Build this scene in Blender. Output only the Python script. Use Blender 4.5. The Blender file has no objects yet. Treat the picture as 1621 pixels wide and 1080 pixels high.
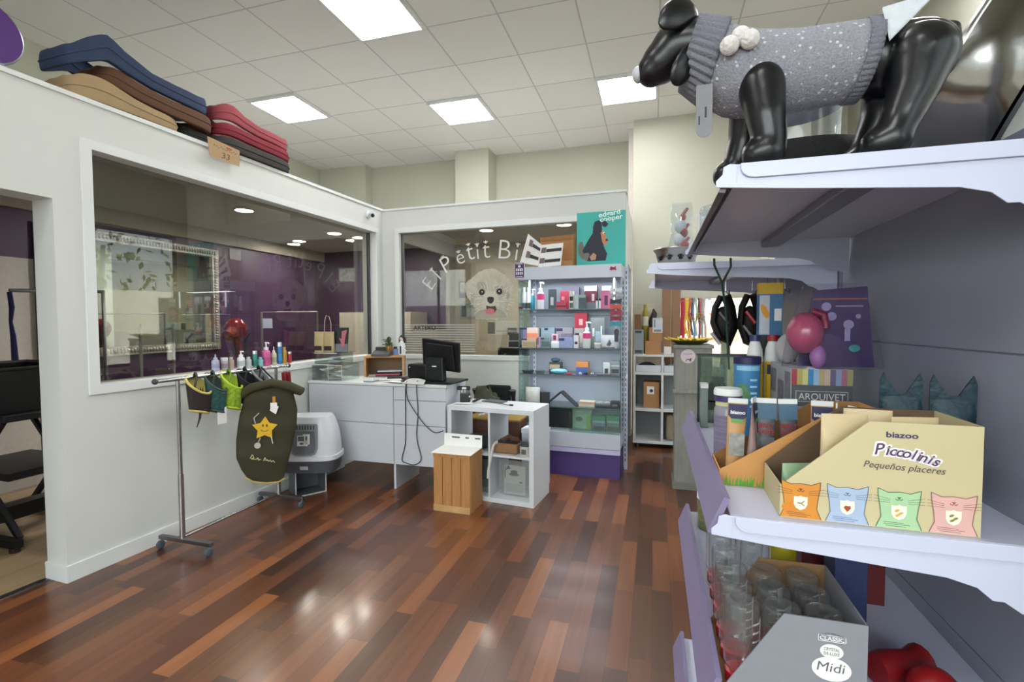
import bpy, bmesh, math, random
from mathutils import Vector, Matrix
random.seed(7)
scn = bpy.context.scene
COL = scn.collection
PI = math.pi

# ---------------------------------------------------------------- materials
def lin(h):
    h = h.lstrip('#')
    c = [int(h[i:i + 2], 16) / 255 for i in (0, 2, 4)]
    return tuple((x / 12.92 if x <= .04045 else ((x + .055) / 1.055) ** 2.4) for x in c) + (1,)

def new_mat(name):
    m = bpy.data.materials.new(name)
    m.use_nodes = True
    nt = m.node_tree
    b = nt.nodes['Principled BSDF']
    return m, nt, b

_mc = {}
def mat(col, rough=.5, metal=0, vary=.06, scale=30, coat=0, bump=0, emit=0, spec=.5, stretch=None, name=None):
    """plain surface with a little noise in its colour and, if asked, its relief"""
    key = (col, rough, metal, vary, scale, coat, bump, emit, spec, stretch)
    if key in _mc: return _mc[key]
    m, nt, b = new_mat(name or 'surface_' + col.strip('#'))
    N, L = nt.nodes, nt.links
    tc = N.new('ShaderNodeTexCoord'); nz = N.new('ShaderNodeTexNoise')
    nz.inputs['Scale'].default_value = scale; nz.inputs['Detail'].default_value = 3
    src = tc.outputs['Object']
    if stretch:
        mp = N.new('ShaderNodeMapping'); mp.inputs['Scale'].default_value = stretch
        L.new(src, mp.inputs['Vector']); src = mp.outputs['Vector']
    L.new(src, nz.inputs['Vector'])
    c = lin(col)
    mx = N.new('ShaderNodeMix'); mx.data_type = 'RGBA'
    mx.inputs['A'].default_value = tuple(max(0, x * (1 - vary * 2)) for x in c[:3]) + (1,)
    mx.inputs['B'].default_value = tuple(min(1, x * (1 + vary * 2)) for x in c[:3]) + (1,)
    L.new(nz.outputs['Fac'], mx.inputs['Factor']); L.new(mx.outputs['Result'], b.inputs['Base Color'])
    b.inputs['Roughness'].default_value = rough; b.inputs['Metallic'].default_value = metal
    b.inputs['Coat Weight'].default_value = coat
    b.inputs['Specular IOR Level'].default_value = spec
    if bump:
        bp = N.new('ShaderNodeBump'); bp.inputs['Strength'].default_value = bump; bp.inputs['Distance'].default_value = .01
        L.new(nz.outputs['Fac'], bp.inputs['Height']); L.new(bp.outputs['Normal'], b.inputs['Normal'])
    if emit:
        b.inputs['Emission Color'].default_value = c; b.inputs['Emission Strength'].default_value = emit
    _mc[key] = m
    return m

def glass_mat(name, tint='#ffffff', refl=1.0, opacity=0.0, body='#ffffff', rough=0.0, ior=1.45, grain=14):
    """thin clear sheet: sees through, mirrors at grazing angles"""
    m = bpy.data.materials.new(name); m.use_nodes = True
    nt = m.node_tree; N, L = nt.nodes, nt.links
    N.remove(N['Principled BSDF'])
    out = N['Material Output']
    tr = N.new('ShaderNodeBsdfTransparent'); tr.inputs['Color'].default_value = lin(tint)
    gl = N.new('ShaderNodeBsdfGlossy'); gl.inputs['Roughness'].default_value = rough
    geo = N.new('ShaderNodeNewGeometry'); dt = N.new('ShaderNodeVectorMath'); dt.operation = 'DOT_PRODUCT'
    L.new(geo.outputs['Normal'], dt.inputs[0]); L.new(geo.outputs['Incoming'], dt.inputs[1])
    def mth(op, a, b):
        n = N.new('ShaderNodeMath'); n.operation = op; n.use_clamp = op == 'MULTIPLY'
        for i, v in enumerate((a, b)):
            if isinstance(v, (int, float)): n.inputs[i].default_value = v
            elif v is not None: L.new(v, n.inputs[i])
        return n.outputs[0]
    f0 = ((ior - 1) / (ior + 1)) ** 2          # Schlick, the same from both sides of the sheet
    sch = mth('ADD', mth('MULTIPLY', mth('POWER', mth('SUBTRACT', 1.0, mth('ABSOLUTE', dt.outputs['Value'], None)), 5.0), 1 - f0), f0)
    ml = type('o', (), {'outputs': [mth('MULTIPLY', sch, refl)]})
    base = tr
    if opacity:
        df = N.new('ShaderNodeBsdfDiffuse'); df.inputs['Color'].default_value = lin(body)
        nz = N.new('ShaderNodeTexNoise'); nz.inputs['Scale'].default_value = grain
        mm = N.new('ShaderNodeMath'); mm.operation = 'MULTIPLY'; mm.inputs[1].default_value = opacity * 2
        L.new(nz.outputs['Fac'], mm.inputs[0])
        m1 = N.new('ShaderNodeMixShader'); L.new(mm.outputs[0], m1.inputs[0])
        L.new(tr.outputs[0], m1.inputs[1]); L.new(df.outputs[0], m1.inputs[2]); base = m1
    mx = N.new('ShaderNodeMixShader')
    L.new(ml.outputs[0], mx.inputs[0]); L.new(base.outputs[0], mx.inputs[1]); L.new(gl.outputs[0], mx.inputs[2])
    L.new(mx.outputs[0], out.inputs['Surface'])
    return m

# ---------------------------------------------------------------- geometry
def frame(o, x, y):
    """matrix that lays local XY on a plane through o with axes x and y"""
    x = Vector(x).normalized(); y = Vector(y).normalized(); z = x.cross(y)
    m = Matrix.Identity(4)
    for i in range(3):
        m[i][0], m[i][1], m[i][2], m[i][3] = x[i], y[i], z[i], o[i]
    return m
def front(x, y, z):      # a plane facing -Y
    return frame((x, y, z), (1, 0, 0), (0, 0, 1))
def top(x, y, z, a=0):   # a plane facing up
    return frame((x, y, z), (math.cos(a), math.sin(a), 0), (-math.sin(a), math.cos(a), 0))
def leftface(x, y, z):   # a plane facing -X
    return frame((x, y, z), (0, -1, 0), (0, 0, 1))
def rightface(x, y, z):  # a plane facing +X
    return frame((x, y, z), (0, 1, 0), (0, 0, 1))
def rotm(rx=0, ry=0, rz=0, loc=(0, 0, 0)):
    return Matrix.Translation(loc) @ Matrix.Rotation(rz, 4, 'Z') @ Matrix.Rotation(ry, 4, 'Y') @ Matrix.Rotation(rx, 4, 'X')

I4 = Matrix.Identity(4)
_txt = {}
def text_geo(s, bold=0.0):
    k = (s, bold)
    if k in _txt: return _txt[k]
    cu = bpy.data.curves.new('lettering', 'FONT'); cu.body = s; cu.size = 1; cu.offset = bold; cu.resolution_u = 3
    ob = bpy.data.objects.new('lettering', cu); COL.objects.link(ob)
    dg = bpy.context.evaluated_depsgraph_get(); dg.update()
    me = bpy.data.meshes.new_from_object(ob.evaluated_get(dg))
    v = [tuple(x.co) for x in me.vertices]; f = [tuple(p.vertices) for p in me.polygons]
    bpy.data.objects.remove(ob); bpy.data.curves.remove(cu); bpy.data.meshes.remove(me)
    w0 = min(x[0] for x in v); w1 = max(x[0] for x in v); h0 = min(x[1] for x in v); h1 = max(x[1] for x in v)
    _txt[k] = (v, f, w0, w1, h0, h1)
    return _txt[k]

class MB:
    def __init__(s): s.bm = bmesh.new(); s.mi = 0
    def m(s, i): s.mi = i; return s
    def faces(s, V, F, M=I4):
        vs = [s.bm.verts.new(M @ Vector(v)) for v in V]
        for f in F:
            try: s.bm.faces.new([vs[i] for i in f]).material_index = s.mi
            except ValueError: pass
        return s
    def box(s, x0, x1, y0, y1, z0, z1, M=I4):
        V = [(x, y, z) for z in (z0, z1) for y in (y0, y1) for x in (x0, x1)]
        return s.faces(V, [(0, 2, 3, 1), (4, 5, 7, 6), (0, 1, 5, 4), (2, 6, 7, 3), (0, 4, 6, 2), (1, 3, 7, 5)], M)
    def cbox(s, c, d, M=I4):
        return s.box(c[0] - d[0] / 2, c[0] + d[0] / 2, c[1] - d[1] / 2, c[1] + d[1] / 2, c[2] - d[2] / 2, c[2] + d[2] / 2, M)
    def prism(s, P, h, M=I4):
        n = len(P)
        V = [(p[0], p[1], 0) for p in P] + [(p[0], p[1], h) for p in P]
        F = [tuple(range(n - 1, -1, -1)), tuple(range(n, 2 * n))] + [(i, (i + 1) % n, n + (i + 1) % n, n + i) for i in range(n)]
        return s.faces(V, F, M)
    def poly(s, P, M=I4, z=0):
        return s.faces([(p[0], p[1], z) for p in P], [tuple(range(len(P)))], M)
    def rect(s, x0, x1, y0, y1, M=I4, z=0):
        return s.poly([(x0, y0), (x1, y0), (x1, y1), (x0, y1)], M, z)
    def ell(s, cx, cy, rx, ry, M=I4, z=0, n=24, a=0):
        ca, sa = math.cos(a), math.sin(a)
        return s.poly([(cx + rx * math.cos(t) * ca - ry * math.sin(t) * sa, cy + rx * math.cos(t) * sa + ry * math.sin(t) * ca)
                       for t in (2 * PI * i / n for i in range(n))], M, z)
    def lathe(s, prof, seg=20, M=I4, sx=1, sy=1, caps=True):
        V = []; F = []
        for r, z in prof:
            for i in range(seg):
                t = 2 * PI * i / seg; V.append((r * math.cos(t) * sx, r * math.sin(t) * sy, z))
        for k in range(len(prof) - 1):
            for i in range(seg):
                j = (i + 1) % seg
                F.append((k * seg + i, k * seg + j, (k + 1) * seg + j, (k + 1) * seg + i))
        if caps and prof[0][0] > 1e-6: F.append(tuple(range(seg - 1, -1, -1)))
        if caps and prof[-1][0] > 1e-6: F.append(tuple((len(prof) - 1) * seg + i for i in range(seg)))
        s.faces(V, F, M)
        return s
    def sph(s, c, r, M=I4, seg=16, ring=10):
        rx, ry, rz = r if hasattr(r, '__len__') else (r, r, r)
        prof = [(max(1e-5, math.sin(PI * k / ring)), -math.cos(PI * k / ring)) for k in range(ring + 1)]
        return s.lathe(prof, seg, M @ Matrix.Translation(c) @ Matrix.Diagonal((rx, ry, rz, 1)))
    def tube(s, P, r, seg=8, M=I4, closed=False, flat=1.0):
        P = [Vector(p) for p in P]; n = len(P)
        R = r if hasattr(r, '__len__') else [r] * n
        V = []; up = None
        for i in range(n):
            if closed: d = P[(i + 1) % n] - P[i - 1]
            else: d = P[min(i + 1, n - 1)] - P[max(i - 1, 0)]
            d = d.normalized() if d.length > 1e-9 else Vector((0, 0, 1))
            if up is None: up = Vector((0, 0, 1)) if abs(d.z) < .9 else Vector((1, 0, 0))
            a = (up - d * up.dot(d)); a = a.normalized() if a.length > 1e-6 else d.orthogonal().normalized()
            b = d.cross(a); up = a
            for k in range(seg):
                t = 2 * PI * k / seg
                V.append(P[i] + a * (R[i] * math.cos(t)) + b * (R[i] * flat * math.sin(t)))
        F = []
        for i in range(n if closed else n - 1):
            i2 = (i + 1) % n
            for k in range(seg):
                k2 = (k + 1) % seg
                F.append((i * seg + k, i * seg + k2, i2 * seg + k2, i2 * seg + k))
        if not closed:
            F.append(tuple(range(seg - 1, -1, -1))); F.append(tuple((n - 1) * seg + k for k in range(seg)))
        return s.faces(V, F, M)
    def grid(s, fn, nu, nv, M=I4, wrap=False):
        V = [fn(u / (nu - 1) if not wrap else u / nu, v / (nv - 1)) for v in range(nv) for u in range(nu)]
        F = []
        for v in range(nv - 1):
            for u in range(nu if wrap else nu - 1):
                u2 = (u + 1) % nu
                F.append((v * nu + u, v * nu + u2, (v + 1) * nu + u2, (v + 1) * nu + u))
        return s.faces(V, F, M)
    def text(s, t, M=I4, h=.05, align='c', bold=0.0, shear=0.0, width=None, z=0):
        """lettering of cap height h (roughly), baseline at the frame's origin"""
        v, f, w0, w1, h0, h1 = text_geo(t, bold)
        k = h / .7; kx = k if width is None else width / (w1 - w0)
        ox = {'c': (w0 + w1) / 2, 'l': w0, 'r': w1}[align]
        return s.faces([((x - ox) * kx + shear * y * k, y * k, z) for x, y, _ in v], f, M)
    def arc_text(s, t, M, h, R, a0, step, bold=0.0, shear=0, z=0, adv=None):
        a = a0
        for ch in t:
            if ch != ' ':
                v, f, w0, w1, _, _ = text_geo(ch, bold); k = h / .7
                m2 = M @ Matrix.Rotation(a - PI / 2, 4, 'Z'); m2 = m2 @ Matrix.Translation((0, R, 0))
                s.faces([((x - (w0 + w1) / 2) * k + shear * y * k, y * k, z) for x, y, _ in v], f, m2)
            a -= step * (adv.get(ch, 1) if adv else 1)
        return s
    def build(s, name, mats, parent=None, loc=(0, 0, 0), rz=0, smooth=False, bevel=0, sub=0, solid=0, label=None, seg=2, weld=False):
        if not isinstance(mats, (list, tuple)): mats = [mats]
        if weld or sub: bmesh.ops.remove_doubles(s.bm, verts=s.bm.verts, dist=1e-5)
        bmesh.ops.recalc_face_normals(s.bm, faces=s.bm.faces)
        if smooth:
            for f in s.bm.faces: f.smooth = True
            for e in s.bm.edges:
                if len(e.link_faces) == 2 and e.calc_face_angle(0) > .7: e.smooth = False
        me = bpy.data.meshes.new(name); s.bm.to_mesh(me); s.bm.free()
        for x in mats: me.materials.append(x)
        o = bpy.data.objects.new(name, me); COL.objects.link(o)
        o.location = loc; o.rotation_euler = (0, 0, rz)
        if parent: o.parent = parent
        if solid:
            d = o.modifiers.new('thickness', 'SOLIDIFY'); d.thickness = solid; d.offset = 0
        if bevel:
            d = o.modifiers.new('bevel', 'BEVEL'); d.width = bevel; d.segments = seg; d.limit_method = 'ANGLE'; d.angle_limit = .6
        if sub:
            d = o.modifiers.new('smooth', 'SUBSURF'); d.levels = sub; d.render_levels = sub
        if label: o['label'] = label
        return o

def thing(name, label, cat, loc=(0, 0, 0), rz=0, group=None):
    o = bpy.data.objects.new(name, None); COL.objects.link(o)
    o.empty_display_size = .05
    o.location = loc; o.rotation_euler = (0, 0, rz); o['label'] = label; o['category'] = cat
    if group: o['group'] = group
    return o
def tag(o, label, cat, group=None):
    o['label'] = label; o['category'] = cat
    if group: o['group'] = group
    return o
def struct(o): o['kind'] = 'structure'; return o
def stuff(o): o['kind'] = 'stuff'; return o
def dup(root, loc, rz=None, label=None):
    r = root.copy(); COL.objects.link(r); r.location = loc
    if rz is not None: r.rotation_euler = (0, 0, rz)
    if label: r['label'] = label
    for ch in list(root.children):
        c = ch.copy(); COL.objects.link(c); c.parent = r
        for g in list(ch.children):
            d = g.copy(); COL.objects.link(d); d.parent = c
    return r

# ---------------------------------------------------------------- shared surfaces
WHITE = mat('#d9dcdb', .45, vary=.02, scale=3)
WALLW = mat('#cfd1cd', .6, vary=.025, scale=2.5, name='painted_partition')
WALLB = mat('#c2c2b3', .8, vary=.03, scale=2, name='cream_wall')
GREYW = mat('#b3b2ad', .8, vary=.03, scale=2)
PURPLE = mat('#3d1f44', .45, vary=.08, scale=2, name='purple_wall')
BEIGEW = mat('#a79c8a', .8, vary=.04, scale=2)
METALW = mat('#c3c7dc', .32, vary=.02, scale=5, name='powder_coated_steel')
METALG = mat('#6d6f7c', .3, vary=.05, scale=4, name='grey_steel_panel')
LILAC = mat('#807799', .42, vary=.05, scale=10, name='lilac_plastic')
DPURP = mat('#3a2a66', .4, vary=.04, scale=5)
CHROME = mat('#cfcfd2', .16, 1, vary=.02)
STEEL = mat('#8e9095', .3, 1, vary=.05)
BLACK = mat('#0d0d10', .4, vary=.1)
BLACKF = mat('#121214', .85, vary=.2, scale=200, bump=.2)
DGREY = mat('#3c3e43', .5, vary=.06)
GREY = mat('#7d8086', .5, vary=.05)
LGREY = mat('#b9bcc0', .5, vary=.04)
PAPER = mat('#e6e6e2', .7, vary=.02)
CARD = mat('#a87b52', .8, vary=.06, scale=18, stretch=(1, 1, 6), name='cardboard')
CARDD = mat('#7d5a3b', .85, vary=.08, scale=18)
WOODL = mat('#b5824d', .5, vary=.18, scale=9, stretch=(8, 8, .7), name='pine')
INK = mat('#22223a', .6, vary=.03)
PINK = mat('#d83f7f', .4, vary=.03)
RED = mat('#a31624', .4, vary=.05)
TEAL = mat('#38a8a0', .55, vary=.03, scale=4)
CLEAR = glass_mat('clear_plastic', '#f4f8fa', .9, .05)
CLEARB = glass_mat('crisp_clear_bag', '#eef2f2', 1.6, .09)
PANE = glass_mat('window_pane', '#dadbd6', 2.4)
SHELFG = glass_mat('shelf_glass', '#dfeee8', 1.2)

# ================================================================ THE SETTING
A = math.radians(-2.655)      # the partitions stand slightly askew to the building
B = math.radians(-1.15)
WX = -3.257                   # face of the left partition in its own frame
P0, P1 = WX - .18, WX
CH = 4.034                    # shop ceiling height
CORX, CORY = -3.029, 4.989    # corner where the two partitions meet

def floor_mat(name, cols, pw, pl, rough, coat):
    m, nt, b = new_mat(name); N, L = nt.nodes, nt.links
    geo = N.new('ShaderNodeNewGeometry'); sp = N.new('ShaderNodeSeparateXYZ'); L.new(geo.outputs['Position'], sp.inputs[0])
    def math_(op, a, b_=None):
        n = N.new('ShaderNodeMath'); n.operation = op
        for i, v in enumerate((a, b_)):
            if v is None: continue
            if isinstance(v, (int, float)): n.inputs[i].default_value = v
            else: L.new(v, n.inputs[i])
        return n.outputs[0]
    u = math_('DIVIDE', sp.outputs['X'], pw); row = math_('FLOOR', u)
    w1 = N.new('ShaderNodeTexWhiteNoise'); w1.noise_dimensions = '1D'; L.new(row, w1.inputs['W'])
    v = math_('ADD', math_('DIVIDE', sp.outputs['Y'], pl), math_('MULTIPLY', w1.outputs['Value'], 9.7)); idn = math_('FLOOR', v)
    cb = N.new('ShaderNodeCombineXYZ'); L.new(row, cb.inputs[0]); L.new(idn, cb.inputs[1])
    w2 = N.new('ShaderNodeTexWhiteNoise'); w2.noise_dimensions = '2D'; L.new(cb.outputs[0], w2.inputs['Vector'])
    rp = N.new('ShaderNodeValToRGB'); rp.color_ramp.interpolation = 'LINEAR'
    e = rp.color_ramp.elements
    for i, c in enumerate(cols):
        p = i / (len(cols) - 1)
        x = e[0] if i == 0 else (e[len(e) - 1] if i == len(cols) - 1 else e.new(p))
        x.position = p; x.color = lin(c)
    L.new(w2.outputs['Value'], rp.inputs[0])
    mp = N.new('ShaderNodeMapping'); mp.inputs['Scale'].default_value = (34, 2.2, 1); L.new(geo.outputs['Position'], mp.inputs['Vector'])
    ad = N.new('ShaderNodeVectorMath'); ad.operation = 'ADD'; L.new(mp.outputs[0], ad.inputs[0]); L.new(w2.outputs['Color'], ad.inputs[1])
    nz = N.new('ShaderNodeTexNoise'); nz.inputs['Scale'].default_value = 1; nz.inputs['Detail'].default_value = 6; L.new(ad.outputs[0], nz.inputs['Vector'])
    gr = math_('ADD', math_('MULTIPLY', nz.outputs['Fac'], .7), .65)
    fu = math_('FRACT', u); fv = math_('FRACT', v)
    e1 = math_('GREATER_THAN', math_('ABSOLUTE', math_('SUBTRACT', fu, .5)), .5 - .0012 / pw)
    e2 = math_('GREATER_THAN', math_('ABSOLUTE', math_('SUBTRACT', fv, .5)), .5 - .0012 / pl)
    dk = math_('SUBTRACT', 1, math_('MULTIPLY', math_('MAXIMUM', e1, e2), .45))
    tot = math_('MULTIPLY', gr, dk)
    vm = N.new('ShaderNodeVectorMath'); vm.operation = 'SCALE'; L.new(rp.outputs[0], vm.inputs[0]); L.new(tot, vm.inputs['Scale'])
    L.new(vm.outputs[0], b.inputs['Base Color'])
    b.inputs['Roughness'].default_value = rough; b.inputs['Coat Weight'].default_value = coat; b.inputs['Coat Roughness'].default_value = .12
    return m
FLOOR = floor_mat('dark_strip_parquet', ['#342119', '#724229', '#492c20', '#5e3824', '#8e5833', '#3c251d', '#75472d'], .096, .62, .3, .18)
FLOORG = floor_mat('pale_laminate', ['#8d7a60', '#a08b6c', '#7c6a52', '#97835f'], .19, 1.2, .5, 0)

def ceil_mat():
    m, nt, b = new_mat('ceiling_tiles'); N, L = nt.nodes, nt.links
    geo = N.new('ShaderNodeNewGeometry'); sp = N.new('ShaderNodeSeparateXYZ'); L.new(geo.outputs['Position'], sp.inputs[0])
    def math_(op, a, b_=None):
        n = N.new('ShaderNodeMath'); n.operation = op
        for i, v in enumerate((a, b_)):
            if v is None: continue
            if isinstance(v, (int, float)): n.inputs[i].default_value = v
            else: L.new(v, n.inputs[i])
        return n.outputs[0]
    u = math_('DIVIDE', math_('ADD', sp.outputs['X'], 2.576), .65); v = math_('DIVIDE', math_('SUBTRACT', sp.outputs['Y'], 5.231), .65)
    ln = math_('MAXIMUM', *[math_('GREATER_THAN', math_('ABSOLUTE', math_('SUBTRACT', math_('FRACT', q), .5)), .489) for q in (u, v)])
    cb = N.new('ShaderNodeCombineXYZ'); L.new(math_('FLOOR', u), cb.inputs[0]); L.new(math_('FLOOR', v), cb.inputs[1])
    w = N.new('ShaderNodeTexWhiteNoise'); w.noise_dimensions = '2D'; L.new(cb.outputs[0], w.inputs['Vector'])
    val = math_('SUBTRACT', math_('ADD', .93, math_('MULTIPLY', w.outputs['Value'], .06)), math_('MULTIPLY', ln, .3))
    vm = N.new('ShaderNodeVectorMath'); vm.operation = 'SCALE'; vm.inputs[0].default_value = lin('#eae9e5')[:3]; L.new(val, vm.inputs['Scale'])
    L.new(vm.outputs[0], b.inputs['Base Color']); b.inputs['Roughness'].default_value = .9
    return m
CEIL = ceil_mat()

xe = lambda y: WX - .155 + .0464 * y
struct(MB().prism([(xe(-2.8), -2.8), (2.15, -2.7), (2.15, 8.6), (xe(8.6), 8.6)], -.06).build('floor', FLOOR))
struct(MB().prism([(-5.6, -.3), (xe(-.3), -.3), (xe(7.3), 7.3), (-5.6, 7.3)], -.06).build('floor_grooming', FLOORG))
struct(MB().box(P0 + .002, P0 + .045, .75, 1.69, 0, .006).build('trim_1', STEEL, rz=A))
struct(MB().box(-5.6, 2.25, -2.8, 8.7, CH, CH + .1).build('ceiling', CEIL))
struct(MB().box(-5.56, -5.449, -2.7, 7.3, 0, CH).build('wall_left', WALLB))
struct(MB().box(-5.449, -.29, 7.2, 7.32, 0, CH).build('wall_back', WALLB))
struct(MB().box(-5.449, -4.55, 7.0, 7.2, 2.78, CH).build('trim_2', WALLB))
struct(MB().box(-2.9, -2.37, 6.84, 7.2, 2.78, CH).build('trim_3', WALLB))
# the block at the back right, with the opening towards the bright next room
bl = MB(); ang = math.radians(-5)
bl.box(-.276, .26, 6.47, 6.75, 0, CH).box(.26, 1.25, 6.47, 6.75, 1.76, CH).box(1.25, 2.1, 6.47, 6.75, 0, CH)
struct(bl.build('wall_right_back', WALLB))
struct(MB().box(1.22, 1.62, 6.05, 6.47, 0, CH).build('trim_4', mat('#d8d4c6', .8)))
struct(MB().box(-.285, 2.2, 8.5, 8.6, 0, CH).build('wall_far', mat('#eadcd8', .8, name='pale_pink_wall')))
struct(MB().box(-.35, -.285, 6.75, 8.5, 0, CH).build('wall_far_left', mat('#e2d9d4', .8)))
# street side: glazed front on the right and behind the camera
fr_ = MB(); X0, X1 = 2.1, 2.22
fr_.box(X0, X1, -2.7, 8.6, 0, .75).box(X0, X1, -2.7, 8.6, 3.0, CH)
for a_, b_ in ((-2.7, -1.9), (.6, .85), (3.0, 3.25), (6.2, 6.95), (8.3, 8.6)): fr_.box(X0, X1, a_, b_, .75, 3.0)
struct(fr_.build('wall_right', WALLB))
k = 1
for a_, b_ in ((-1.9, .6), (.85, 3.0), (3.25, 6.2), (6.95, 8.3)):
    w = struct(MB().box(X0 + .05, X0 + .09, a_, a_ + .05, .75, 3).box(X0 + .05, X0 + .09, b_ - .05, b_, .75, 3)
               .box(X0 + .05, X0 + .09, a_ + .05, b_ - .05, .75, .8).box(X0 + .05, X0 + .09, a_ + .05, b_ - .05, 2.95, 3).build('window_%d' % k, DGREY)); k += 1
    MB().box(X0 + .066, X0 + .072, a_ + .05, b_ - .05, .8, 2.95).build('pane', PANE, w)
rb = MB(); rb.box(-5.6, -3.2, -2.8, -2.68, 0, CH).box(-3.2, 1.8, -2.8, -2.68, 3.0, CH).box(1.8, 2.22, -2.8, -2.68, 0, CH).box(-3.2, 1.8, -2.8, -2.68, 0, .3)
struct(rb.build('wall_front', WALLB))
w = struct(MB().box(-3.2, -3.14, -2.76, -2.7, .3, 3).box(1.74, 1.8, -2.76, -2.7, .3, 3).box(-.75, -.69, -2.76, -2.7, .3, 3).box(-3.14, 1.74, -2.76, -2.7, .3, .36).box(-3.14, 1.74, -2.76, -2.7, 2.94, 3).build('window_%d' % k, DGREY)); k += 1
MB().box(-3.14, 1.74, -2.735, -2.728, .36, 2.94).build('pane', PANE, w)
# street outside
struct(MB().box(2.3, 16, -14, 20, -.2, -.1).box(-12, 2.3, -14, -2.9, -.2, -.1).build('ground_street', mat('#8f8c86', .9, scale=2)))

# ---- left partition with doorway and long window (own frame, turned by A)
DY0, DY1, DZ = .75, 1.711, 2.155
WY0, WY1, WZ0, WZ1 = 1.902, 4.708, 1.103, 2.481
PT = 2.745
lp = MB()
lp.box(P0, P1, -2.6, DY0, 0, PT).box(P0, P1, DY0, DY1, DZ, PT).box(P0, P1, DY1, WY0, 0, PT)
lp.box(P0, P1, WY0, WY1, 0, WZ0).box(P0, P1, WY0, WY1, WZ1, PT).box(P0, P1, WY1, 4.96, 0, PT)
struct(lp.build('wall_partition_left', WALLW, rz=A))
struct(MB().box(P0 - .012, P1 + .012, -2.6, 4.855, PT, PT + .026).build('trim_5', WHITE, rz=A))
def picture_frame(y0, y1, z0, z1, w, f0, f1):
    return MB().box(f0, f1, y0 - w, y1 + w, z1, z1 + w).box(f0, f1, y0 - w, y1 + w, z0 - w, z0).box(f0, f1, y0 - w, y0, z0, z1).box(f0, f1, y1, y1 + w, z0, z1)
wl = picture_frame(WY0, WY1, WZ0, WZ1, .055, P1 - .0, P1 + .014)
wl.box(P0, P1, WY0, WY0 + .002, WZ0, WZ1)
w = struct(wl.build('window_%d' % k, WHITE, rz=A, bevel=.003)); k += 1
jb = MB().box(P1 - .105, P1 - .075, WY1 - .03, WY1 - .005, WZ0, WZ1).box(P1 - .105, P1 - .075, WY0, WY0 + .012, WZ0, WZ1)
jb.build('glazing_bead', DGREY, w)
MB().box(P1 - .094, P1 - .088, WY0, 2.955, WZ0, WZ1).build('pane', PANE, w)
MB().box(P1 - .094, P1 - .088, 2.96, WY1, WZ0, WZ1).build('pane', PANE, w)
struct(MB().box(P1, P1 + .013, DY1 - .1 + .1, 4.83, 0, .097).box(P0, P1 + .013, DY1 - .013, DY1, 0, .097).build('baseboard_left', WHITE, rz=A, bevel=.002))

# ---- back partition (own frame, turned by B about the corner)
BW0, BW1, BZ0, BZ1 = .219, 2.45, 1.10, 2.484
BL = 2.745
bp_ = MB()
bp_.box(0, BW0, 0, .1, 0, PT).box(BW0, BW1, 0, .1, 0, BZ0).box(BW0, BW1, 0, .1, BZ1, PT).box(BW1, BL, 0, .1, 0, PT)
struct(bp_.build('wall_partition_back', mat('#cbccc8', .6, vary=.025, scale=2.5), loc=(CORX, CORY, 0), rz=B))
struct(MB().box(-.02, BL + .012, -.012, .112, PT, PT + .022).build('trim_6', WHITE, loc=(CORX, CORY, 0), rz=B))
wb = MB()
for q in ((BW0 - .055, BW1 + .055, BZ1, BZ1 + .06), (BW0 - .055, BW1 + .055, BZ0 - .05, BZ0), (BW0 - .055, BW0, BZ0, BZ1), (BW1, BW1 + .055, BZ0, BZ1)):
    wb.box(q[0], q[1], -.014, 0, q[2], q[3])
w = struct(wb.build('window_%d' % k, WHITE, loc=(CORX, CORY, 0), rz=B, bevel=.003)); k += 1
MB().box(BW0, BW0 + .014, .04, .07, BZ0, BZ1).build('glazing_bead', DGREY, w)
MB().box(BW0, BW1, .052, .058, BZ0, BZ1).build('pane', PANE, w)
# return wall running back from the end of the back partition
rw = MB().box(-.345, -.285, 5.08, 6.47, 2.1, PT).box(-.345, -.285, 5.08, 5.45, 0, 2.1).box(-.345, -.285, 6.3, 6.47, 0, 2.1)
struct(rw.build('wall_return', WHITE))
struct(MB().box(-.335, -.31, 5.45, 6.3, 0, 2.1).build('door_1', mat('#8d8a84', .6)))

# ---- rooms behind the partitions
struct(MB().box(-5.449, -3.24, -.2, 7.2, 2.64, 2.7).box(-3.24, -.35, 5.12, 7.2, 2.64, 2.7).build('ceiling_rooms', mat('#b4b2ae', .85, vary=.03)))
GW = -5.40
g = MB(); g.box(-5.448, GW, 3.0, 7.1, 0, 2.48).box(-5.448, GW, -.2, 3.0, 2.05, 2.48)
struct(g.build('wall_groom_left', PURPLE))
struct(MB().box(-5.448, GW - .002, -.2, 3.0, 0, 2.05).build('wall_groom_pale', mat('#bdb7b0', .75)))
struct(MB().box(-5.448, GW + .05, -.2, 7.1, 2.48, 2.64).build('trim_7', mat('#9d968b', .8)))
struct(MB().box(GW, GW + .014, -.2, 7.0, 0, .1).build('baseboard_groom', mat('#a9a59f', .6)))
struct(MB().box(-5.448, -2.96, 6.98, 7.1, 0, 2.64).build('wall_groom_back', PURPLE))
struct(MB().box(-5.448, -3.4, -.32, -.2, 0, 2.7).build('wall_groom_front', mat('#bdb7b0', .75)))
struct(MB().box(-2.96, -.35, 6.9, 7.05, 0, 2.64).build('wall_reception_back', BEIGEW))
# dividing partition carried on behind the corner: low grey wall, opening, white jamb
dv = MB().box(-3.02, -2.94, 5.12, 6.98, 0, 1.35).box(-3.02, -2.94, 6.72, 6.98, 1.35, 2.64).box(-3.02, -2.94, 5.12, 6.72, 2.46, 2.64)
struct(dv.build('wall_divider', mat('#8f8a84', .75)))
w = struct(MB().box(-2.95, -2.915, 6.62, 6.72, 1.35, 2.46).box(-2.95, -2.915, 5.12, 6.62, 2.43, 2.46).build('window_%d' % k, mat('#8d877f', .6))); k += 1

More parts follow.
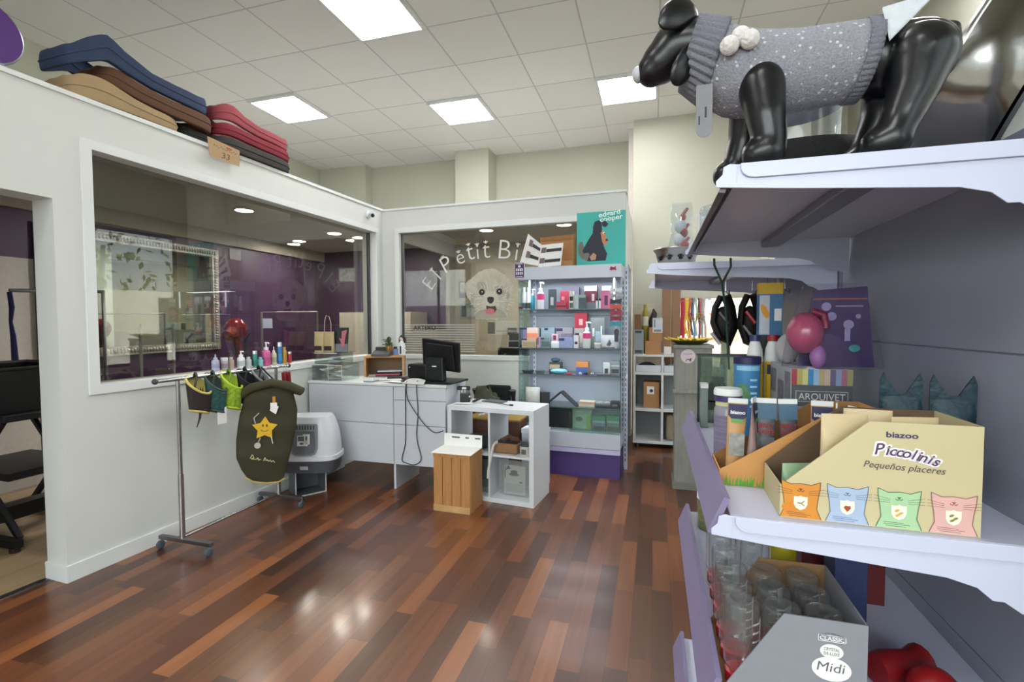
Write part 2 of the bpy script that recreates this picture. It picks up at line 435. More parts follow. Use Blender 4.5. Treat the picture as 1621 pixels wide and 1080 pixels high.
# ---------------------------------------------------------------- lamps in the ceilings
PANEL = mat('#ffffff', .5, emit=17.0, vary=0, name='lit_diffuser')
def ceiling_panel(x, y, label):
    t = thing('ceiling_light', label, 'light', (x, y, CH - .03), 0, 'square ceiling light panels')
    MB().box(0, .65, 0, .03, 0, .03).box(0, .65, .62, .65, 0, .03).box(0, .03, .03, .62, 0, .03).box(.62, .65, .03, .62, 0, .03).build('frame', WHITE, t)
    MB().box(.03, .62, .03, .62, .006, .014).build('diffuser', PANEL, t)
    return t
cx, cy = -2.576, 5.231
cp = ceiling_panel(cx, cy, 'square lit ceiling panel in the middle, left of the black dog and above the pillar')
dup(cp, (cx - 1.95, cy - .65, CH - .03), label='square lit ceiling panel nearest the stacked red cushions')
dup(cp, (cx + 1.95, cy, CH - .03), label='square lit ceiling panel just behind the black dog\'s nose')
dup(cp, (cx + .0, cy - 1.95, CH - .03), label='large nearest lit ceiling panel cut by the top edge of the view')
for i, (dx, dy) in enumerate(((1.95, -3.9), (0, -5.85), (1.95, -6.5), (3.9, -1.95))):
    dup(cp, (cx + dx, cy + dy, CH - .03), label='square lit ceiling panel behind the viewer, outside the view')
DL = mat('#fff4e6', .5, emit=30, vary=0, name='lit_downlight')
def downlight(x, y, label):
    t = thing('downlight', label, 'light', (x, y, 2.624), 0, 'round recessed downlights')
    MB().lathe([(.085, .012), (.085, 0), (.1, 0), (.1, .016)], 28, caps=False).build('ring', WHITE, t)
    MB().lathe([(.084, .004), (.084, .012)], 28).build('lens', DL, t)
dls = [(-4.08, 4.06, 'round downlight above the ornate mirror, the largest seen through the left window'), (-4.02, 5.45, 'round downlight near the right end of the left window, second from the corner'),
       (-3.9, 5.82, 'small round downlight closest to the window corner'), (-4.88, 5.82, 'small round downlight furthest away over the purple back wall'),
       (-2.06, 5.85, 'round downlight above the white shop lettering in the back window'), (-1.05, 5.79, 'round downlight above the open leaflet on the display cabinet')]
for a_ in dls: downlight(*a_)

L_ = bpy.data.lights
def area(name, loc, rot, sx, sy, e, col=(1, 1, 1)):
    l = L_.new(name, 'AREA'); l.shape = 'RECTANGLE'; l.size = sx; l.size_y = sy; l.energy = e; l.color = col
    o = bpy.data.objects.new(name, l); COL.objects.link(o); o.location = loc; o.rotation_euler = rot; return o
for i, (x, y, _) in enumerate(dls):
    l = bpy.data.lights.new('downlight_lamp', 'AREA'); l.shape = 'DISK'; l.size = .16; l.energy = 19; l.color = (1, .97, .94)
    o = bpy.data.objects.new('downlight_lamp', l); COL.objects.link(o); o.location = (x, y, 2.615)
# daylight falling through the street windows
for nm_, lc_, rt_, sx_, sy_ in (('window_portal', (2.3, 2.2, 1.9), (0, math.radians(90), 0), 2.3, 10.4), ('window_portal', (-.7, -2.85, 1.65), (math.radians(90), 0, 0), 5.0, 2.7)):
    o = area(nm_, lc_, rt_, sx_, sy_, 1); o.data.cycles.is_portal = True
area('daylight_front', (-.7, -4.6, 3.4), (math.radians(68), 0, 0), 5.5, 3.0, 720, (.86, .91, 1))
sn = bpy.data.lights.new('sun', 'SUN'); sn.energy = 22; sn.angle = .02; so_ = bpy.data.objects.new('sun', sn); COL.objects.link(so_); so_.rotation_euler = (0, math.radians(-50), 0)
area('next_room_fill', (.7, 7.6, 3.9), (0, 0, 0), 1.2, 1.2, 160, (1, .97, .94))  # fill light added to brighten the pale wall beyond the opening
wd = bpy.data.worlds.new('World'); scn.world = wd; wd.use_nodes = True
bg = wd.node_tree.nodes['Background']
bg.inputs['Color'].default_value = (.8, .88, 1, 1); bg.inputs['Strength'].default_value = 3.8

cam_d = bpy.data.cameras.new('camera'); cam = bpy.data.objects.new('camera', cam_d); COL.objects.link(cam)
cam_d.sensor_width = 36; cam_d.lens = 36 * 764.895 / 1621; cam_d.clip_start = .02
cam.matrix_world = Matrix(((0.959249,-0.008119,0.282447,0.000000),(0.282543,0.039591,-0.958437,0.000000),(-0.003401,0.999183,0.040271,1.470000),(0.000000,0.000000,0.000000,1.000000)))
scn.camera = cam
scn.view_settings.view_transform = 'Standard'
scn.view_settings.exposure = 0.5

# ================================================================ FOREGROUND SHELVING
XB = .68                      # face of the back panels
def skin(name, V, E, m, parent=None, sub=2, root=0, loc=(0, 0, 0)):
    """one continuous surface grown around joints: V = [(x,y,z,r or (rx,ry))]"""
    me = bpy.data.meshes.new(name); me.from_pydata([v[:3] for v in V], E, []); o = bpy.data.objects.new(name, me); COL.objects.link(o)
    me.materials.append(m)
    sk_ = o.modifiers.new('skin', 'SKIN'); sk_.use_smooth_shade = True
    for i, v in enumerate(V):
        d = me.skin_vertices[0].data[i]; r = v[3]; d.radius = r if hasattr(r, '__len__') else (r, r); d.use_root = i == root
    ss = o.modifiers.new('smooth', 'SUBSURF'); ss.levels = sub; ss.render_levels = sub
    o.location = loc
    if parent: o.parent = parent
    return o

def shelf(parent, z, xf, y0, y1, channel=LILAC, xb=XB, nose=.085, deep=.10, lip=True):
    """steel shelf: tray with turned edges, stiffening rib, end brackets, price channel"""
    tr = MB()
    tr.box(xf, xb, y0, y1, z - .004, z)
    tr.box(xf, xf + .004, y0, y1, z - .035, z - .004)
    for y in (y0 - .004, y1 - .002):
        P = [(xf + .01, z)] + [(xf + .02 + .022 * (1 - math.cos(t)), z - .028 + .022 - .022 * math.sin(t) - .0) for t in [i * PI / 10 for i in range(6)]]
        P = [(xf + .008, z), (xf + .008, z - .012), (xf + .013, z - .021), (xf + .022, z - .027), (xf + .035, z - .029), (xb - .012, z - .029), (xb - .012, z)]
        tr.prism(P, .004, frame((0, y + .002, 0), (1, 0, 0), (0, 0, 1)))
    ob = tr.build('shelf_tray', METALW, parent, bevel=.0012)
    MB().box((xf + xb) / 2 - .03, (xf + xb) / 2 + .03, y0 + .01, y1 - .01, z - .028, z - .0045).build('stiffening_rib', METALG, ob, bevel=.004)
    for x in (xf + .035, xb - .03):
        MB().lathe([(.0045, 0), (.0045, .002), (.002, .003)], 12, frame((x, y0 - .0025, z - .014), (1, 0, 0), (0, 0, 1))).build('screw', STEEL, ob)
    for y in (y0 + .0004, y1 - .012):
        P = [(xf - .035, z - .042), (xf - .036, z - .03), (xf - .024, z - .018), (xf - .022, z - .003), (xf - .010, z + .002), (xf + .002, z), (xb - .004, z - .003), (xb - .004, z - deep - .03),
             (xb - .06, z - deep - .022), (xb - .085, z - deep - .005), (xb - .102, z - nose - .02), (xb - .125, z - nose), (xb - .17, z - nose + .012), (xf + .1, z - .054)]
        MB().prism(P, .003, frame((0, y + .003, 0), (1, 0, 0), (0, 0, 1))).build('bracket', METALW, parent, bevel=.001)
    if channel:
        c = MB(); P = [(xf - .042, z - .04), (xf - .030, z - .046), (xf + .000, z + .032), (xf - .012, z + .034)] if lip else [(xf - .030, z - .05), (xf - .018, z - .052), (xf - .002, z - .006), (xf - .010, z - .004)]
        c.prism([(p[0], p[1]) for p in P], -(y1 - y0 - .016), frame((0, y0 + .008, 0), (1, 0, 0), (0, 0, 1)))
        c.build('price_channel', channel, parent)

g1 = thing('gondola_shelving', 'tall steel shop shelving at the right with lilac price rails, loaded with pet goods', 'shelving', (0, 0, 0), 0, 'steel gondola sections')
Y0, Y1 = 1.04, 2.05
for z, xf, ch in ((1.775, .15, mat('#4a3340', .35)), (1.078, .15, LILAC), (.70, .14, LILAC), (.17, .125, LILAC)):
    shelf(g1, z, xf, Y0, Y1, ch, lip=z < 1.7)
pn = MB()
for z0, z1 in ((.1, .74), (.743, 1.40), (1.403, 1.84)): pn.box(XB, XB + .012, Y0 - .1, Y1 + .06, z0, z1)
pn.box(XB + .006, XB + .0125, Y0 - .09, Y1 + .05, .12, 1.83)
pn.build('back_panel', mat('#8a8e9e', .3, vary=.05, scale=3), g1, bevel=.002)
def upright(y, parent):
    u = MB(); u.box(XB + .013, XB + .05, y - .02, y + .02, 0, 1.95)
    for i in range(36): u.m(1).box(XB + .0125, XB + .014, y - .012, y - .006, .12 + i * .05, .15 + i * .05)
    u.build('upright', [METALW, BLACK], parent)
upright(Y0 - .12, g1); upright(Y1 + .04, g1)
MB().box(.13, XB, Y0 + .01, Y1 - .01, 0, .125).build('kick_plate', DPURP, g1)

g2 = thing('gondola_shelving', 'further shelving section with one deep grey shelf carrying a paw print bowl', 'shelving', (0, 0, 0), 0, 'steel gondola sections')
shelf(g2, 1.715, .0, 2.15, 3.12, None, nose=.09, deep=.11)
MB().box(XB, XB + .012, 2.12, 3.2, .1, 1.93).build('back_panel', mat('#74788a', .3, vary=.05, scale=3), g2)
shelf(g2, .17, .24, 2.15, 3.12, None)
upright(3.14, g2)
MB().box(.30, XB, 2.16, 3.1, 0, .125).build('kick_plate', DPURP, g2)
for i, (x, y) in enumerate(((.30, 2.34), (.40, 2.30), (.47, 2.36), (.52, 2.28))):
    MB().tube([(x, y - .02, 1.68), (x, y - .02, 1.60), (x + .01, y - .05, 1.585), (x + .01, y - .06, 1.60)], .003, 6).build('hook', CHROME, g2)

# ---------------------------------------------------------------- dog mannequin in a knitted sweater on the top shelf
LEATH = mat('#0b0c10', .3, vary=.25, scale=14, bump=.12, name='black_leatherette')
m, nt, b = new_mat('grey_flecked_knit'); N, L = nt.nodes, nt.links
tc = N.new('ShaderNodeTexCoord'); vo = N.new('ShaderNodeTexVoronoi'); vo.inputs['Scale'].default_value = 120; L.new(tc.outputs['Object'], vo.inputs['Vector'])
wn = N.new('ShaderNodeTexWhiteNoise'); wn.noise_dimensions = '3D'; L.new(vo.outputs['Position'], wn.inputs['Vector'])
gt = N.new('ShaderNodeMath'); gt.operation = 'GREATER_THAN'; gt.inputs[1].default_value = .80; L.new(wn.outputs['Value'], gt.inputs[0])
lt = N.new('ShaderNodeMath'); lt.operation = 'LESS_THAN'; lt.inputs[1].default_value = .36; L.new(vo.outputs['Distance'], lt.inputs[0])
ml = N.new('ShaderNodeMath'); ml.operation = 'MULTIPLY'; L.new(gt.outputs[0], ml.inputs[0]); L.new(lt.outputs[0], ml.inputs[1])
nz = N.new('ShaderNodeTexNoise'); nz.inputs['Scale'].default_value = 260; L.new(tc.outputs['Object'], nz.inputs['Vector'])
mx0 = N.new('ShaderNodeMix'); mx0.data_type = 'RGBA'; mx0.inputs['A'].default_value = lin('#6b6c74'); mx0.inputs['B'].default_value = lin('#a5a6ae'); L.new(nz.outputs['Fac'], mx0.inputs['Factor'])
mx = N.new('ShaderNodeMix'); mx.data_type = 'RGBA'; mx.inputs['B'].default_value = lin('#c3c3c8'); L.new(mx0.outputs['Result'], mx.inputs['A']); L.new(ml.outputs[0], mx.inputs['Factor'])
L.new(mx.outputs['Result'], b.inputs['Base Color']); b.inputs['Roughness'].default_value = .95
bp = N.new('ShaderNodeBump'); bp.inputs['Strength'].default_value = .8; bp.inputs['Distance'].default_value = .004; L.new(nz.outputs['Fac'], bp.inputs['Height']); L.new(bp.outputs['Normal'], b.inputs['Normal'])
KNIT = m
RIB = mat('#777882', .95, vary=.12, scale=300, bump=.5, name='ribbed_knit')

dz = 1.776; DYC = 1.165
dog = thing('dog_mannequin', 'black leatherette dog mannequin in a grey knitted sweater on the top shelf', 'mannequin', (0, DYC, dz))
def D(x, z, y=0): return (x, y, z - dz)
bm_ = MB()
def limb(*P):
    pts = [D(p_[0], p_[1], p_[2]) for p_ in P]; bm_.tube(pts, [p_[3] for p_ in P], 16)
    for q_, p_ in zip(pts, P): bm_.sph(q_, p_[3] * .985, seg=16, ring=10)
limb((-.010, 2.037, 0, .036), (.012, 2.053, 0, .047), (.042, 2.076, 0, .058), (.085, 2.076, 0, .060), (.12, 2.03, 0, .060), (.19, 1.992, 0, .072), (.28, 1.992, 0, .070), (.38, 1.995, 0, .068), (.46, 1.990, 0, .070), (.495, 1.990, 0, .069))
limb((.52, 2.03, 0, .026), (.548, 2.034, 0, .018), (.556, 2.01, 0, .013))
for s_ in (-1, 1):
    dx = 0 if s_ < 0 else -.04
    limb((.205, 1.955, s_ * .052, .046), (.212 + dx * .4, 1.88, s_ * .07, .037), (.220 + dx, 1.828, s_ * .07, .032), (.216 + dx, 1.812, s_ * .07, .036), (.198 + dx, 1.808, s_ * .07, .032))
    limb((.478, 1.97, s_ * .045, .062), (.462, 1.90, s_ * .062, .042), (.438, 1.84, s_ * .066, .033), (.428, 1.813, s_ * .066, .037), (.408, 1.808, s_ * .066, .032))
bo = bm_.build('body', LEATH, dog, smooth=True)
rm_ = bo.modifiers.new('fuse', 'REMESH'); rm_.mode = 'VOXEL'; rm_.voxel_size = .005; rm_.use_smooth_shade = True
sm_ = bo.modifiers.new('soften', 'SMOOTH'); sm_.factor = .5; sm_.iterations = 14
def ear(s, pts, name='ear'):
    mb = MB(); n = len(pts)
    mb.tube([D(*p[:2], p[2]) for p in pts], [p[3] for p in pts], 10, flat=.32)
    mb.build(name, LEATH, dog, smooth=True, sub=1)
ear(-1, [(.085, 2.125, -.02, .014), (.068, 2.132, -.045, .03), (.042, 2.118, -.068, .036), (.018, 2.098, -.078, .026), (.006, 2.084, -.080, .008)])
ear(1, [(.08, 2.06, -.045, .012), (.066, 2.03, -.058, .026), (.05, 2.0, -.06, .028), (.04, 1.98, -.058, .02), (.036, 1.972, -.056, .006)])
MB().sph(D(-.040, 2.033), (.014, .02, .018)).build('nose', LGREY, dog, smooth=True)
sw = MB()
PTH = [(.105, 2.04, .076), (.13, 2.024, .083), (.16, 2.006, .088), (.20, 1.995, .088), (.27, 1.992, .083), (.34, 1.994, .080), (.39, 1.995, .078)]
def swf(u, v):
    k = v * (len(PTH) - 1); i = min(int(k), len(PTH) - 2); f = k - i
    x, z, r = [PTH[i][j] * (1 - f) + PTH[i + 1][j] * f for j in range(3)]
    t = 2 * PI * u; lean = .34 * (1 - v) ** 2 * math.cos(t) * r + .16 * v * math.cos(t) * r
    return D(x + lean, z + r * math.cos(t) * .93, r * math.sin(t) * .98)
sw.grid(swf, 48, 16, wrap=True).build('sweater', KNIT, dog, smooth=True, solid=.004)
cl = MB()
def clf(u, v):
    t = 2 * PI * u; r = (.073 + .014 * v) * (1 + .03 * math.cos(t * 34)); x = .070 + .056 * v; z = 2.062 - .034 * v
    return D(x + .30 * r * math.cos(t), z + r * math.cos(t) * .95, r * math.sin(t))
cl.grid(clf, 272, 5, wrap=True).build('ribbed_collar', RIB, dog, smooth=True, solid=.004)
hm = MB()
def hmf(u, v):
    t = 2 * PI * u; r = .080 * (1 + .014 * math.cos(t * 44)); x = .386 + .024 * v
    return D(x + .16 * r * math.cos(t), 1.995 + r * math.cos(t) * .93, r * math.sin(t) * .98)
hm.grid(hmf, 264, 3, wrap=True).build('ribbed_hem', RIB, dog, smooth=True, solid=.004)
FLUFF = mat('#d8d2d0', 1, vary=.06, scale=60, bump=1)
for q in ((0.138, 1.062, 2.015), (0.159, 1.068, 2.033), (0.175, 1.064, 2.022)):
    o = MB().sph((0, 0, 0), .018, seg=24, ring=16).build('pompom', FLUFF, dog, loc=(q[0], q[1] - DYC, q[2] - dz), smooth=True)
fl = MB(); fl.grid(lambda u, v: D(.414 + .09 * u, 2.068 - .08 * v * (1 - u) + .016 * u, -.052 - .034 * v * (1 - u)), 8, 6).build('skirt_frill', mat('#c4cad0', .8, bump=.3, scale=80), dog, smooth=True, solid=.003)
tg = MB(); P = [(-.016, .08), (-.016, -.012)] + [(-.016 * math.cos(t), -.012 - .016 * math.sin(t)) for t in [i * PI / 10 for i in range(1, 10)]] + [(.016, -.012), (.016, .08)]
TX = (0.096, 1.1, 1.882)
tg.prism(P, .0015, frame((TX[0], TX[1] - DYC, TX[2] - dz), (1, 0, 0), (0, 0, 1)))
tgo = tg.build('hang_tag', mat('#77777b', .5), dog)
MB().rect(-.011, -.008, -.002, .016, front(TX[0], TX[1] - DYC - .0018, TX[2] - dz)).rect(.001, .005, .012, .034, front(TX[0], TX[1] - DYC - .0018, TX[2] - dz)).build('tag_print', INK, tgo)

# goods around the mannequin
o = MB().lathe([(.002, 0), (.17, 0), (.2, .045), (.185, .10), (.12, .145), (.002, .158)], 32, sx=1.0, sy=.5).build('black_cushion', BLACKF, loc=(.37, 1.42, dz + .001), smooth=True)
tag(o, 'domed black cushion lying behind the dog mannequin\'s legs', 'cushion')
t = thing('clear_tub', 'tall clear plastic tub with a navy rounded lid behind the dog mannequin', 'tub', (.40, 1.70, dz))
MB().lathe([(.11, 0), (.12, .01), (.13, .3), (.135, .35)], 32).build('tub_wall', CLEAR, t, smooth=True)
MB().lathe([(.138, .34), (.138, .36), (.12, .39), (.07, .41), (.001, .415)], 32).build('lid', mat('#1c2340', .5), t, smooth=True)
# polished steel bowl leaning on its side
t = thing('steel_bowl', 'big polished steel bowl tipped on its side at the end of the top shelf', 'bowl', (.645, 1.395, dz))
ax = Vector((-.8, .4, .45)).normalized(); rimc = Vector((.037, .01, .226)); xx = ax.orthogonal().normalized()
Mx = frame(rimc, xx, ax.cross(xx))
bw = MB()
bw.lathe([(.25, .0), (.257, .004), (.252, .009), (.246, .002), (.232, -.04), (.21, -.09), (.19, -.118), (.001, -.12)], 72, Mx)
bw.lathe([(.240, .002), (.225, -.04), (.2, -.09), (.18, -.11), (.001, -.112)], 72, Mx)
bw.build('bowl_shell', mat('#85827e', .14, 1, vary=.05, scale=5, bump=.35), t, smooth=True)
MB().tube([Mx @ Vector((.251 * math.cos(i * PI / 36), .251 * math.sin(i * PI / 36), .004)) for i in range(72)], .0065, 8, closed=True).build('rolled_rim', CHROME, t, smooth=True)
MB().lathe([(.17, -.121), (.188, -.124), (.186, -.132), (.17, -.135), (.001, -.135)], 48, Mx).build('rubber_base', mat('#3a3b3f', .5), t, smooth=True)
t = thing('clear_jar', 'ribbed clear plastic jar on the shelf front beyond the mannequin', 'jar', (.205, 1.86, dz))
MB().lathe([(.05, 0), (.052, .01), (.052, .07), (.046, .08)], 24).build('jar_wall', CLEAR, t, smooth=True)
MB().lathe([(.053, .075), (.054, .082), (.05, .095), (.03, .104), (.001, .106)], 24).build('lid', CLEARB, t, smooth=True)
o = MB().box(.155, .25, 1.93, 2.02, 0, .10).build('white_carton', WHITE, loc=(0, 0, dz), bevel=.002)
tag(o, 'small white carton at the far end of the top shelf', 'carton')

# second section: bowl with paw prints and a bag of toys in it
t = thing('steel_bowl', 'small steel dog bowl with black paw prints on the further grey shelf', 'bowl', (.092, 2.30, 1.7155))
MB().lathe([(.07, 0), (.075, .004), (.09, .06), (.1, .072), (.098, .076), (.088, .066), (.072, .01), (.001, .008)], 40).build('bowl_shell', mat('#a5a49d', .3, 1), t, smooth=True)
pp = MB()
for a_ in (-2.5, -1.95, -1.4, -.9):
    r = .0845; n = Vector((math.cos(a_), math.sin(a_), -.2)).normalized()
    Mp = frame((r * math.cos(a_), r * math.sin(a_), .032), Vector((-math.sin(a_), math.cos(a_), 0)), Vector((.24 * math.cos(a_), .24 * math.sin(a_), 1)))
    pp.ell(0, -.004, .009, .007, Mp, .002)
    for i in range(4): pp.ell(-.0105 + .007 * i, .008 - .003 * abs(i - 1.5), .003, .0045, Mp, .002)
pp.build('paw_print', BLACK, t)
t = thing('toy_bag', 'clear bag of red and white toys standing in the paw print bowl', 'bag', (.115, 2.33, 1.728))
bg_ = MB()
bg_.grid(lambda u, v: ((.052 * (1 - .35 * max(0, v - .6)) + .006 * math.sin(v * 9)) * math.cos(2 * PI * u) * (1.15 - .3 * v), .045 * math.sin(2 * PI * u) * (1 - .75 * v ** 3), .004 + v * .27), 28, 12, wrap=True)
bg_.build('clear_wrap', CLEARB, t, smooth=True)
for i, (x, z, c, r) in enumerate(((-.01, .04, '#2a1a1c', .03), (.012, .08, '#a01c3a', .022), (-.012, .11, '#c9ced4', .024), (.01, .14, '#8d1030', .018), (-.006, .17, '#b8bec6', .026), (.004, .21, '#8e2230', .014))):
    MB().sph((x, 0, z), (r, .02, r * 1.2)).tube([(x - .01, 0, z), (x + .02, .005, z + .04)], .007).build('toy', mat(c, .5), t, smooth=True)
# green cord hanging from that shelf's bracket
c0 = (0.229, 2.1, 1.693); c1 = (0.256, 2.08, 1.62); c2 = (0.29, 2.1, 1.686); c3 = (0.272, 2.07, 1.49); c4 = (0.283, 2.06, 1.279)
t = thing('hanging_leash', 'dark green cord looped over the further shelf and hanging straight down', 'cord', (0, 0, 0))
MB().tube([(c0[0], 2.11, 1.72), c0, c1, c3, c4], .0045, 8).build('cord', mat('#123528', .7), t)
MB().tube([(c2[0], 2.11, 1.72), c2, c1], .0045, 8).build('cord_loop', mat('#123528', .7), t)
# black harnesses on hooks under the further shelf
HB = mat('#0e0d10', .55, vary=.3, scale=40)
def hung_harness(name, label, x, y, ztop, h, w, c, extra):
    t = thing(name, label, 'harness', (x, y, ztop))
    MB().tube([(-.01, 0, .03), (-w * .4, 0, -.02), (-w * .5, -.01, -h * .5), (-w * .2, -.02, -h * .9), (w * .2, -.02, -h), (w * .5, 0, -h * .6), (w * .35, .01, -.02), (.01, 0, .03)], .014, 8, flat=2.2).build('strap', HB, t, smooth=True)
    MB().sph((0, .005, -h * .5), (w * .5, .03, h * .42)).build('chest_pad', mat(c, .7, vary=.25, scale=50), t, smooth=True)
    for q in extra:
        MB().tube([(q[0] - .02, -.03, q[1]), (q[0] + .015, -.035, q[1] - .05)], .008, 6, flat=2).build('buckle', mat(q[2], .4), t)
    return t
hung_harness('muzzle_harness', 'round black harness with grey buckle, hanging leftmost under the further shelf', .292, 2.315, 1.548, .17, .085, '#131215', ((-.03, -.13, '#9a9698'), (0, -.04, '#444349')))
hung_harness('muzzle_harness', 'black harness with a red patch hanging in the middle under the further shelf', .392, 2.275, 1.55, .19, .078, '#1a0c0e', ((.0, -.04, '#b3242c'), (-.01, -.1, '#6a686c')))
hung_harness('muzzle_harness', 'long black harness hanging deepest in shadow beside the yellow box', .482, 2.335, 1.55, .26, .075, '#0c0b0e', ((-.02, -.12, '#4e4b50'), (0, -.18, '#57555b')))

# ================================================================ GOODS ON THE MIDDLE SHELF
MZ = 1.0785
def carton(name, label, cat, x0, x1, y0, y1, z, h, c, group=None, bev=.0015, rz=0):
    cx, cy = (x0 + x1) / 2, (y0 + y1) / 2
    t = thing(name, label, cat, (cx, cy, z), rz, group)
    MB().box(x0 - cx, x1 - cx, y0 - cy, y1 - cy, 0, h).build('carton_body', c if not isinstance(c, str) else mat(c, .55), t, bevel=bev)
    return t
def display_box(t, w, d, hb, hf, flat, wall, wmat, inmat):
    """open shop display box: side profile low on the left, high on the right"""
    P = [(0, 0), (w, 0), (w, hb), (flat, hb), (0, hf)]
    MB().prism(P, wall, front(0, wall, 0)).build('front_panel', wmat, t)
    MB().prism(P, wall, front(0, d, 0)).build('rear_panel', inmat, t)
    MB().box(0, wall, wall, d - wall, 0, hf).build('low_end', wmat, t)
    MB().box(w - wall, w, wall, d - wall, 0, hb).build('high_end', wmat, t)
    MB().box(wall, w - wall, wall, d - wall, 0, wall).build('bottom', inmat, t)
# ---- cat treat box nearest the viewer
PB = mat('#c3b68e', .55, vary=.03, scale=5, name='cream_board')
bx = thing('treat_display_box', 'cream display box with four printed cats, at the front of the middle shelf', 'display box', (.243, 1.062, MZ), math.radians(-1.2))
W_, D_ = .322, .165
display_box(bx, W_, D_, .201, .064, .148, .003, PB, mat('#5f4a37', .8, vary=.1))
F = front(0, -.0006, 0)
pr = MB()
def cat(mb, cx, k):
    s = 1
    P = [(-.036, .002), (-.028, .022), (-.030, .042), (-.033, .060), (-.034, .076), (-.018, .069), (0, .071), (.018, .069), (.034, .076), (.033, .060), (.030, .042), (.028, .022), (.036, .002)]
    mb.poly([(cx + a * s, b_) for a, b_ in P], F)
for i, (cx, c) in enumerate(((.036, '#cf862e'), (.115, '#a3b4cd'), (.198, '#a6c99c'), (.281, '#d9aaa2'))):
    mb = MB(); cat(mb, cx, i); co = mb.build('printed_cat', mat(c, .55, vary=.02), bx)
    ol = MB(); F2 = front(0, -.0010, 0)
    ln = mat({0: '#5a3210', 1: '#54617a', 2: '#40603c', 3: '#7d4a48'}[i], .6)
    def pl(P, w=.0006):
        for (a, b_), (c_, d_) in zip(P, P[1:]):
            dx, dy = c_ - a, d_ - b_; L__ = math.hypot(dx, dy) or 1; nx, ny = -dy / L__ * w, dx / L__ * w
            ol.poly([(a + nx, b_ + ny), (a - nx, b_ - ny), (c_ - nx, d_ - ny), (c_ + nx, d_ + ny)], F2)
    P = [(-.036, .002), (-.028, .022), (-.030, .042), (-.033, .060), (-.034, .076), (-.018, .069), (0, .071), (.018, .069), (.034, .076), (.033, .060), (.030, .042), (.028, .022), (.036, .002)]
    pl([(cx + a, b_) for a, b_ in P])
    for sx in (-1, 1):
        for dy in (.056, .053, .050): pl([(cx + sx * .014, dy), (cx + sx * .040, dy + .006 - (.056 - dy))], .0003)
    pl([(cx - .006, .058), (cx - .003, .055), (cx, .057), (cx + .003, .055), (cx + .006, .058)])
    ol.poly([(cx - .004, .061), (cx, .0575), (cx + .004, .061)], F2)
    pl([(cx - .024, .013), (cx + .008, .012)], .0004); pl([(cx - .024, .0095), (cx + .018, .009)], .0004); pl([(cx - .02, .006), (cx + .012, .0055)], .0004)
    ol.build('cat_outline', ln, co)
    sh = MB(); P = [(-.012, .045), (-.004, .045), (0, .047), (.004, .045), (.012, .045), (.012, .030), (.008, .022), (0, .018), (-.008, .022), (-.012, .030)]
    sh.poly([(cx + a, b_) for a, b_ in P], front(0, -.0014, 0)); sho = sh.build('crest', mat('#ece5cf', .6), co)
    F3 = front(0, -.0018, 0); mk = MB()
    if i == 0: mk.poly([(cx - .006, .034), (cx + .001, .0335), (cx + .006, .038), (cx + .007, .036), (cx + .003, .032), (cx + .007, .028), (cx + .006, .026), (cx + .001, .0305), (cx - .006, .031)], F3)
    elif i == 1: mk.poly([(cx, .024), (cx + .006, .031), (cx + .005, .036), (cx + .001, .035), (cx - .003, .036), (cx - .006, .032)], F3)
    else:
        for a, b_ in ((-.003, .036), (.003, .031), (-.002, .027)): mk.ell(cx + a, b_, .004, .0022, F3, a=.5)
    mk.build('crest_mark', mat(('#9a8f7a', '#9a4326', '#d2a64c', '#7d8a3c')[i], .6), sho)
pw = MB(); pw.ell(.0215, .024, .019, .010, front(0, -.0012, 0), a=.15); pw.build('printed_paw', mat('#d07f22', .55), bx)
tx = MB(); FT = front(.200, -.0008, .173)
tx.text('biazoo', FT, .0105, bold=.025, width=.050)
tx.build('lettering', mat('#3b2a5c', .6), bx)
hl = MB(); dk = MB(); script = 'Piccolinis'
xs = [.163, .1755, .184, .194, .2045, .215, .2225, .2295, .2395, .2485]; xs = [x + .001 for x in xs]
for i, (ch, x) in enumerate(zip(script, xs)):
    yy = .1385 - ((x - .19) * 9) ** 2 * .025 - (x - .19) * .10; aa = -(x - .185) * 5.0
    Mt = front(x, -.0012, yy) @ Matrix.Rotation(aa, 4, 'Z')
    dk.text(ch, Mt, .021 if i == 0 else .0185, shear=.28, bold=.012)
    hl.text(ch, front(x, -.0008, yy) @ Matrix.Rotation(aa, 4, 'Z'), .021 if i == 0 else .0185, shear=.28, bold=.12)
hl.build('lettering_halo', mat('#efe6f2', .6), bx); dk.build('lettering', mat('#4d3354', .6), bx)
MB().text('Pequeños placeres', front(.203, -.0008, .112) @ Matrix.Rotation(-.03, 4, 'Z'), .0125, shear=.25, bold=.004, width=.126).build('lettering', mat('#4f4346', .6), bx)
# pouches standing in it
POUCH = mat('#c9b48c', .45, vary=.08, scale=20, bump=.3)
def pouch(mb, w, h, d, crimp=.012):
    def f(u, v):
        t = 2 * PI * u; k = max(0.03, (1 - v ** 3)) * min(1, v * 6 + .45)
        return (w / 2 * math.copysign(abs(math.cos(t)) ** .6, math.cos(t)), d / 2 * math.sin(t) * k, v * h)
    mb.grid(f, 24, 10, wrap=True)
def make_pouch(name, label, cat, loc, rz, w, h, d, c, group=None, ears=False):
    t = thing(name, label, cat, loc, rz, group)
    mb = MB(); pouch(mb, w, h, d); mb.build('pouch_body', c if not isinstance(c, str) else mat(c, .35, vary=.12, scale=25, bump=.2), t, smooth=True)
    if ears:
        e = MB()
        for s in (-1, 1): e.prism([(s * w * .5, h * .80), (s * w * .50, h * 1.12), (s * w * .42, h * 1.2), (s * w * .30, h * 1.12), (s * w * .12, h * 1.0), (0, h * .98), (0, h * .84)], .006, front(0, .003, 0))
        e.build('ear_corner', c if not isinstance(c, str) else mat(c, .35, vary=.12), t)
    return t
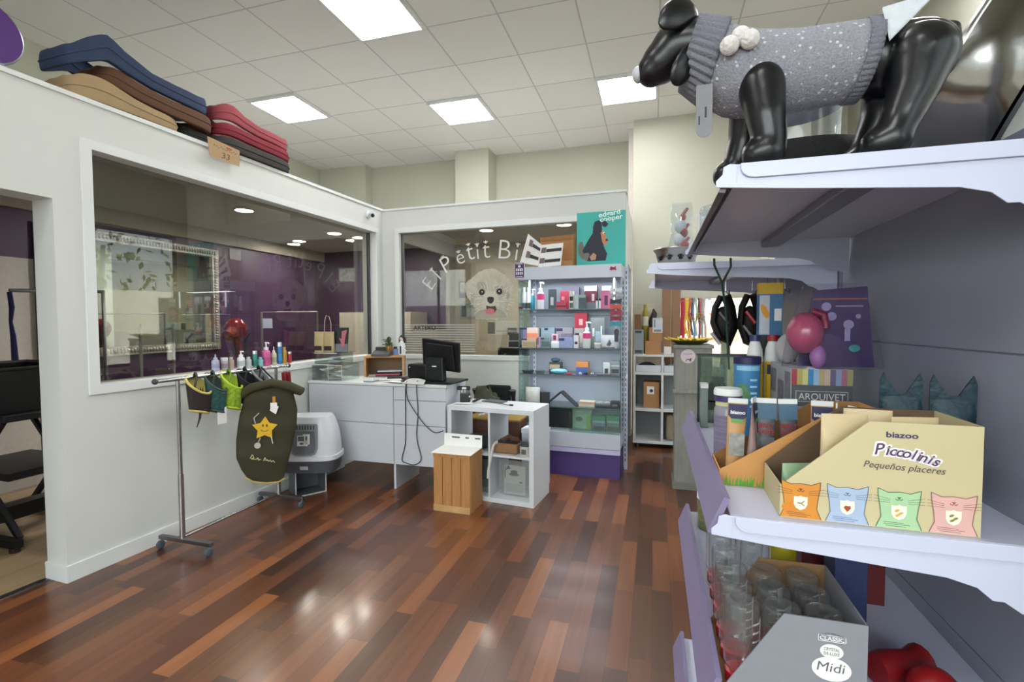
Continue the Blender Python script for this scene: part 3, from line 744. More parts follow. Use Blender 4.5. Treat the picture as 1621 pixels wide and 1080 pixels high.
o = make_pouch('treat_pouch', 'creased cream treat pouch leaning out of the cat treat box at its left', 'pouch', (.365, 1.105, MZ + .005), .12, .085, .20, .03, POUCH, 'treat pouches in the cream box')
dup(o, (.43, 1.175, MZ + .005), -.15, 'creased cream treat pouch in the middle of the cat treat box')
dup(o, (.485, 1.11, MZ + .004), .18, 'creased cream treat pouch near the high right end of the cat treat box')
o = make_pouch('treat_pouch', 'pale green treat pouch low in the left end of the cat treat box', 'pouch', (.305, 1.145, MZ + .005), .3, .09, .085, .035, '#8fb08c', 'treat pouches in the cream box')
# dark teal treat bags behind
BAGT = mat('#1b333d', .42, vary=.48, scale=26, bump=.5, spec=.25)
o = make_pouch('treat_bag', 'dark teal cat-eared treat bag behind the cream box, the left one', 'bag', (.548, 1.32, MZ), -.15, .08, .225, .05, BAGT, 'teal treat bags by the back panel', ears=True)
dup(o, (.632, 1.29, MZ), -.2, 'dark teal cat-eared treat bag nearest the back panel, the right one')
# ---- kraft box of paste tubes
KR = mat('#c18a4e', .7, vary=.05, scale=12)
bx = thing('tube_display_box', 'orange kraft display box with printed grass, full of paste tubes', 'display box', (.152, 1.238, MZ), 0)
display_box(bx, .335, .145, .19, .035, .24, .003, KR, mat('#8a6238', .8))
gr = MB(); random.seed(3); Fg = front(0, -.0006, 0)
for i in range(70):
    x = .012 + .14 * random.random(); h = .010 + .022 * random.random(); a_ = random.uniform(-.006, .006)
    gr.poly([(x - .002, .001), (x + .002, .001), (x + a_, h)], Fg, random.random() * .0003)
gr.build('printed_grass', mat('#4f9a2c', .6, vary=.15, scale=90), bx)
NAVY = mat('#28264f', .5)
def tube_thing(label, x, y, rz, tilt, c1, c2, style, h=.18, w=.046):
    t = thing('paste_tube', label, 'tube', (x, y, MZ + .0045), rz, 'paste tubes in the kraft box')
    R = Matrix.Rotation(tilt, 4, 'Y')
    def f(u, v):
        a_ = 2 * PI * u; k = 1 - v
        return (w / 2 * math.cos(a_) * (.8 + .2 * v), (.015 * k + .0012) * math.sin(a_), .022 + v * (h - .022))
    MB().grid(f, 24, 8, R, wrap=True).build('tube_body', mat(c1, .4, vary=.05), t, smooth=True)
    MB().lathe([(.014, 0), (.014, .020), (.012, .022)], 20, R).build('cap', WHITE, t)
    MB().cbox((0, 0, h + .004), (w, .003, .012), R).build('crimped_end', WHITE, t)
    fz = lambda z: -(.015 * (1 - (z - .022) / (h - .022)) + .0030)
    def patch(P, name, mm, dd=0.0):
        mb = MB(); V = [(px, fz(pz) - dd, pz) for px, pz in P]; mb.faces(V, [tuple(range(len(V)))], R); return mb.build(name, mm, t)
    hw = w / 2 * .96
    if style == 'biazoo':
        patch([(-hw, h - .004), (hw, h - .004), (hw, h - .032), (hw * .4, h - .045), (-hw * .4, h - .045), (-hw, h - .032)][::-1], 'brand_panel', NAVY)
        Mx = R @ front(0, fz(h - .026) - .0014, h - .028); MB().text('biazoo', Mx, .0085, bold=.03, width=.034).build('lettering', PAPER, t)
        patch([(-.014, h - .040), (.014, h - .040), (.014, h - .049), (-.014, h - .049)][::-1], 'green_flash', mat('#5c9a48', .5), .0008)
        patch([(-.018, h - .075), (.018, h - .075), (.018, h - .13), (-.018, h - .13)][::-1], 'kitten_picture', mat('#8a8a84', .6, vary=.5, scale=60), .0006)
    else:
        patch([(-hw, h - .003), (hw, h - .003), (hw, h - .04), (-hw, h - .04)][::-1], 'brand_panel', mat('#2e5670', .45))
        for k_, wd in enumerate(('MALT', 'PASTE')):
            zz = h - .062 - k_ * .016
            MB().text(wd, R @ front(0, fz(zz) - .0016, zz), .012, bold=.04, width=.036).build('lettering', mat('#8e2a24', .5), t)
        patch([(-.018, h - .085), (.018, h - .085), (.016, h - .155), (-.016, h - .155)][::-1], 'cat_picture', mat('#5a5d60', .6, vary=.6, scale=40), .0006)
    return t
tube_thing('first kraft paste tube from the left in the grass box, navy top', .191, 1.30, .1, .05, '#b98d5c', 0, 'biazoo', h=.185)
tube_thing('paste tube seen edge-on between the first kraft tube and the cat paste tube', .233, 1.29, 1.2, .03, '#9a7f7c', 0, 'biazoo', h=.19, w=.044)
tube_thing('grey cat paste tube with red lettering, left of the two', .267, 1.32, -.05, .0, '#4d565c', 0, 'malt', h=.185)
tube_thing('grey cat paste tube with red lettering, right of the two', .322, 1.32, -.05, -.04, '#4a5057', 0, 'malt', h=.185, w=.042)
tube_thing('kraft paste tube with navy top standing in the middle of the grass box', .382, 1.31, -.05, .02, '#bb9064', 0, 'biazoo', h=.185)
tube_thing('kraft paste tube turned sideways right of the middle one', .418, 1.315, 1.25, .05, '#bf9468', 0, 'biazoo', h=.18, w=.04)
tube_thing('kraft paste tube leaning over behind the cream box, nearest the front', .435, 1.275, -.1, .26, '#bb9064', 0, 'biazoo', h=.175)
tube_thing('kraft paste tube leaning over behind the cream box, at the back', .44, 1.35, -.1, .2, '#b78a5c', 0, 'biazoo', h=.17)
# ---- jar with white lid left of the tubes
t = thing('supplement_jar', 'clear jar with purple band and white lid left of the paste tubes', 'jar', (.196, 1.435, MZ))
MB().lathe([(.033, 0), (.035, .004), (.035, .15), (.03, .16)], 28).build('jar_body', mat('#8c8894', .25, vary=.15, scale=14), t, smooth=True)
MB().lathe([(.0355, .03), (.0355, .135)], 28).build('label_wrap', mat('#77708a', .5, vary=.3, scale=40, stretch=(.3, .3, 6)), t, smooth=True)
MB().lathe([(.032, .160), (.032, .172)], 28).build('neck', mat('#c9c498', .5), t, smooth=True)
MB().lathe([(.035, .172), (.035, .188)], 28).build('purple_band', mat('#3c3460', .5), t, smooth=True)
MB().lathe([(.034, .188), (.037, .189), (.037, .2), (.034, .207), (.001, .208)], 28).build('lid', WHITE, t, smooth=True)
# ---- blue tub
t = thing('wipes_tub', 'blue cylindrical tub with navy lid and printed tree', 'tub', (.304, 1.80, MZ))
MB().lathe([(.040, 0), (.041, .003), (.041, .245)], 32).build('tub_body', mat('#3f7fae', .4, vary=.12, scale=9), t, smooth=True)
MB().lathe([(.043, .246), (.043, .268), (.040, .271), (.001, .272)], 32).build('lid', mat('#241f4e', .5), t, smooth=True)
def wrap_patch(mb, r, a0, a1, z0, z1, n=8):
    mb.grid(lambda u, v: (r * math.cos(a0 + (a1 - a0) * u), r * math.sin(a0 + (a1 - a0) * u), z0 + (z1 - z0) * v), n, 2)
mb = MB(); wrap_patch(mb, .0416, -2.6, -.6, .225, .24); mb.build('pale_stripe', mat('#8cc0dc', .5), t)
mb = MB()
for a_, z, r in ((-2.1, .12, .02), (-1.9, .145, .018), (-2.3, .15, .018), (-2.05, .168, .016), (-2.25, .10, .012)): wrap_patch(mb, .0417 + random.random() * .0004, a_ - r / .041, a_ + r / .041, z - r * .7, z + r * .7)
wrap_patch(mb, .0417, -2.14, -2.04, .05, .12); mb.build('printed_tree', mat('#4c7d54', .5, vary=.3, scale=70), t)
mb = MB()
for i in range(5): wrap_patch(mb, .0419, -1.5, -.9, .19 - i * .022, .197 - i * .022)
mb.build('printed_lines', mat('#a4cfe4', .5), t)
# ---- white spray bottles with yellow labels
def white_bottle(label, x, y, capc):
    t = thing('white_bottle', label, 'bottle', (x, y, MZ), 0, 'white bottles with yellow labels')
    MB().lathe([(.026, 0), (.028, .004), (.028, .25), (.024, .29), (.015, .318)], 24).build('bottle_body', WHITE, t, smooth=True)
    MB().lathe([(.018, .318), (.018, .34), (.001, .341)], 20).build('cap', mat(capc, .45), t, smooth=True)
    mb = MB(); wrap_patch(mb, .0285, -2.7, -.4, .05, .245); mb.build('label_band', mat('#d9b21c', .5), t)
    mb = MB(); wrap_patch(mb, .0288, -2.4, -1.2, .20, .235); mb.build('label_print', mat('#2b3556', .5), t)
    mb = MB(); wrap_patch(mb, .0288, -2.6, -.5, .05, .08); mb.build('label_red_strip', mat('#b0302c', .5), t)
white_bottle('white bottle with a blue cap, left one under the yellow and blue box', .350, 1.925, '#2b3560')
white_bottle('white bottle with a red cap, right one under the yellow and blue box', .41, 1.935, '#96222c')
# carton under the tall yellow and blue box
c = carton('plain_carton', 'dark plain carton in the shadow carrying the yellow and blue box', 'carton', .37, .50, 1.995, 2.045, MZ, .335, '#2d2c31')
t = carton('product_box', 'tall blue product box with a yellow top behind the white bottles', 'box', .375, .455, 2.0, 2.045, MZ + .336, .195, '#3f6f98')
MB().box(-.0402, .0402, -.0227, .0227, .155, .196).build('yellow_top', mat('#c9a228', .55), t)
MB().rect(-.038, -.004, .004, .15, front(0, -.0232, 0)).build('white_side', mat('#b9bfc6', .55), t)
MB().ell(-.02, .09, .011, .028, front(0, -.0238, 0), a=.4).build('printed_orange', mat('#d89424', .55), t)
MB().rect(.012, .036, .055, .10, front(0, -.0236, 0)).build('barcode_patch', PAPER, t)
# ---- grey and striped box
t = carton('product_box', 'grey and white box with a coloured stripe row and lettering, under the purple toy', 'box', .395, .555, 1.62, 1.89, MZ, .248, '#a8a9ae')
Fx = front(0, -.1356, 0)
MB().rect(-.0795, .0795, .135, .2, Fx).build('grey_band', mat('#4c4d52', .5), t)
MB().rect(-.0795, .0795, .001, .133, Fx).build('pale_band', mat('#7f8790', .5, vary=.2, scale=30), t)
cols = ['#9c3040', '#a79a50', '#c0b878', '#2f78a8', '#86a4c4', '#a5946c', '#b09a8c', '#57506e', '#7a86a8', '#935a6c', '#8c8a5c']
for i, c in enumerate(cols):
    MB().rect(-.0795 + i * .01445, -.0795 + (i + 1) * .01445, .2, .247, Fx).build('stripe', mat(c, .5), t)
MB().text('ARQUIVET', front(0, -.1362, .156), .020, width=.122).build('lettering', mat('#c5c5c8', .5), t)
fr = MB(); F3 = front(0, -.1361, 0)
for q in ((-.068, .068, .150, .1512), (-.068, .068, .181, .1822), (-.068, -.0668, .15, .182), (.0668, .068, .15, .182)): fr.rect(*q, F3)
fr.build('lettering_frame', mat('#c5c5c8', .5), t)
sd = MB(); Fl = leftface(-.0806, 0, 0)
for q in ((-.125, -.05, .15, .23), (-.03, .05, .12, .2), (.06, .125, .15, .235), (-.02, .12, .02, .09)): sd.rect(*q, Fl)
sd.build('printed_panel', mat('#75747c', .6, vary=.3, scale=40), t)
# ---- purple carded toy in a clear bag on top of it
t = thing('carded_toy', 'pink ball toy on a purple card in a clear bag, on the grey striped box', 'toy', (.47, 1.70, MZ + .249))
cd = MB(); cd.prism([(-.04, .001), (.165, .001), (.142, .245), (.0, .235), (-.03, .08)], .004, front(0, 0, 0)); cdo = cd.build('card', mat('#331a55', .4, vary=.25, scale=6), t)
dc = MB(); Fc = front(0, -.0048, 0)
for x, z, r in ((.035, .185, .013), (.05, .155, .013), (.095, .13, .014), (.12, .155, .007)): dc.ell(x, z, r, r, Fc)
dc.rect(.06, .132, .184, .188, Fc).rect(.085, .10, .08, .118, Fc); dc.build('card_print', mat('#a59cc0', .5), cdo)
MB().rect(.0, .143, .206, .210, Fc).build('card_stripe', mat('#a6624e', .5), cdo)
MB().ell(.112, .058, .015, .011, Fc).build('teal_spot', mat('#3a9a96', .5), cdo)
MB().sph((-.035, -.055, .105), (.05, .05, .062), seg=24, ring=14).build('pink_ball', mat('#a34a68', .25, vary=.12, scale=9), t, smooth=True)
MB().tube([(-.02, -.06, .17), (.012, -.06, .16), (.018, -.06, .12)], .012, 10).build('ball_handle', mat('#7a1c38', .35), t, smooth=True)
MB().sph((-.005, -.075, .035), (.022, .02, .034)).build('lilac_lobe', mat('#96639c', .35), t, smooth=True)
wp = MB(); wp.grid(lambda u, v: (.035 + .132 * math.cos(2 * PI * u) * (1 - .42 * v ** 1.4), -.055 + .075 * math.sin(2 * PI * u) * (1 - .8 * v), .002 + .25 * v), 40, 10, wrap=True)
wp.build('clear_bag', glass_mat('dull_clear_bag', '#f4f2f7', .9, .006), t, smooth=True)
o = MB().sph((0, 0, .05), (.034, .035, .05)).build('white_plush', mat('#a9a7a6', .9, bump=.4, scale=60), loc=(.425, 1.80, MZ + .2485), smooth=True)
tag(o, 'white rounded plush toy left of the purple carded toy', 'toy')
# ---- clear tank at the far end
t = thing('glass_tank', 'clear tank with dark rim and printed cat silhouettes at the shelf\'s far end', 'tank', (.165, 1.985, MZ))
GT = glass_mat('green_tank_wall', '#dbe4dc', 1.0, .12, '#aab6ac')
MB().box(0, .19, 0, .002, .002, .255).box(0, .002, .002, .055, .002, .255).box(.188, .19, .002, .055, .002, .255).box(0, .19, .053, .055, .002, .255).build('tank_wall', GT, t)
rm = MB()
for q in ((-.004, .194, -.004, .059, .255, .263), (-.004, .006, -.004, .0, 0, .255), (-.002, .19, -.002, .057, 0, .003)): rm.box(*q)
rm.build('rim', mat('#26302c', .5), t, bevel=.002)
ct = MB(); Fk = front(0, -.0012, 0)
for x, h in ((.04, .16), (.085, .155), (.125, .13)):
    ct.poly([(x - .02, .08), (x + .022, .08), (x + .02, h - .03), (x + .012, h - .012), (x + .008, h), (x - .004, h - .012), (x - .012, h), (x - .016, h - .02)], Fk)
ct.rect(.02, .185, .05, .085, Fk).build('cat_silhouette', mat('#2e3632', .6), t)
c = carton('small_carton', 'narrow grey carton with a black and white top in front of the tank', 'carton', .165, .19, 1.88, 1.93, MZ, .16, '#6f7c74')
MB().box(-.0128, .0128, -.0252, .0252, .146, .162).build('striped_top', mat('#d0d4d0', .5, vary=.4, scale=60, stretch=(.2, .2, 5)), c)

# ================================================================ GOODS ON THE SHELF BELOW
LZ = .7008
bx = thing('drinker_display_box', 'grey display box of small pet drinking bottles on the lower shelf', 'display box', (.140, 1.050, LZ), 0)
W_, D_ = .255, .24
GB = mat('#84868e', .5, vary=.03)
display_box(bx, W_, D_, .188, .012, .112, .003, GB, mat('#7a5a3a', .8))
F = front(.195, -.0006, 0)
bd = MB()
for q in ((-.024, .024, .146, .1472), (-.024, .024, .158, .1592), (-.024, -.0228, .146, .1592), (.0228, .024, .146, .1592)): bd.rect(*q, F)
bd.build('lettering_frame', PAPER, bx)
MB().text('CLASSIC', front(.195, -.001, .1488), .0078, width=.042, bold=.02).build('lettering', PAPER, bx)
MB().ell(0, .127, .020, .0145, F).build('white_oval', PAPER, bx)
MB().text('CRYSTAL', front(.195, -.001, .1285), .0062, width=.027, bold=.01).text('DE-LUXE', front(.195, -.001, .1195), .0062, width=.027, bold=.01).build('lettering', mat('#62646c', .5), bx)
MB().ell(0, .092, .034, .024, front(.195, -.0008, 0)).build('white_oval', PAPER, bx)
MB().text('Midi', front(.193, -.0012, .087), .0185, shear=.15, width=.046).arc_text('DRINKING BOTTLE', front(.195, -.0012, .118), .0042, -.046, -PI / 2 - .45, -.066).build('lettering', mat('#5d5f68', .5), bx)
def drinker(label, x, y, z, capc='#a01824'):
    t = thing('drinking_bottle', label, 'bottle', (x, y, z), 0, 'clear pet drinking bottles')
    MB().lathe([(.026, .028), (.0345, .045), (.0352, .17), (.033, .178), (.024, .182), (.013, .176), (.001, .175)], 28).build('bottle_wall', BOTG, t, smooth=True)
    MB().lathe([(.030, 0), (.031, .003), (.031, .026), (.026, .03), (.001, .031)], 24).build('red_cap', mat(capc, .3), t, smooth=True)
    mb = MB()
    for i in range(5): wrap_patch(mb, .0356, -1.9, -1.35, .07 + i * .018, .074 + i * .018, 4)
    wrap_patch(mb, .0356, -1.3, -.7, .06, .15, 5); mb.build('scale_print', glass_mat('white_scale_print', '#ffffff', 0, .3), t)
    return t
BOTG = glass_mat('bottle_plastic', '#f6f9fa', 1.6, .03, ior=1.5)
d0 = drinker('clear drinking bottle with a red cap standing left of the grey box, nearest the rail', .185, 1.345, LZ)
spots = [(.1815, 1.092, 'clear drinking bottle in the grey box, nearest its low left end'), (.2575, 1.092, 'clear drinking bottle in the grey box, front row middle'), (.3335, 1.092, 'clear drinking bottle in the grey box, front row right'),
         (.1815, 1.168, 'clear drinking bottle in the grey box, second row left'), (.2575, 1.168, 'clear drinking bottle in the grey box, second row middle'), (.3335, 1.168, 'clear drinking bottle in the grey box, second row right'),
         (.1815, 1.244, 'clear drinking bottle in the grey box, back row left'), (.2575, 1.244, 'clear drinking bottle in the grey box, back row middle'), (.3335, 1.244, 'clear drinking bottle in the grey box, back row right')]
for x, y, l in spots: dup(d0, (x, y, LZ + .0035), .3 * (x * 97 % 3), l)
for x, y, l in ((.185, 1.425, 'clear drinking bottle standing behind the grey box, first by the rail'), (.262, 1.40, 'clear drinking bottle standing behind the grey box, in the middle'), (.187, 1.51, 'clear drinking bottle standing further back, by the rail'), (.264, 1.49, 'clear drinking bottle standing further back, away from the rail')):
    dup(d0, (x, y, LZ), 0, l)
t = thing('yellow_bottle', 'yellow-green bottle among the clear drinking bottles', 'bottle', (.345, 1.46, LZ))
MB().lathe([(.03, 0), (.031, .004), (.031, .15), (.024, .17), (.014, .18)], 24).build('bottle_body', mat('#b3a41c', .3), t, smooth=True)
MB().lathe([(.016, .18), (.016, .2), (.001, .201)], 20).build('cap', WHITE, t, smooth=True)
t = thing('treat_jar', 'jar of green treats with a white lid at the far lower shelf', 'jar', (.20, 1.90, LZ))
MB().lathe([(.04, 0), (.042, .004), (.042, .1), (.036, .112)], 28).build('jar_wall', CLEAR, t, smooth=True)
MB().lathe([(.038, .003), (.038, .09), (.001, .092)], 24).build('treats', mat('#6a6a24', .8, vary=.6, scale=90), t, smooth=True)
MB().lathe([(.043, .112), (.043, .132), (.04, .136), (.001, .137)], 28).build('lid', WHITE, t, smooth=True)
o = MB().tube([(0, 0, .035), (.03, 0, .035), (.09, .0, .035), (.12, 0, .035)], [.03, .034, .026, .034], 14).build('red_chew_toy', mat('#6b0d12', .4), loc=(.45, 1.16, LZ + .002), rz=.5, smooth=True)  # red darkened: the lower shelf's shade is put into the colour
tag(o, 'red bone-shaped chew toy at the lower shelf\'s right, by the back panel', 'toy')
o = MB().sph((0, 0, .045), .045).build('red_ball', mat('#7e1016', .35), loc=(.53, 1.11, LZ), smooth=True)  # ball colour carries the same shade as the chew toy
tag(o, 'red rubber ball at the lower shelf\'s near right corner', 'ball')
c = carton('blue_carton', 'dark blue carton right behind the grey drinker box', 'carton', .43, .5, 1.34, 1.42, LZ, .2, '#1f2a52')
c = carton('red_carton', 'dark red carton deep under the middle shelf', 'carton', .40, .60, 1.50, 1.62, LZ, .24, '#5a1014')

# ================================================================ COUNTER, ITS GOODS, CUBE SHELF
CZ = .93; CY = 3.735
GW_ = mat('#c6cad2', .4, vary=.015, scale=3, name='white_laminate')
ct = thing('sales_counter', 'long white laminate sales counter with drawers in the corner of the partitions', 'counter', (0, 0, 0))
MB().box(-3.06, -1.69, CY + .02, 4.19, .22, CZ - .022).build('carcass', GW_, ct)
MB().box(-3.065, -1.685, CY - .004, 4.195, CZ - .021, CZ).build('worktop', WHITE, ct, bevel=.002)
for q in ((-3.06, -2.187, .578, .905), (-3.06, -2.187, .222, .572)): MB().box(q[0], q[1], CY, CY + .019, q[2], q[3]).build('door', GW_, ct, bevel=.002)
for q in ((-2.181, -1.69, .795, .905), (-2.181, -1.69, .578, .788), (-2.181, -1.69, .222, .572)): MB().box(q[0], q[1], CY, CY + .019, q[2], q[3]).build('drawer', GW_, ct, bevel=.002)
for x in (-3.03, -2.192, -1.72): MB().box(x, x + .02, CY + .01, 4.18, 0, .22).build('leg_panel', GW_, ct)

def sheet(mb, x, y, w, h, a, z=0, curl=0):
    M = Matrix.Translation((x, y, z)) @ Matrix.Rotation(a, 4, 'Z')
    mb.grid(lambda u, v: ((u - .5) * w, (v - .5) * h, curl * math.sin(u * 3.1) * math.cos(v * 2)), 6, 5, M)
def paper(name, label, cat, x, y, z, w, h, a, c='#e4e5e4', curl=.003, group=None):
    mb = MB(); sheet(mb, 0, 0, w, h, 0, .004, curl)
    o = mb.build(name, mat(c, .7, vary=.03), loc=(x, y, z + .0012 + max(0, curl)), rz=a, solid=.001); return tag(o, label, cat, group)
# ---- two-tier acrylic display case
ACR = glass_mat('acrylic', '#f4f8f8', 1.2, .012)
t = thing('acrylic_case', 'clear acrylic two-tier counter case full of packets at the counter\'s left end', 'display case', (-2.86, 3.93, CZ))
def clear_box(mb, x0, x1, y0, y1, z0, z1, w=.004):
    mb.box(x0, x1, y0, y0 + w, z0, z1).box(x0, x1, y1 - w, y1, z0, z1).box(x0, x0 + w, y0 + w, y1 - w, z0, z1).box(x1 - w, x1, y0 + w, y1 - w, z0, z1).box(x0, x1, y0, y1, z1 - w, z1)
mb = MB(); clear_box(mb, -.185, .14, -.17, .10, .001, .15); mb.build('lower_case', ACR, t)
mb = MB(); clear_box(mb, -.185, .06, -.13, .12, .152, .254); mb.build('upper_case', ACR, t)
ed = MB()
for x0, x1, y0, z in ((-.185, .14, -.171, .146), (-.185, .06, -.131, .25)): ed.box(x0, x1, y0 - .001, y0, z, z + .005)
for x in (-.01, .137): ed.box(x, x + .004, -.172, -.171, .001, .148)
ed.build('polished_edge', mat('#dfe2e0', .2), t)
random.seed(11)
pk_cols = ['#e0e2e3', '#c4ccd2', '#e4e4e0', '#c9b48c', '#d8c29a', '#d0d4d6', '#a4b4c2', '#eeeeea', '#b59c84', '#dfd8c8']
for i in range(24):
    x, y = random.uniform(-2.985, -2.785), random.uniform(3.83, 3.965); z = CZ + .007 + .0052 * i; c = pk_cols[i % len(pk_cols)]
    mb = MB(); w, h = random.uniform(.04, .055), random.uniform(.03, .045); M_ = rotm(random.uniform(-.12, .12), random.uniform(-.12, .12), 0)
    mb.grid(lambda u, v: ((u - .5) * 2 * w, (v - .5) * 2 * h, .008 * math.sin(PI * u) * math.sin(PI * v)), 8, 6, M_)
    o = mb.build('packet', mat(c, .3, vary=.3, scale=30), loc=(x, y, z), rz=random.uniform(0, 3), solid=.003)
    tag(o, 'flat glossy packet loose among the pile inside the lower acrylic case', 'packet', 'packets in the lower acrylic case')
for i in range(5):
    x, y = random.uniform(-2.98, -2.88), random.uniform(3.86, 3.98); z = CZ + .158 + .011 * i; mb = MB()
    mb.grid(lambda u, v: ((u - .5) * .12, (v - .5) * .075, .01 * math.sin(PI * u) * math.sin(PI * v)), 8, 6)
    o = mb.build('packet', mat(['#4c545c', '#c9cdd2', '#7d858c', '#dadbd8', '#8a9198'][i], .25, vary=.3, scale=30), loc=(x, y, z), rz=random.uniform(-.5, .5), solid=.004)
    tag(o, 'silvery packet lying inside the upper acrylic case', 'packet', 'packets in the upper acrylic case')
TZ = CZ + .2545
POU = mat('#b3a078', .6, vary=.08, scale=12, bump=.2)
for i, (x, l) in enumerate(((-3.065, 'left of two beige window pouches on the acrylic case'), (-2.955, 'right of two beige window pouches on the acrylic case'))):
    t = thing('window_pouch', l, 'pouch', (x, 3.90, TZ), 0, 'beige window pouches')
    mb = MB(); pouch(mb, .108, .19, .05); mb.build('pouch_body', POU, t, smooth=True)
    MB().rect(-.042, .042, .018, .06, front(0, -.0255, 0)).build('window', mat('#3a2a20', .4, vary=.5, scale=50), t)
    MB().box(-.054, .054, -.003, .003, .18, .196).build('sealed_edge', POU, t)
t = thing('card_stand', 'upright dark card with a pink bone-shaped print, right of the beige pouches', 'card', (-2.845, 3.92, TZ))
Mx = Matrix.Rotation(-.12, 4, 'X')
MB().box(-.095, .075, -.002, .002, .002, .235, Mx).box(-.06, .05, .0, .05, 0, .004).build('card', mat('#22252a', .4), t)
MB().rect(-.095, .075, .003, .08, Mx @ front(0, -.0026, 0)).build('grey_band', mat('#777b80', .4), t)
MB().poly([(-.03, .14), (.0, .09), (.0, .045), (.035, .06), (.045, .15), (.06, .215), (.0, .2), (.002, .125)], Mx @ front(0, -.0032, 0)).build('pink_print', mat('#b8707a', .4, vary=.2), t)
t = thing('looped_line', 'thin looped line built as bent wire behind the beige pouches', 'wire loop', (-3.02, 3.975, TZ))  # bent wire added in place of a thin looped line
MB().tube([(-.038, 0, .004), (-.045, 0, .2), (-.04, 0, .30), (-.02, 0, .35), (.01, 0, .34), (.03, 0, .28), (.03, 0, .004)], .003, 8).build('wire', mat('#a89a8c', .4), t, smooth=True)
MB().box(-.05, .04, -.015, .015, 0, .004).build('foot', mat('#a89a8c', .4), t)
# ---- wooden riser with telephone, plants and figure
t = thing('wooden_riser', 'light wooden riser shelf standing on the back of the counter', 'shelf', (-2.70, 4.08, CZ), .45)
MB().box(0, .38, 0, .30, .19, .208).build('top_board', WOODL, t, bevel=.002)
MB().box(.362, .38, .002, .298, 0, .19).build('side_board', mat('#a98763', .55, vary=.12, scale=8), t)
MB().box(0, .018, .002, .298, 0, .19).build('side_board', WOODL, t)
MB().box(.018, .362, .285, .298, 0, .19).build('rear_board', mat('#8d6c4a', .6), t)
RT = CZ + .2085
def on_riser(u, v): return (-2.70 + u * .9 * math.cos(.45) - v * math.sin(.45), 4.08 + u * math.sin(.45) + v * math.cos(.45), RT)
t = thing('desk_phone', 'dark grey keypad telephone on the wooden riser', 'telephone', on_riser(.095, .13), .35)
MB().prism([(-.09, 0), (.09, 0), (.09, .055), (-.09, .018)], .17, frame((0, -.085, 0), (0, 1, 0), (0, 0, 1)) @ Matrix.Translation((0, 0, -.0))).build('phone_body', mat('#3b3f45', .5), t, bevel=.004)
kb = MB()
for i in range(4):
    for j in range(3): kb.cbox((.03 + j * .03, -.05 + i * .028, .0255 + (-.05 + i * .028 + .085) * .205 + .006), (.02, .016, .006))
kb.build('keypad', LGREY, t)
MB().tube([(.01, -.0, .07), (.15, 0.0, .07)], .014, 10).build('handset', mat('#303338', .5), t, smooth=True)
t = thing('potted_plant', 'small leafy plant in an amber glass pot on the wooden riser', 'plant', on_riser(.25, .09))
MB().lathe([(.026, 0), (.034, .01), (.034, .09), (.032, .095), (.03, .09), (.001, .08)], 24).build('pot', mat('#8a5e26', .25, vary=.25, scale=20), t, smooth=True)
lf = MB(); random.seed(5)
for i in range(26):
    a_ = random.uniform(0, 6.28); r = random.uniform(.012, .055); z = random.uniform(.10, .17)
    lf.sph((r * math.cos(a_) - .02, r * .5 * math.sin(a_), z), (.017, .010, .006), seg=8, ring=5)
    lf.tube([(0, 0, .08), (r * math.cos(a_) - .02, r * .5 * math.sin(a_), z)], .0015, 4)
stuff_leaves = lf.build('foliage', mat('#4d6034', .6, vary=.3, scale=60), t, smooth=True)
o = MB().tube([(0, 0, .10), (0, 0, .16)], [.012, .02], 10).sph((0, 0, .165), (.022, .018, .02)).build('seed_head', mat('#3d3420', .8), t, smooth=True)
t = thing('blue_cup', 'small pale blue cup holding a dark roll, right of the amber pot', 'cup', on_riser(.315, .10))
MB().lathe([(.026, 0), (.03, .06), (.028, .06), (.024, .01), (.001, .01)], 20).build('cup', mat('#6c86b8', .4), t, smooth=True)
MB().lathe([(.02, .012), (.02, .085), (.001, .086)], 16).build('dark_roll', mat('#2a3446', .5), t, smooth=True)
t = thing('nurse_doll', 'little doll in a white dress with long black hair, standing on the wooden riser', 'doll', on_riser(.385, .10))
MB().lathe([(.030, 0), (.026, .02), (.024, .06), (.030, .11), (.02, .135), (.01, .145)], 20).build('dress', WHITE, t, smooth=True)
MB().sph((0, 0, .165), (.024, .022, .027)).build('head', mat('#d8c4b4', .6), t, smooth=True)
hr = MB().sph((0, .006, .170), (.030, .026, .032)); hr.box(-.032, -.019, -.004, .022, .12, .17).box(.019, .032, -.004, .022, .12, .17); hr.build('hair', BLACK, t, smooth=True)
for s in (-1, 1): MB().tube([(s * .022, 0, .115), (s * .04, -.008, .075)], .007, 8).build('arm', WHITE, t, smooth=True)
MB().rect(-.008, .010, .012, .09, front(0, -.0305, 0)).build('apron_stripe', mat('#2c3a5c', .6), t)
for s in (-1, 1): MB().sph((s * .009, -.021, .168), .003).build('eye', BLACK, t)
t = thing('tiny_figurine', 'tiny white figurine at the right end of the wooden riser', 'figurine', on_riser(.415, .065))
MB().lathe([(.012, 0), (.009, .02), (.012, .035), (.005, .045)], 12).sph((0, 0, .055), .012).tube([(-.022, 0, .05), (0, 0, .032), (.022, 0, .05)], .004).build('figurine_body', WHITE, t, smooth=True)
for i, (u, v, z, c, l) in enumerate(((.25, .10, .002, '#3b3340', 'dark magazine at the bottom of the pile under the wooden riser'), (.24, .09, .016, '#b24860', 'pink-covered booklet in the pile under the wooden riser'),
                                    (.25, .11, .032, '#2b2e34', 'black folder in the pile under the wooden riser'), (.26, .10, .048, '#c3ccd4', 'pale paper stack on top of the pile under the wooden riser'))):
    p_ = on_riser(u, v); o = MB().box(-.12, .12, -.07, .07, 0, .013).build('magazine', mat(c, .5, vary=.15), loc=(p_[0], p_[1], CZ + z), rz=.45 + (i * .21) % .4 - .2, bevel=.002); tag(o, l, 'magazine')
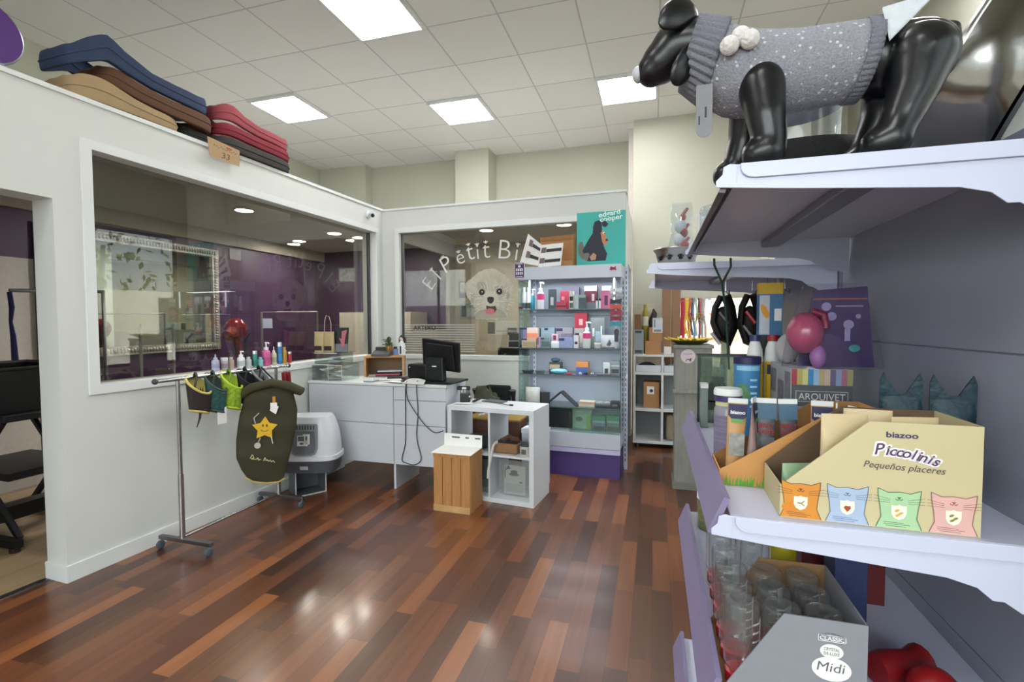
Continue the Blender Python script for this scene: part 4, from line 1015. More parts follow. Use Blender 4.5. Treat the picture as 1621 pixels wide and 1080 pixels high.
# ---- small things on the worktop
t = thing('card_reader', 'small white card reader with grey base on the counter front edge', 'card reader', (-2.457, 3.82, 0.93), .1)
MB().prism([(-.05, 0), (.06, 0), (.06, .03), (-.05, .045)], .09, frame((-.045, 0, 0), (0, 1, 0), (0, 0, 1))).build('reader_body', WHITE, t, bevel=.006)
MB().box(-.046, .046, -.055, .06, .0, .012).build('base', GREY, t)
paper('paper_sheet', 'white paper sheet lying left of the till', 'paper', -2.31, 4.0, CZ, .26, .20, .2)
paper('paper_sheet', 'second white paper sheet overlapping the counter front near the till', 'paper', -2.2, 3.82, CZ + .003, .2, .13, -.25, curl=.002)
o = MB().tube([(-.07, 0, .014), (.07, 0, .014)], .013, 8, flat=1.6).build('pen_case', mat('#26282c', .5), loc=(-2.33, 4.02, CZ + .008), rz=.5, smooth=True); tag(o, 'short dark pen case lying on the paper sheet', 'pen case')
o = MB().box(-.055, .055, -.03, .03, 0, .03).build('phone_case', mat('#2a171a', .45), loc=(-2.16, 3.95, CZ + .007), rz=-.3, bevel=.01); tag(o, 'small dark red-black case between the paper and the receipt printer', 'case')
# till
t = thing('receipt_printer', 'black receipt printer beside the till screen', 'printer', (-2.055, 4.02, CZ + .022), -.1)
MB().box(-.10, .11, -.085, .085, 0, .135).build('printer_body', mat('#0f0f12', .35), t, bevel=.018, seg=3)
MB().sph((-.07, -.087, .105), .006).build('white_button', WHITE, t)
t = thing('till_screen', 'black point of sale screen seen from behind on a thick black stand', 'screen', (-1.84, 3.92, CZ + .0035), -.08)
BK = mat('#0c0d10', .32, vary=.15, scale=5)
MB().box(-.30, .20, -.14, .20, 0, .018).build('base_tray', BK, t, bevel=.004)
MB().prism([(-.09, 0), (.085, 0), (.08, .205), (-.085, .205)], .07, front(0, .0, .018)).build('stand', mat('#15171b', .4), t, bevel=.006)
Rm = Matrix.Translation((.03, -.01, .235)) @ Matrix.Rotation(.10, 4, 'Y') @ Matrix.Rotation(.22, 4, 'X')
MB().box(-.185, .185, .0, .03, -.135, .14, Rm).build('screen_shell', BK, t, bevel=.006)
MB().prism([(-.15, -.11), (.15, -.11), (.13, .11), (-.13, .11)], .02, Rm @ front(0, .001, 0)).build('rear_bulge', mat('#08080a', .45), t, bevel=.006)
MB().rect(-.022, .022, .142, .152, front(0, -.0711, .0)).build('brand_plate', PAPER, t)
t = thing('keyboard_cover', 'curled white till cover hanging over the counter\'s front edge', 'cover', (-1.975, 3.76, CZ + .004), -.12)
mb = MB(); mb.grid(lambda u, v: ((u - .5) * (.22 - .03 * v), -.055 + .06 * v, .045 * v * (1 - .3 * (2 * u - 1) ** 2) + .002), 14, 6); mb.build('white_cover', mat('#b9bab8', .5), t, smooth=True, solid=.003)
MB().sph((.03, -.02, .022), (.012, .008, .01)).build('cable_outlet', DGREY, t)
CB = mat('#2b2b2f', .5)
def cable(label, P, r=.004, c=CB, n='cable', plug=None):
    Q = []
    P = [Vector(x) for x in P]
    for i in range(len(P) - 1):      # Catmull-Rom through the points
        p0, p1, p2, p3 = P[max(i - 1, 0)], P[i], P[i + 1], P[min(i + 2, len(P) - 1)]
        for k_ in range(6):
            s_ = k_ / 6; Q.append(.5 * ((2 * p1) + (p2 - p0) * s_ + (2 * p0 - 5 * p1 + 4 * p2 - p3) * s_ ** 2 + (3 * p1 - p0 - 3 * p2 + p3) * s_ ** 3))
    Q.append(P[-1]); o0 = Vector(Q[0])
    t = thing(n, label, 'cable', o0)
    MB().tube([q - o0 for q in Q], r, 8).build('cord', c, t, smooth=True)
    if plug:
        d = (Q[-1] - Q[-2]).normalized(); MB().tube([Q[-1] - o0, Q[-1] + d * .03 - o0], .008, 8).build('plug', BLACK, t, smooth=True)
    return t
cable('black cable hanging straight down the drawers and looping up to the right', [(-2.055, 3.80, .945), (-2.054, 3.722, .925), (-2.06, 3.722, .60), (-2.065, 3.722, .42), (-2.10, 3.722, .275), (-2.06, 3.722, .245), (-1.98, 3.722, .235), (-1.915, 3.722, .29), (-1.945, 3.722, .42), (-1.955, 3.722, .52), (-1.94, 3.722, .70), (-1.95, 3.722, .925), (-1.93, 3.78, .95)])
cable('black cable slanting down from the till to the lower right of the drawers', [(-2.04, 3.80, .95), (-2.045, 3.714, .92), (-2.03, 3.714, .80), (-1.95, 3.714, .68), (-1.86, 3.714, .58), (-1.78, 3.714, .53), (-1.70, 3.714, .55)])

# ---------------------------------------------------------------- white cube shelf, crate and what they hold
KR_ = math.radians(-6); KO = Vector((-1.664, 3.715, 0))
def K(u, v, z): c, s = math.cos(KR_), math.sin(KR_); return (KO.x + u * c - v * s, KO.y + u * s + v * c, z)
t = thing('cube_shelf', 'white two by two cube shelf standing free before the glass cabinet', 'shelf unit', KO, KR_)
KW = mat('#d4d7dc', .4, vary=.015, scale=4)
for q in ((0, .77, .732, .77), (0, .77, 0, .038)): MB().box(q[0], q[1], 0, .39, q[2], q[3]).build('board', KW, t, bevel=.0015)
for x in (0, .732): MB().box(x, x + .038, .0005, .3895, .038, .732).build('side_panel', KW, t)
MB().box(.377, .393, .002, .388, .038, .732).build('divider', KW, t)
for x in (.038, .393): MB().box(x, x + .339, .003, .387, .377, .393).build('inner_shelf', KW, t)
# crate
t = thing('wooden_crate', 'upright slatted pine crate with a white sheet on top, before the cube shelf', 'crate', (-1.645, 3.395, 0), -.03)
for i in range(4): MB().box(.004 + i * .0775, .078 + i * .0775, 0, .014, .02, .455).build('slat', WOODL, t, bevel=.002)
for i in range(3): MB().box(.302, .316, .014 + i * .077, .086 + i * .077, .0, .455).build('slat', mat('#a87a4a', .55, vary=.2, scale=8, stretch=(8, 8, .7)), t, bevel=.002)
for i in range(3): MB().box(.0, .014, .014 + i * .077, .086 + i * .077, .0, .455).build('slat', WOODL, t, bevel=.002)
MB().box(.004, .312, -.006, 0, .0, .05).build('bottom_rail', mat('#c29a68', .55, vary=.2, scale=8), t); MB().box(.004, .312, -.006, 0, .425, .455).build('top_rail', WOODL, t)
MB().box(.014, .302, .23, .243, .0, .455).build('rear_board', WOODL, t)
c = thing('leaflet', 'white folded leaflet lying across the top of the pine crate', 'leaflet', (-1.645, 3.395, .456), -.03)
mb = MB(); mb.grid(lambda u, v: (-.01 + .335 * u - .01 * v, -.02 + .25 * min(v * 1.6, 1) + .04 * max(0, v - .625), .002 + .095 * max(0, v - .625) / .375), 4, 9); mb.build('sheet', PAPER, c, solid=.0015)
mb = MB()
for x, w in ((.05, .07), (.17, .03), (.255, .045)): mb.box(x, x + w, .239, .2415, .05, .075)
mb.build('printed_mark', mat('#4a4c50', .6), c)
def inK(name, label, cat, u, v, z): return thing(name, label, cat, K(u, v, z), KR_)
o = MB().sph((0, 0, .055), (.15, .13, .058), seg=28, ring=12).build('camouflage_cushion', mat('#34373a', .85, vary=.5, scale=14), loc=K(.21, .19, .3935), rz=KR_, smooth=True)
tag(o, 'dark mottled cushion in the upper left cube above the crate', 'cushion')
t = inK('cardboard_tray', 'brown rounded cardboard tray of odds and ends in the upper right cube', 'tray', .495, .13, .3935)
MB().box(-.095, .115, -.08, .09, 0, .085).build('tray_wall', mat('#8a6644', .7), t, bevel=.02, seg=4)
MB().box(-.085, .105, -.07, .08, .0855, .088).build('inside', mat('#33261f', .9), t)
MB().tube([(-.04, -.02, .095), (.0, .03, .12), (.05, .0, .11), (.08, .03, .10)], .02, 8).build('dark_cloth', mat('#5d4534', .9, vary=.4, scale=40), t, smooth=True)
t = inK('white_strap', 'long white strap hanging out of the brown tray over the cube shelf edge', 'strap', .44, .0, .39)
MB().tube([(.0, .05, .095), (-.005, .02, .096), (-.01, -.012, .08), (-.03, -.018, -.02), (-.05, -.02, -.12), (-.055, -.018, -.19)], .014, 8, flat=.22).build('strap_band', PAPER, t, smooth=True)
t = inK('candle_jar', 'white candle jar with a dark lid at the right of the upper right cube', 'jar', .678, .07, .3935)
MB().lathe([(.046, 0), (.048, .003), (.048, .075), (.044, .08)], 28).build('jar_body', mat('#b3b0aa', .4, vary=.12, scale=12), t, smooth=True)
MB().lathe([(.046, .08), (.046, .1), (.001, .101)], 28).build('lid', DGREY, t, smooth=True)
MB().box(-.02, .02, -.0485, -.047, .02, .06).build('label', mat('#55524e', .6), t)
t = inK('bagged_print', 'white printed sign in a clear bag in the lower right cube', 'sign', .56, .11, .0385)
MB().box(-.09, .10, -.002, .004, .01, .25).build('board', mat('#c6c6be', .5), t)
mb = MB(); Fb = front(0, -.0026, 0)
mb.ell(0, .175, .045, .012, Fb).rect(-.03, .03, .177, .2, Fb).ell(0, .2, .03, .012, Fb); mb.rect(-.082, -.075, .14, .24, Fb); mb.poly([(-.082, .2), (-.05, .25), (-.03, .22), (-.07, .21)], Fb).ell(.06, .115, .015, .008, Fb)
mb.build('printed_emblem', mat('#24262a', .6), t)
mb = MB()
for i in range(6): mb.rect(-.07, .08, .03 + i * .012, .034 + i * .012, Fb)
mb.build('printed_lines', mat('#8d8d88', .6), t)
mb = MB(); mb.box(-.13, .135, -.012, -.0105, .002, .29).box(-.13, .135, .012, .0135, .002, .29); mb.build('clear_sleeve', CLEARB, t)
t = inK('plastic_sheet_roll', 'crumpled clear plastic bag in the lower left cube beside the crate', 'bag', .30, .16, .0385)
mb = MB(); mb.grid(lambda u, v: ((.06 + .012 * math.sin(7 * u * 6.28 + v * 5)) * math.cos(6.28 * u), (.08 + .012 * math.sin(5 * u * 6.28)) * math.sin(6.28 * u), .002 + v * .28), 36, 8, wrap=True); mb.build('plastic', glass_mat('milky_plastic', '#d8e2e0', 1.2, .25, '#9fb0ae'), t, smooth=True)
# behind the cube shelf
t = thing('brown_desk_box', 'brown cardboard box with yellow tape seen through the upper cubes', 'box', (-1.30, 4.32, 0), -.05)
MB().box(-.38, .14, -.14, .10, 0, .56).build('box_body', mat('#4c2d20', .7), t, bevel=.003)
MB().box(-.38, .14, -.141, .101, .561, .575).build('yellow_strip', mat('#8d6f2a', .6), t)
o = MB().tube([(-.14, 0, .012), (-.06, .02, .03), (.02, -.01, .012), (.1, .02, .02), (.16, 0, .012)], .012, 8).build('cable_bundle', mat('#c3c4c4', .5, vary=.5, scale=30), loc=(-1.44, 4.24, .577), smooth=True); tag(o, 'tangle of white cables on the brown box behind the cube shelf', 'cables')
t = thing('white_box', 'white lidded box behind the upper right cube', 'box', (-1.0, 4.24, .0), -.1)
MB().box(-.13, .09, -.09, .05, .0, .50).build('box_body', mat('#c9cdd6', .5), t); MB().box(-.134, .094, -.094, .054, .47, .508).build('lid', mat('#d4d8e0', .5), t)
o = MB().sph((0, 0, .04), (.08, .05, .045)).build('black_pouch', BLACKF, loc=(-1.0, 4.23, .509), smooth=True); tag(o, 'small black pouch on the white box behind the cube shelf', 'pouch')
# chair with jacket behind
t = thing('office_chair', 'dark office chair half hidden behind the cube shelf', 'chair', (-1.56, 4.68, 0))
MB().box(-.22, .22, -.20, .16, .46, .54).build('seat', BLACKF, t, bevel=.03, seg=3)
MB().lathe([(.03, .1), (.03, .46)], 14).build('column', BLACK, t)
for i in range(5):
    a_ = i * 2 * PI / 5; MB().tube([(0, 0, .11), (.16 * math.cos(a_), .14 * math.sin(a_), .07)], .018, 8).sph((.16 * math.cos(a_), .14 * math.sin(a_), .03), .03).build('leg', BLACK, t, smooth=True)
for s in (-.2, .2): MB().tube([(s, .0, .54), (s, -.02, .70), (s, -.05, .78)], [.02, .02, .035], 10, flat=.7).build('armrest', mat('#1d2026', .6), t, smooth=True)
MB().box(-.14, .12, .14, .18, .54, .80).build('backrest', BLACKF, t, bevel=.02)
t = thing('olive_jacket', 'crumpled olive jacket draped over the chair behind the cube shelf', 'jacket', (-1.60, 4.56, .545))
mb = MB(); random.seed(2); nz_ = [[random.uniform(-.02, .02) for _ in range(12)] for _ in range(20)]
mb.grid(lambda u, v: ((.17 - .05 * v) * math.cos(6.283 * u) * (1 if v < 1 else 0), (.085) * math.sin(6.283 * u) * (1 - .5 * v), .002 + .285 * v * (1 - .42 * max(0, math.cos(6.283 * u))) + (.02 * math.sin(9 * u * 6.28 + v * 7) if 0 < v < 1 else 0)), 40, 10, wrap=True)
mb.build('jacket_body', mat('#4a4c40', .9, vary=.2, scale=10, bump=.3), t, smooth=True)
# on the cube shelf
t = thing('power_adapter', 'black power adapter block with leads on the cube shelf', 'adapter', K(.06, .20, .771), .3)
MB().box(-.04, .05, -.03, .035, 0, .075).build('adapter_body', BLACK, t, bevel=.006); MB().sph((.045, -.031, .05), .008).build('white_dot', WHITE, t)
t = thing('cable_hub', 'black plug strip with hanging leads at the counter\'s right end', 'cable', (-1.665, 4.0, .80), .2)
MB().box(-.02, .09, -.02, .02, .06, .095).build('plug_block', BLACK, t, bevel=.004); MB().rect(.02, .06, .068, .088, front(0, -.0206, 0)).build('sticker', PAPER, t)
for i, (a_, b_) in enumerate(((0, .0), (.03, .02), (.06, .05), (.08, .09))): MB().tube([(a_, 0, .06), (a_ + .01, -.02, .02), (b_ + .02, -.03, -.022)], .003, 6).build('lead', BLACK, t, smooth=True)
o = MB().box(-.10, .10, -.06, .06, 0, .008).build('tablet', mat('#55575c', .35), loc=K(.30, .30, .7715), rz=-.35, bevel=.004); tag(o, 'dark grey flat tablet lying on the cube shelf', 'tablet')
cable('thin black lead with a plug lying on the cube shelf', [K(.36, .22, .776), K(.42, .20, .776), K(.46, .17, .776), K(.50, .165, .776)], .003, plug=True)
paper('paper_sheet', 'white paper strip lying at the cube shelf\'s left end', 'paper', *K(.10, .10, .7705), .16, .07, .1, curl=.001)
t = thing('hole_punch', 'small grey and black punch on the cube shelf beside the adapter', 'punch', K(.19, .17, .771), .5)
MB().box(-.04, .04, -.02, .02, 0, .01).build('base', LGREY, t); MB().tube([(-.035, 0, .012), (.04, 0, .045)], .011, 8).build('lever', BLACK, t, smooth=True)

# ================================================================ RAIL STAND, LITTER BOX, SILL BOTTLES, WALL-TOP CUSHIONS
RX = -2.90
t = thing('clothes_rail', 'chrome clothes rail on grey castors along the left partition', 'rail', (RX, 2.33, 0))
Cr = mat('#b4b4b6', .18, 1, vary=.03)
MB().tube([(0, -.14, 1.112), (0, .97, 1.112)], .0125, 14).build('top_rail', Cr, t, smooth=True)
for y in (-.145, .97): MB().sph((0, y, 1.112), (.018, .018, .018)).build('end_knob', DGREY, t, smooth=True)
for y in (0, .83):
    MB().tube([(0, y, .085), (0, y, .5)], .0165, 14).build('lower_pole', Cr, t, smooth=True)
    MB().tube([(0, y, .5), (0, y, 1.10)], .0125, 14).build('upper_pole', Cr, t, smooth=True)
    MB().box(-.19, .24, y - .015, y + .015, .06, .085).build('foot_bar', mat('#7d7d80', .35, 1), t, bevel=.003)
    for x in (-.175, .225):
        cs = MB().lathe([(.008, -.012), (.008, .03)], 10, Matrix.Translation((x, y, .04))).build('castor', GREY, t)
        MB().lathe([(.001, -.012), (.02, -.012), (.026, -.008), (.026, .008), (.02, .012), (.001, .012)], 20, frame((x, y - .012, .0265), (0, 1, 0), (0, 0, 1))).build('wheel', mat('#4c5560', .5), cs, smooth=True)
MB().tube([(0, .015, .09), (0, .815, .09)], .009, 10).build('lower_rail', Cr, t, smooth=True)
# harnesses hanging on the rail
def harness(label, y, z, w, h, c_out, c_in, c_trim, tail=False, yaw=0, name='dog_harness'):
    t = thing(name, label, 'harness', (RX + .003, y, z), yaw, 'harnesses on the rail')
    def f(u, v):
        a_ = 6.283 * u; r = 1 - .25 * v
        return (.045 * math.cos(a_) * r + .02, w / 2 * math.sin(a_) * r, -.05 - h * v - (.055 * math.cos(a_) + .03 * math.sin(a_)) * (1 - v) - .02 * math.sin(a_) * v)
    MB().grid(f, 28, 8, wrap=True).build('chest_panel', mat(c_out, .7, vary=.45, scale=45), t, smooth=True, solid=.008)
    MB().grid(lambda u, v: tuple(q * k_ for q, k_ in zip(f(u, v * .97 + .01), (.80, .90, 1))), 28, 8, wrap=True).build('inner_lining', mat(c_trim, .7, vary=.2), t, smooth=True)
    MB().tube([f(i / 24, 1) for i in range(24)], .008, 8, closed=True).build('lower_trim', mat(c_trim, .6), t, smooth=True)
    MB().tube([f(i / 24, 0) for i in range(24)], .008, 8, closed=True).build('upper_trim', mat(c_trim, .6), t, smooth=True)
    MB().tube([(.045, -w * .3, -.06), (.03, -w * .1, .0), (0, 0, .027), (-.03, w * .05, -.0), (-.036, w * .2, -.06)], .011, 8, flat=.5).build('hanging_strap', mat(c_in, .7), t, smooth=True)
    if tail: MB().tube([(.03, 0, -.05 - h), (.035, -.01, -.09 - h), (.03, -.03, -.15 - h)], [.008, .007, .002], 8).build('hanging_strap_end', mat('#26262a', .7), t, smooth=True)
    return t
harness('brown and purple dog harness with pale yellow edging, leftmost on the rail', 2.455, 1.112, .165, .18, '#2a1c20', '#3a2f2a', '#c7b764', tail=True)
harness('teal patterned dog harness, second from the left on the rail', 2.585, 1.112, .15, .20, '#23504e', '#2c3328', '#3c4a46')
harness('lime green zigzag dog harness, third from the left on the rail', 2.715, 1.112, .155, .20, '#8fae2c', '#6a9020', '#b7cf3a')
t = thing('swing_tag', 'blank white swing tag hanging under the teal and lime harnesses', 'tag', (RX + .055, 2.60, .885))
MB().box(-.001, .001, -.036, .036, -.11, .0).build('tag_card', PAPER, t); MB().tube([(0, 0, 0), (-.01, .01, .05)], .0015, 6).build('string', BLACK, t)
t = harness('black padded dog harness, fourth from the left on the rail', 2.855, 1.112, .165, .19, '#0c0c0f', '#0b0b0d', '#141417')
MB().rect(-.02, .02, -.14, -.10, rightface(.08, .03, 0)).build('white_emblem', PAPER, t)
t = harness('black harness with silver patterned ring edging, right of the black padded one', 2.985, 1.112, .15, .12, '#131317', '#101013', '#8d8d92')
t = thing('red_garment', 'dark red dog garment hanging at the right end of the rail', 'garment', (RX, 3.255, 1.112))
MB().grid(lambda u, v: (.02 * math.sin(9 * u), -.035 + .08 * u + .02 * v, -.05 - .30 * v), 10, 8).build('cloth', mat('#7c1420', .8), t, smooth=True, solid=.012)
MB().tube([(0, -.03, -.05), (0, 0, .016), (0, .035, -.05)], .004, 6).build('loop', PAPER, t, smooth=True)
# olive dog coat
OL = mat('#33301a', .8, vary=.1, scale=8, bump=.12, name='olive_canvas')
t = thing('dog_coat', 'large olive green dog coat with a yellow star, hanging at the rail\'s right', 'dog coat', (-2.735, 2.87, 0), .6)
prof = [(x_ * .92, z_) for x_, z_ in [(-.14, .955), (-.185, .80), (-.215, .62), (-.215, .48), (-.185, .40), (-.15, .345), (-.09, .305), (.0, .285), (.08, .285), (.12, .31), (.15, .40), (.19, .55), (.225, .70), (.235, .82), (.205, .95), (.18, 1.0), (.02, 1.0), (-.08, .985)]]
def coat_outline(z):
    L_, R_ = [], []
    xs = []
    for (x0, z0), (x1, z1) in zip(prof, prof[1:] + prof[:1]):
        if (z0 - z) * (z1 - z) <= 0 and z0 != z1: xs.append(x0 + (x1 - x0) * (z - z0) / (z1 - z0))
    return min(xs), max(xs)
def coatf(u, v):
    z = .2852 + (.9995 - .2852) * v; a_, b_ = coat_outline(min(max(z, .2853), .9993)); c_ = (a_ + b_) / 2; h_ = (b_ - a_) / 2; w_ = 6.283 * u
    d = .035 * min(1, 6 * v + .05) * min(1, 5 * (1 - v) + .5)
    return (c_ + h_ * math.copysign(abs(math.cos(w_)) ** .8, math.cos(w_)), d * math.sin(w_) + .006 * math.sin(5 * z * 6 + 3 * u), z)
MB().grid(coatf, 40, 26, wrap=True).build('coat_body', OL, t, smooth=True)
MB().tube([(-.15, -.01, .95), (-.08, -.03, 1.0), (.05, -.035, 1.03), (.17, -.03, 1.0), (.25, -.015, .955), (.24, .02, .95), (.05, .03, 1.01), (-.12, .02, .97)], .032, 12, closed=True).build('rolled_collar', mat('#3b3820', .85, bump=.12, scale=8), t, smooth=True)
MB().tube([(.06, .03, 1.04), (.0, .09, 1.09), (-.045, .15, 1.13)], .006, 6).build('hanging_loop', BLACKF, t, smooth=True)
MB().tube([(-.15, -.012, .345), (-.09, -.014, .305), (.0, -.014, .287), (.08, -.012, .287), (.12, -.01, .31)], .006, 6).build('hem_piping', mat('#b59b52', .7), t, smooth=True)
Fc = front(0, -.0455, 0)
def star(mb, cx, cy, R, r, a0, M):
    P = []
    for i in range(10):
        a_ = a0 + i * PI / 5; q = R if i % 2 == 0 else r
        P.append((cx + q * math.cos(a_), cy + q * math.sin(a_)))
    mb.poly(P, M)
mb = MB(); star(mb, .0, .70, .088, .05, PI / 2 - .05, Fc); so = mb.build('yellow_star', mat('#d3a81c', .7), t)
mb = MB(); F2 = front(0, -.0462, 0)
mb.ell(-.012, .722, .006, .010, F2).ell(.014, .72, .006, .010, F2)
for i in range(8):
    a_ = -2.5 + i * .24; mb.ell(.0 + .03 * math.cos(a_), .705 + .026 * math.sin(a_), .0035, .003, F2, n=8)
mb.build('stitched_face', mat('#4c3410', .7), so)
mb = MB()
def stroke(mb, P, w, M):
    for (a, b_), (c_, d_) in zip(P, P[1:]):
        dx, dy = c_ - a, d_ - b_; L__ = math.hypot(dx, dy) or 1; nx, ny = -dy / L__ * w, dx / L__ * w
        mb.poly([(a + nx, b_ + ny), (a - nx, b_ - ny), (c_ - nx, d_ - ny), (c_ + nx, d_ + ny)], M)
stroke(mb, [(-.06, .74), (-.07, .78), (-.05, .80), (-.035, .815)], .003, F2); stroke(mb, [(-.03, .635), (-.045, .60)], .003, F2); stroke(mb, [(.04, .64), (.05, .585)], .004, F2); mb.ell(-.05, .578, .022, .022, F2)
mb.build('embroidered_limbs', mat('#b6b2a4', .7), so)
MB().rect(.055, .075, .865, .93, front(0, -.047, 0)).build('orange_tab', mat('#c47d1c', .6), t)
mb = MB(); mb.poly([(.035, .83), (.06, .875), (.095, .855), (.075, .80)], front(0, -.049, 0)).rect(.04, .085, .83, .885, front(0, -.0485, 0)); mb.build('price_label', PAPER, t)
mb = MB(); Fs = front(0, -.047, 0)
stroke(mb, [(-.10, .49), (-.085, .515), (-.075, .49), (-.095, .485), (-.06, .478), (-.05, .49), (-.045, .47), (-.03, .478)], .0025, Fs)
stroke(mb, [(-.012, .462), (-.004, .488), (.004, .462), (.012, .47), (.02, .455), (.03, .465), (.04, .45), (.05, .46), (.06, .443)], .0025, Fs); mb.build('embroidered_script', mat('#c9bf8e', .7), t)
# ---- cat litter box on a grey box
t = thing('hooded_litter_box', 'white hooded cat litter box with a grey see-through flap beside the counter', 'litter box', (-2.80, 3.44, .222), .3); t.scale = (1.03, 1.03, 1.33)
def hood(u, v):
    a_ = 6.283 * u; k_ = (1 - v ** 2.6 * .26) if v < 1 else .74; n = .55
    cx, sy = math.copysign(abs(math.cos(a_)) ** n, math.cos(a_)), math.copysign(abs(math.sin(a_)) ** n, math.sin(a_))
    return (.225 * cx * k_, .15 * sy * k_ + .0, .10 + .245 * v)
HW = mat('#d3d5da', .25, vary=.01, scale=4, name='glossy_white_plastic')
mb = MB(); mb.grid(hood, 48, 12, wrap=True); mb.faces([hood(i / 48, 1) for i in range(48)], [tuple(range(48))]); mb.build('hood', HW, t, smooth=True)
def slab(z0, z1, sx, sy, tap=1.0, n=.55):
    def f(u, v):
        a_ = 6.283 * u; k_ = tap + (1 - tap) * v
        return (sx * math.copysign(abs(math.cos(a_)) ** n, math.cos(a_)) * k_, sy * math.copysign(abs(math.sin(a_)) ** n, math.sin(a_)) * k_, z0 + (z1 - z0) * v)
    mb = MB(); mb.grid(f, 48, 3, wrap=True); mb.faces([f(i / 48, 0) for i in range(48)], [tuple(range(48))]).faces([f(i / 48, 1) for i in range(48)], [tuple(range(48))]); return mb
slab(.078, .104, .242, .166).build('hood_rim', HW, t, smooth=True)
slab(.0, .078, .236, .160, .9).build('litter_tray', mat('#4e5057', .45), t, smooth=True)
P = [(-.115, .31), (.095, .31), (.105, .30), (.108, .16), (.09, .125), (.06, .112), (-.07, .112), (-.105, .125), (-.12, .16)]
MB().prism(P, .006, frame((0, -.168, 0), (1, 0, 0), (0, .12, 1))).build('flap_frame', mat('#8b8d94', .4), t, bevel=.003)
Fp = frame((0, -.1755, 0), (1, 0, 0), (0, .12, 1))
MB().prism([(-.095, .265), (.08, .265), (.09, .16), (.075, .132), (.05, .122), (-.06, .122), (-.09, .132), (-.102, .16)], .002, Fp).build('flap_window', mat('#70737b', .15, vary=.12, scale=6), t)
for i in range(8): MB().prism([(-.085 + i * .022, .275), (-.078 + i * .022, .275), (-.078 + i * .022, .3), (-.085 + i * .022, .3)], .0015, Fp).build('vent_slot', BLACK, t)
Fq = frame((0, -.1785, 0), (1, 0, 0), (0, .12, 1))
mb = MB(); mb.rect(-.055, .03, .175, .24, Fq).rect(-.01, .045, .185, .248, Fq); lo = mb.build('sticker', PAPER, t)
Fr = frame((0, -.1792, 0), (1, 0, 0), (0, .12, 1))
mb = MB(); mb.ell(.018, .222, .008, .016, Fr).ell(-.02, .19, .016, .007, Fr).rect(-.05, .0, .205, .235, Fr); mb.build('sticker_print', mat('#5b6a62', .6), lo)
MB().rect(-.03, .035, .028, .052, frame((0, -.161, 0), (1, 0, 0), (0, -.25, 1))).build('brand_sticker', mat('#b4b6ba', .5), t)
t = thing('grey_box', 'open-fronted grey box with white rim under the litter box', 'box', (-2.80, 3.42, .0), math.radians(56))
gb = mat('#63666c', .5)
MB().box(-.12, .12, -.0, .005, 0, .0).build('floor_edge', gb, t) if False else None
bx_ = MB(); bx_.box(-.125, .125, 0, .20, 0, .006).box(-.125, -.119, 0, .20, .006, .215).box(.119, .125, 0, .20, .006, .215).box(-.119, .119, 0, .20, .209, .215).box(-.119, .119, .194, .2, .006, .209)
bx_.build('box_shell', gb, t)
MB().box(-.128, .128, -.004, 0, 0, .008).box(-.128, -.120, -.004, 0, .008, .218).box(.120, .128, -.004, 0, .008, .218).box(-.12, .12, -.004, 0, .21, .218).build('white_rim', WHITE, t)
# ---- bottles on the window sill (sill frame follows the partition)
def LW(y, off, z=0):
    x = WX + off; return (x * math.cos(A) - y * math.sin(A), x * math.sin(A) + y * math.cos(A), z)
SZ = WZ0 + .0035
def bottle(name, label, cat, loc, r, h, c, capc, style='round', band=None, group=None, rz=0):
    t = thing(name, label, cat, loc, rz, group)
    hb = h * {'pump': .66, 'nozzle': .70, 'tall': .80, 'round': .82, 'flip': .86, 'jar': .74}[style]
    neck = r * .42
    if style == 'tall': prof_ = [(r * .95, 0), (r, .004), (r, hb - .004), (r * .96, hb)]
    elif style == 'jar': prof_ = [(r * .95, 0), (r, .004), (r, hb)]
    else: prof_ = [(r * .93, 0), (r, .005), (r, hb * .80), (r * .9, hb * .90), (neck * 1.1, hb * .985), (neck, hb)]
    MB().lathe(prof_, 20).build('bottle_body', mat(c, .35, vary=.04), t, smooth=True)
    if style == 'pump': mb = MB().lathe([(neck * 1.3, hb), (neck * 1.3, hb + h * .1), (neck * .45, hb + h * .12), (neck * .45, h * .93), (.001, h * .93)], 14); mb.tube([(-r * .25, 0, h * .955), (r * .75, 0, h * .955), (r * .95, 0, h * .92)], h * .03, 8)
    elif style == 'nozzle': mb = MB().lathe([(neck * 1.25, hb), (neck * 1.2, hb + h * .08), (neck * .5, hb + h * .11), (neck * .28, h), (.001, h)], 14)
    elif style in ('tall', 'jar'): mb = MB().lathe([(r * 1.0, hb), (r * 1.0, h - .003), (r * .94, h), (.001, h)], 20)
    else: mb = MB().lathe([(neck * 1.5, hb), (neck * 1.5, h - .002), (.001, h)], 16)
    mb.build('cap', mat(capc, .35, 1 if capc == '#c6c6ca' else 0), t, smooth=True)
    if band:
        z0, z1, bc = band; mb = MB(); wrap_patch(mb, r * 1.012, 0, 6.2832, hb * z0, hb * z1, 21); mb.build('label_band', mat(bc, .45, vary=.1, scale=60), t, smooth=True)
    return t
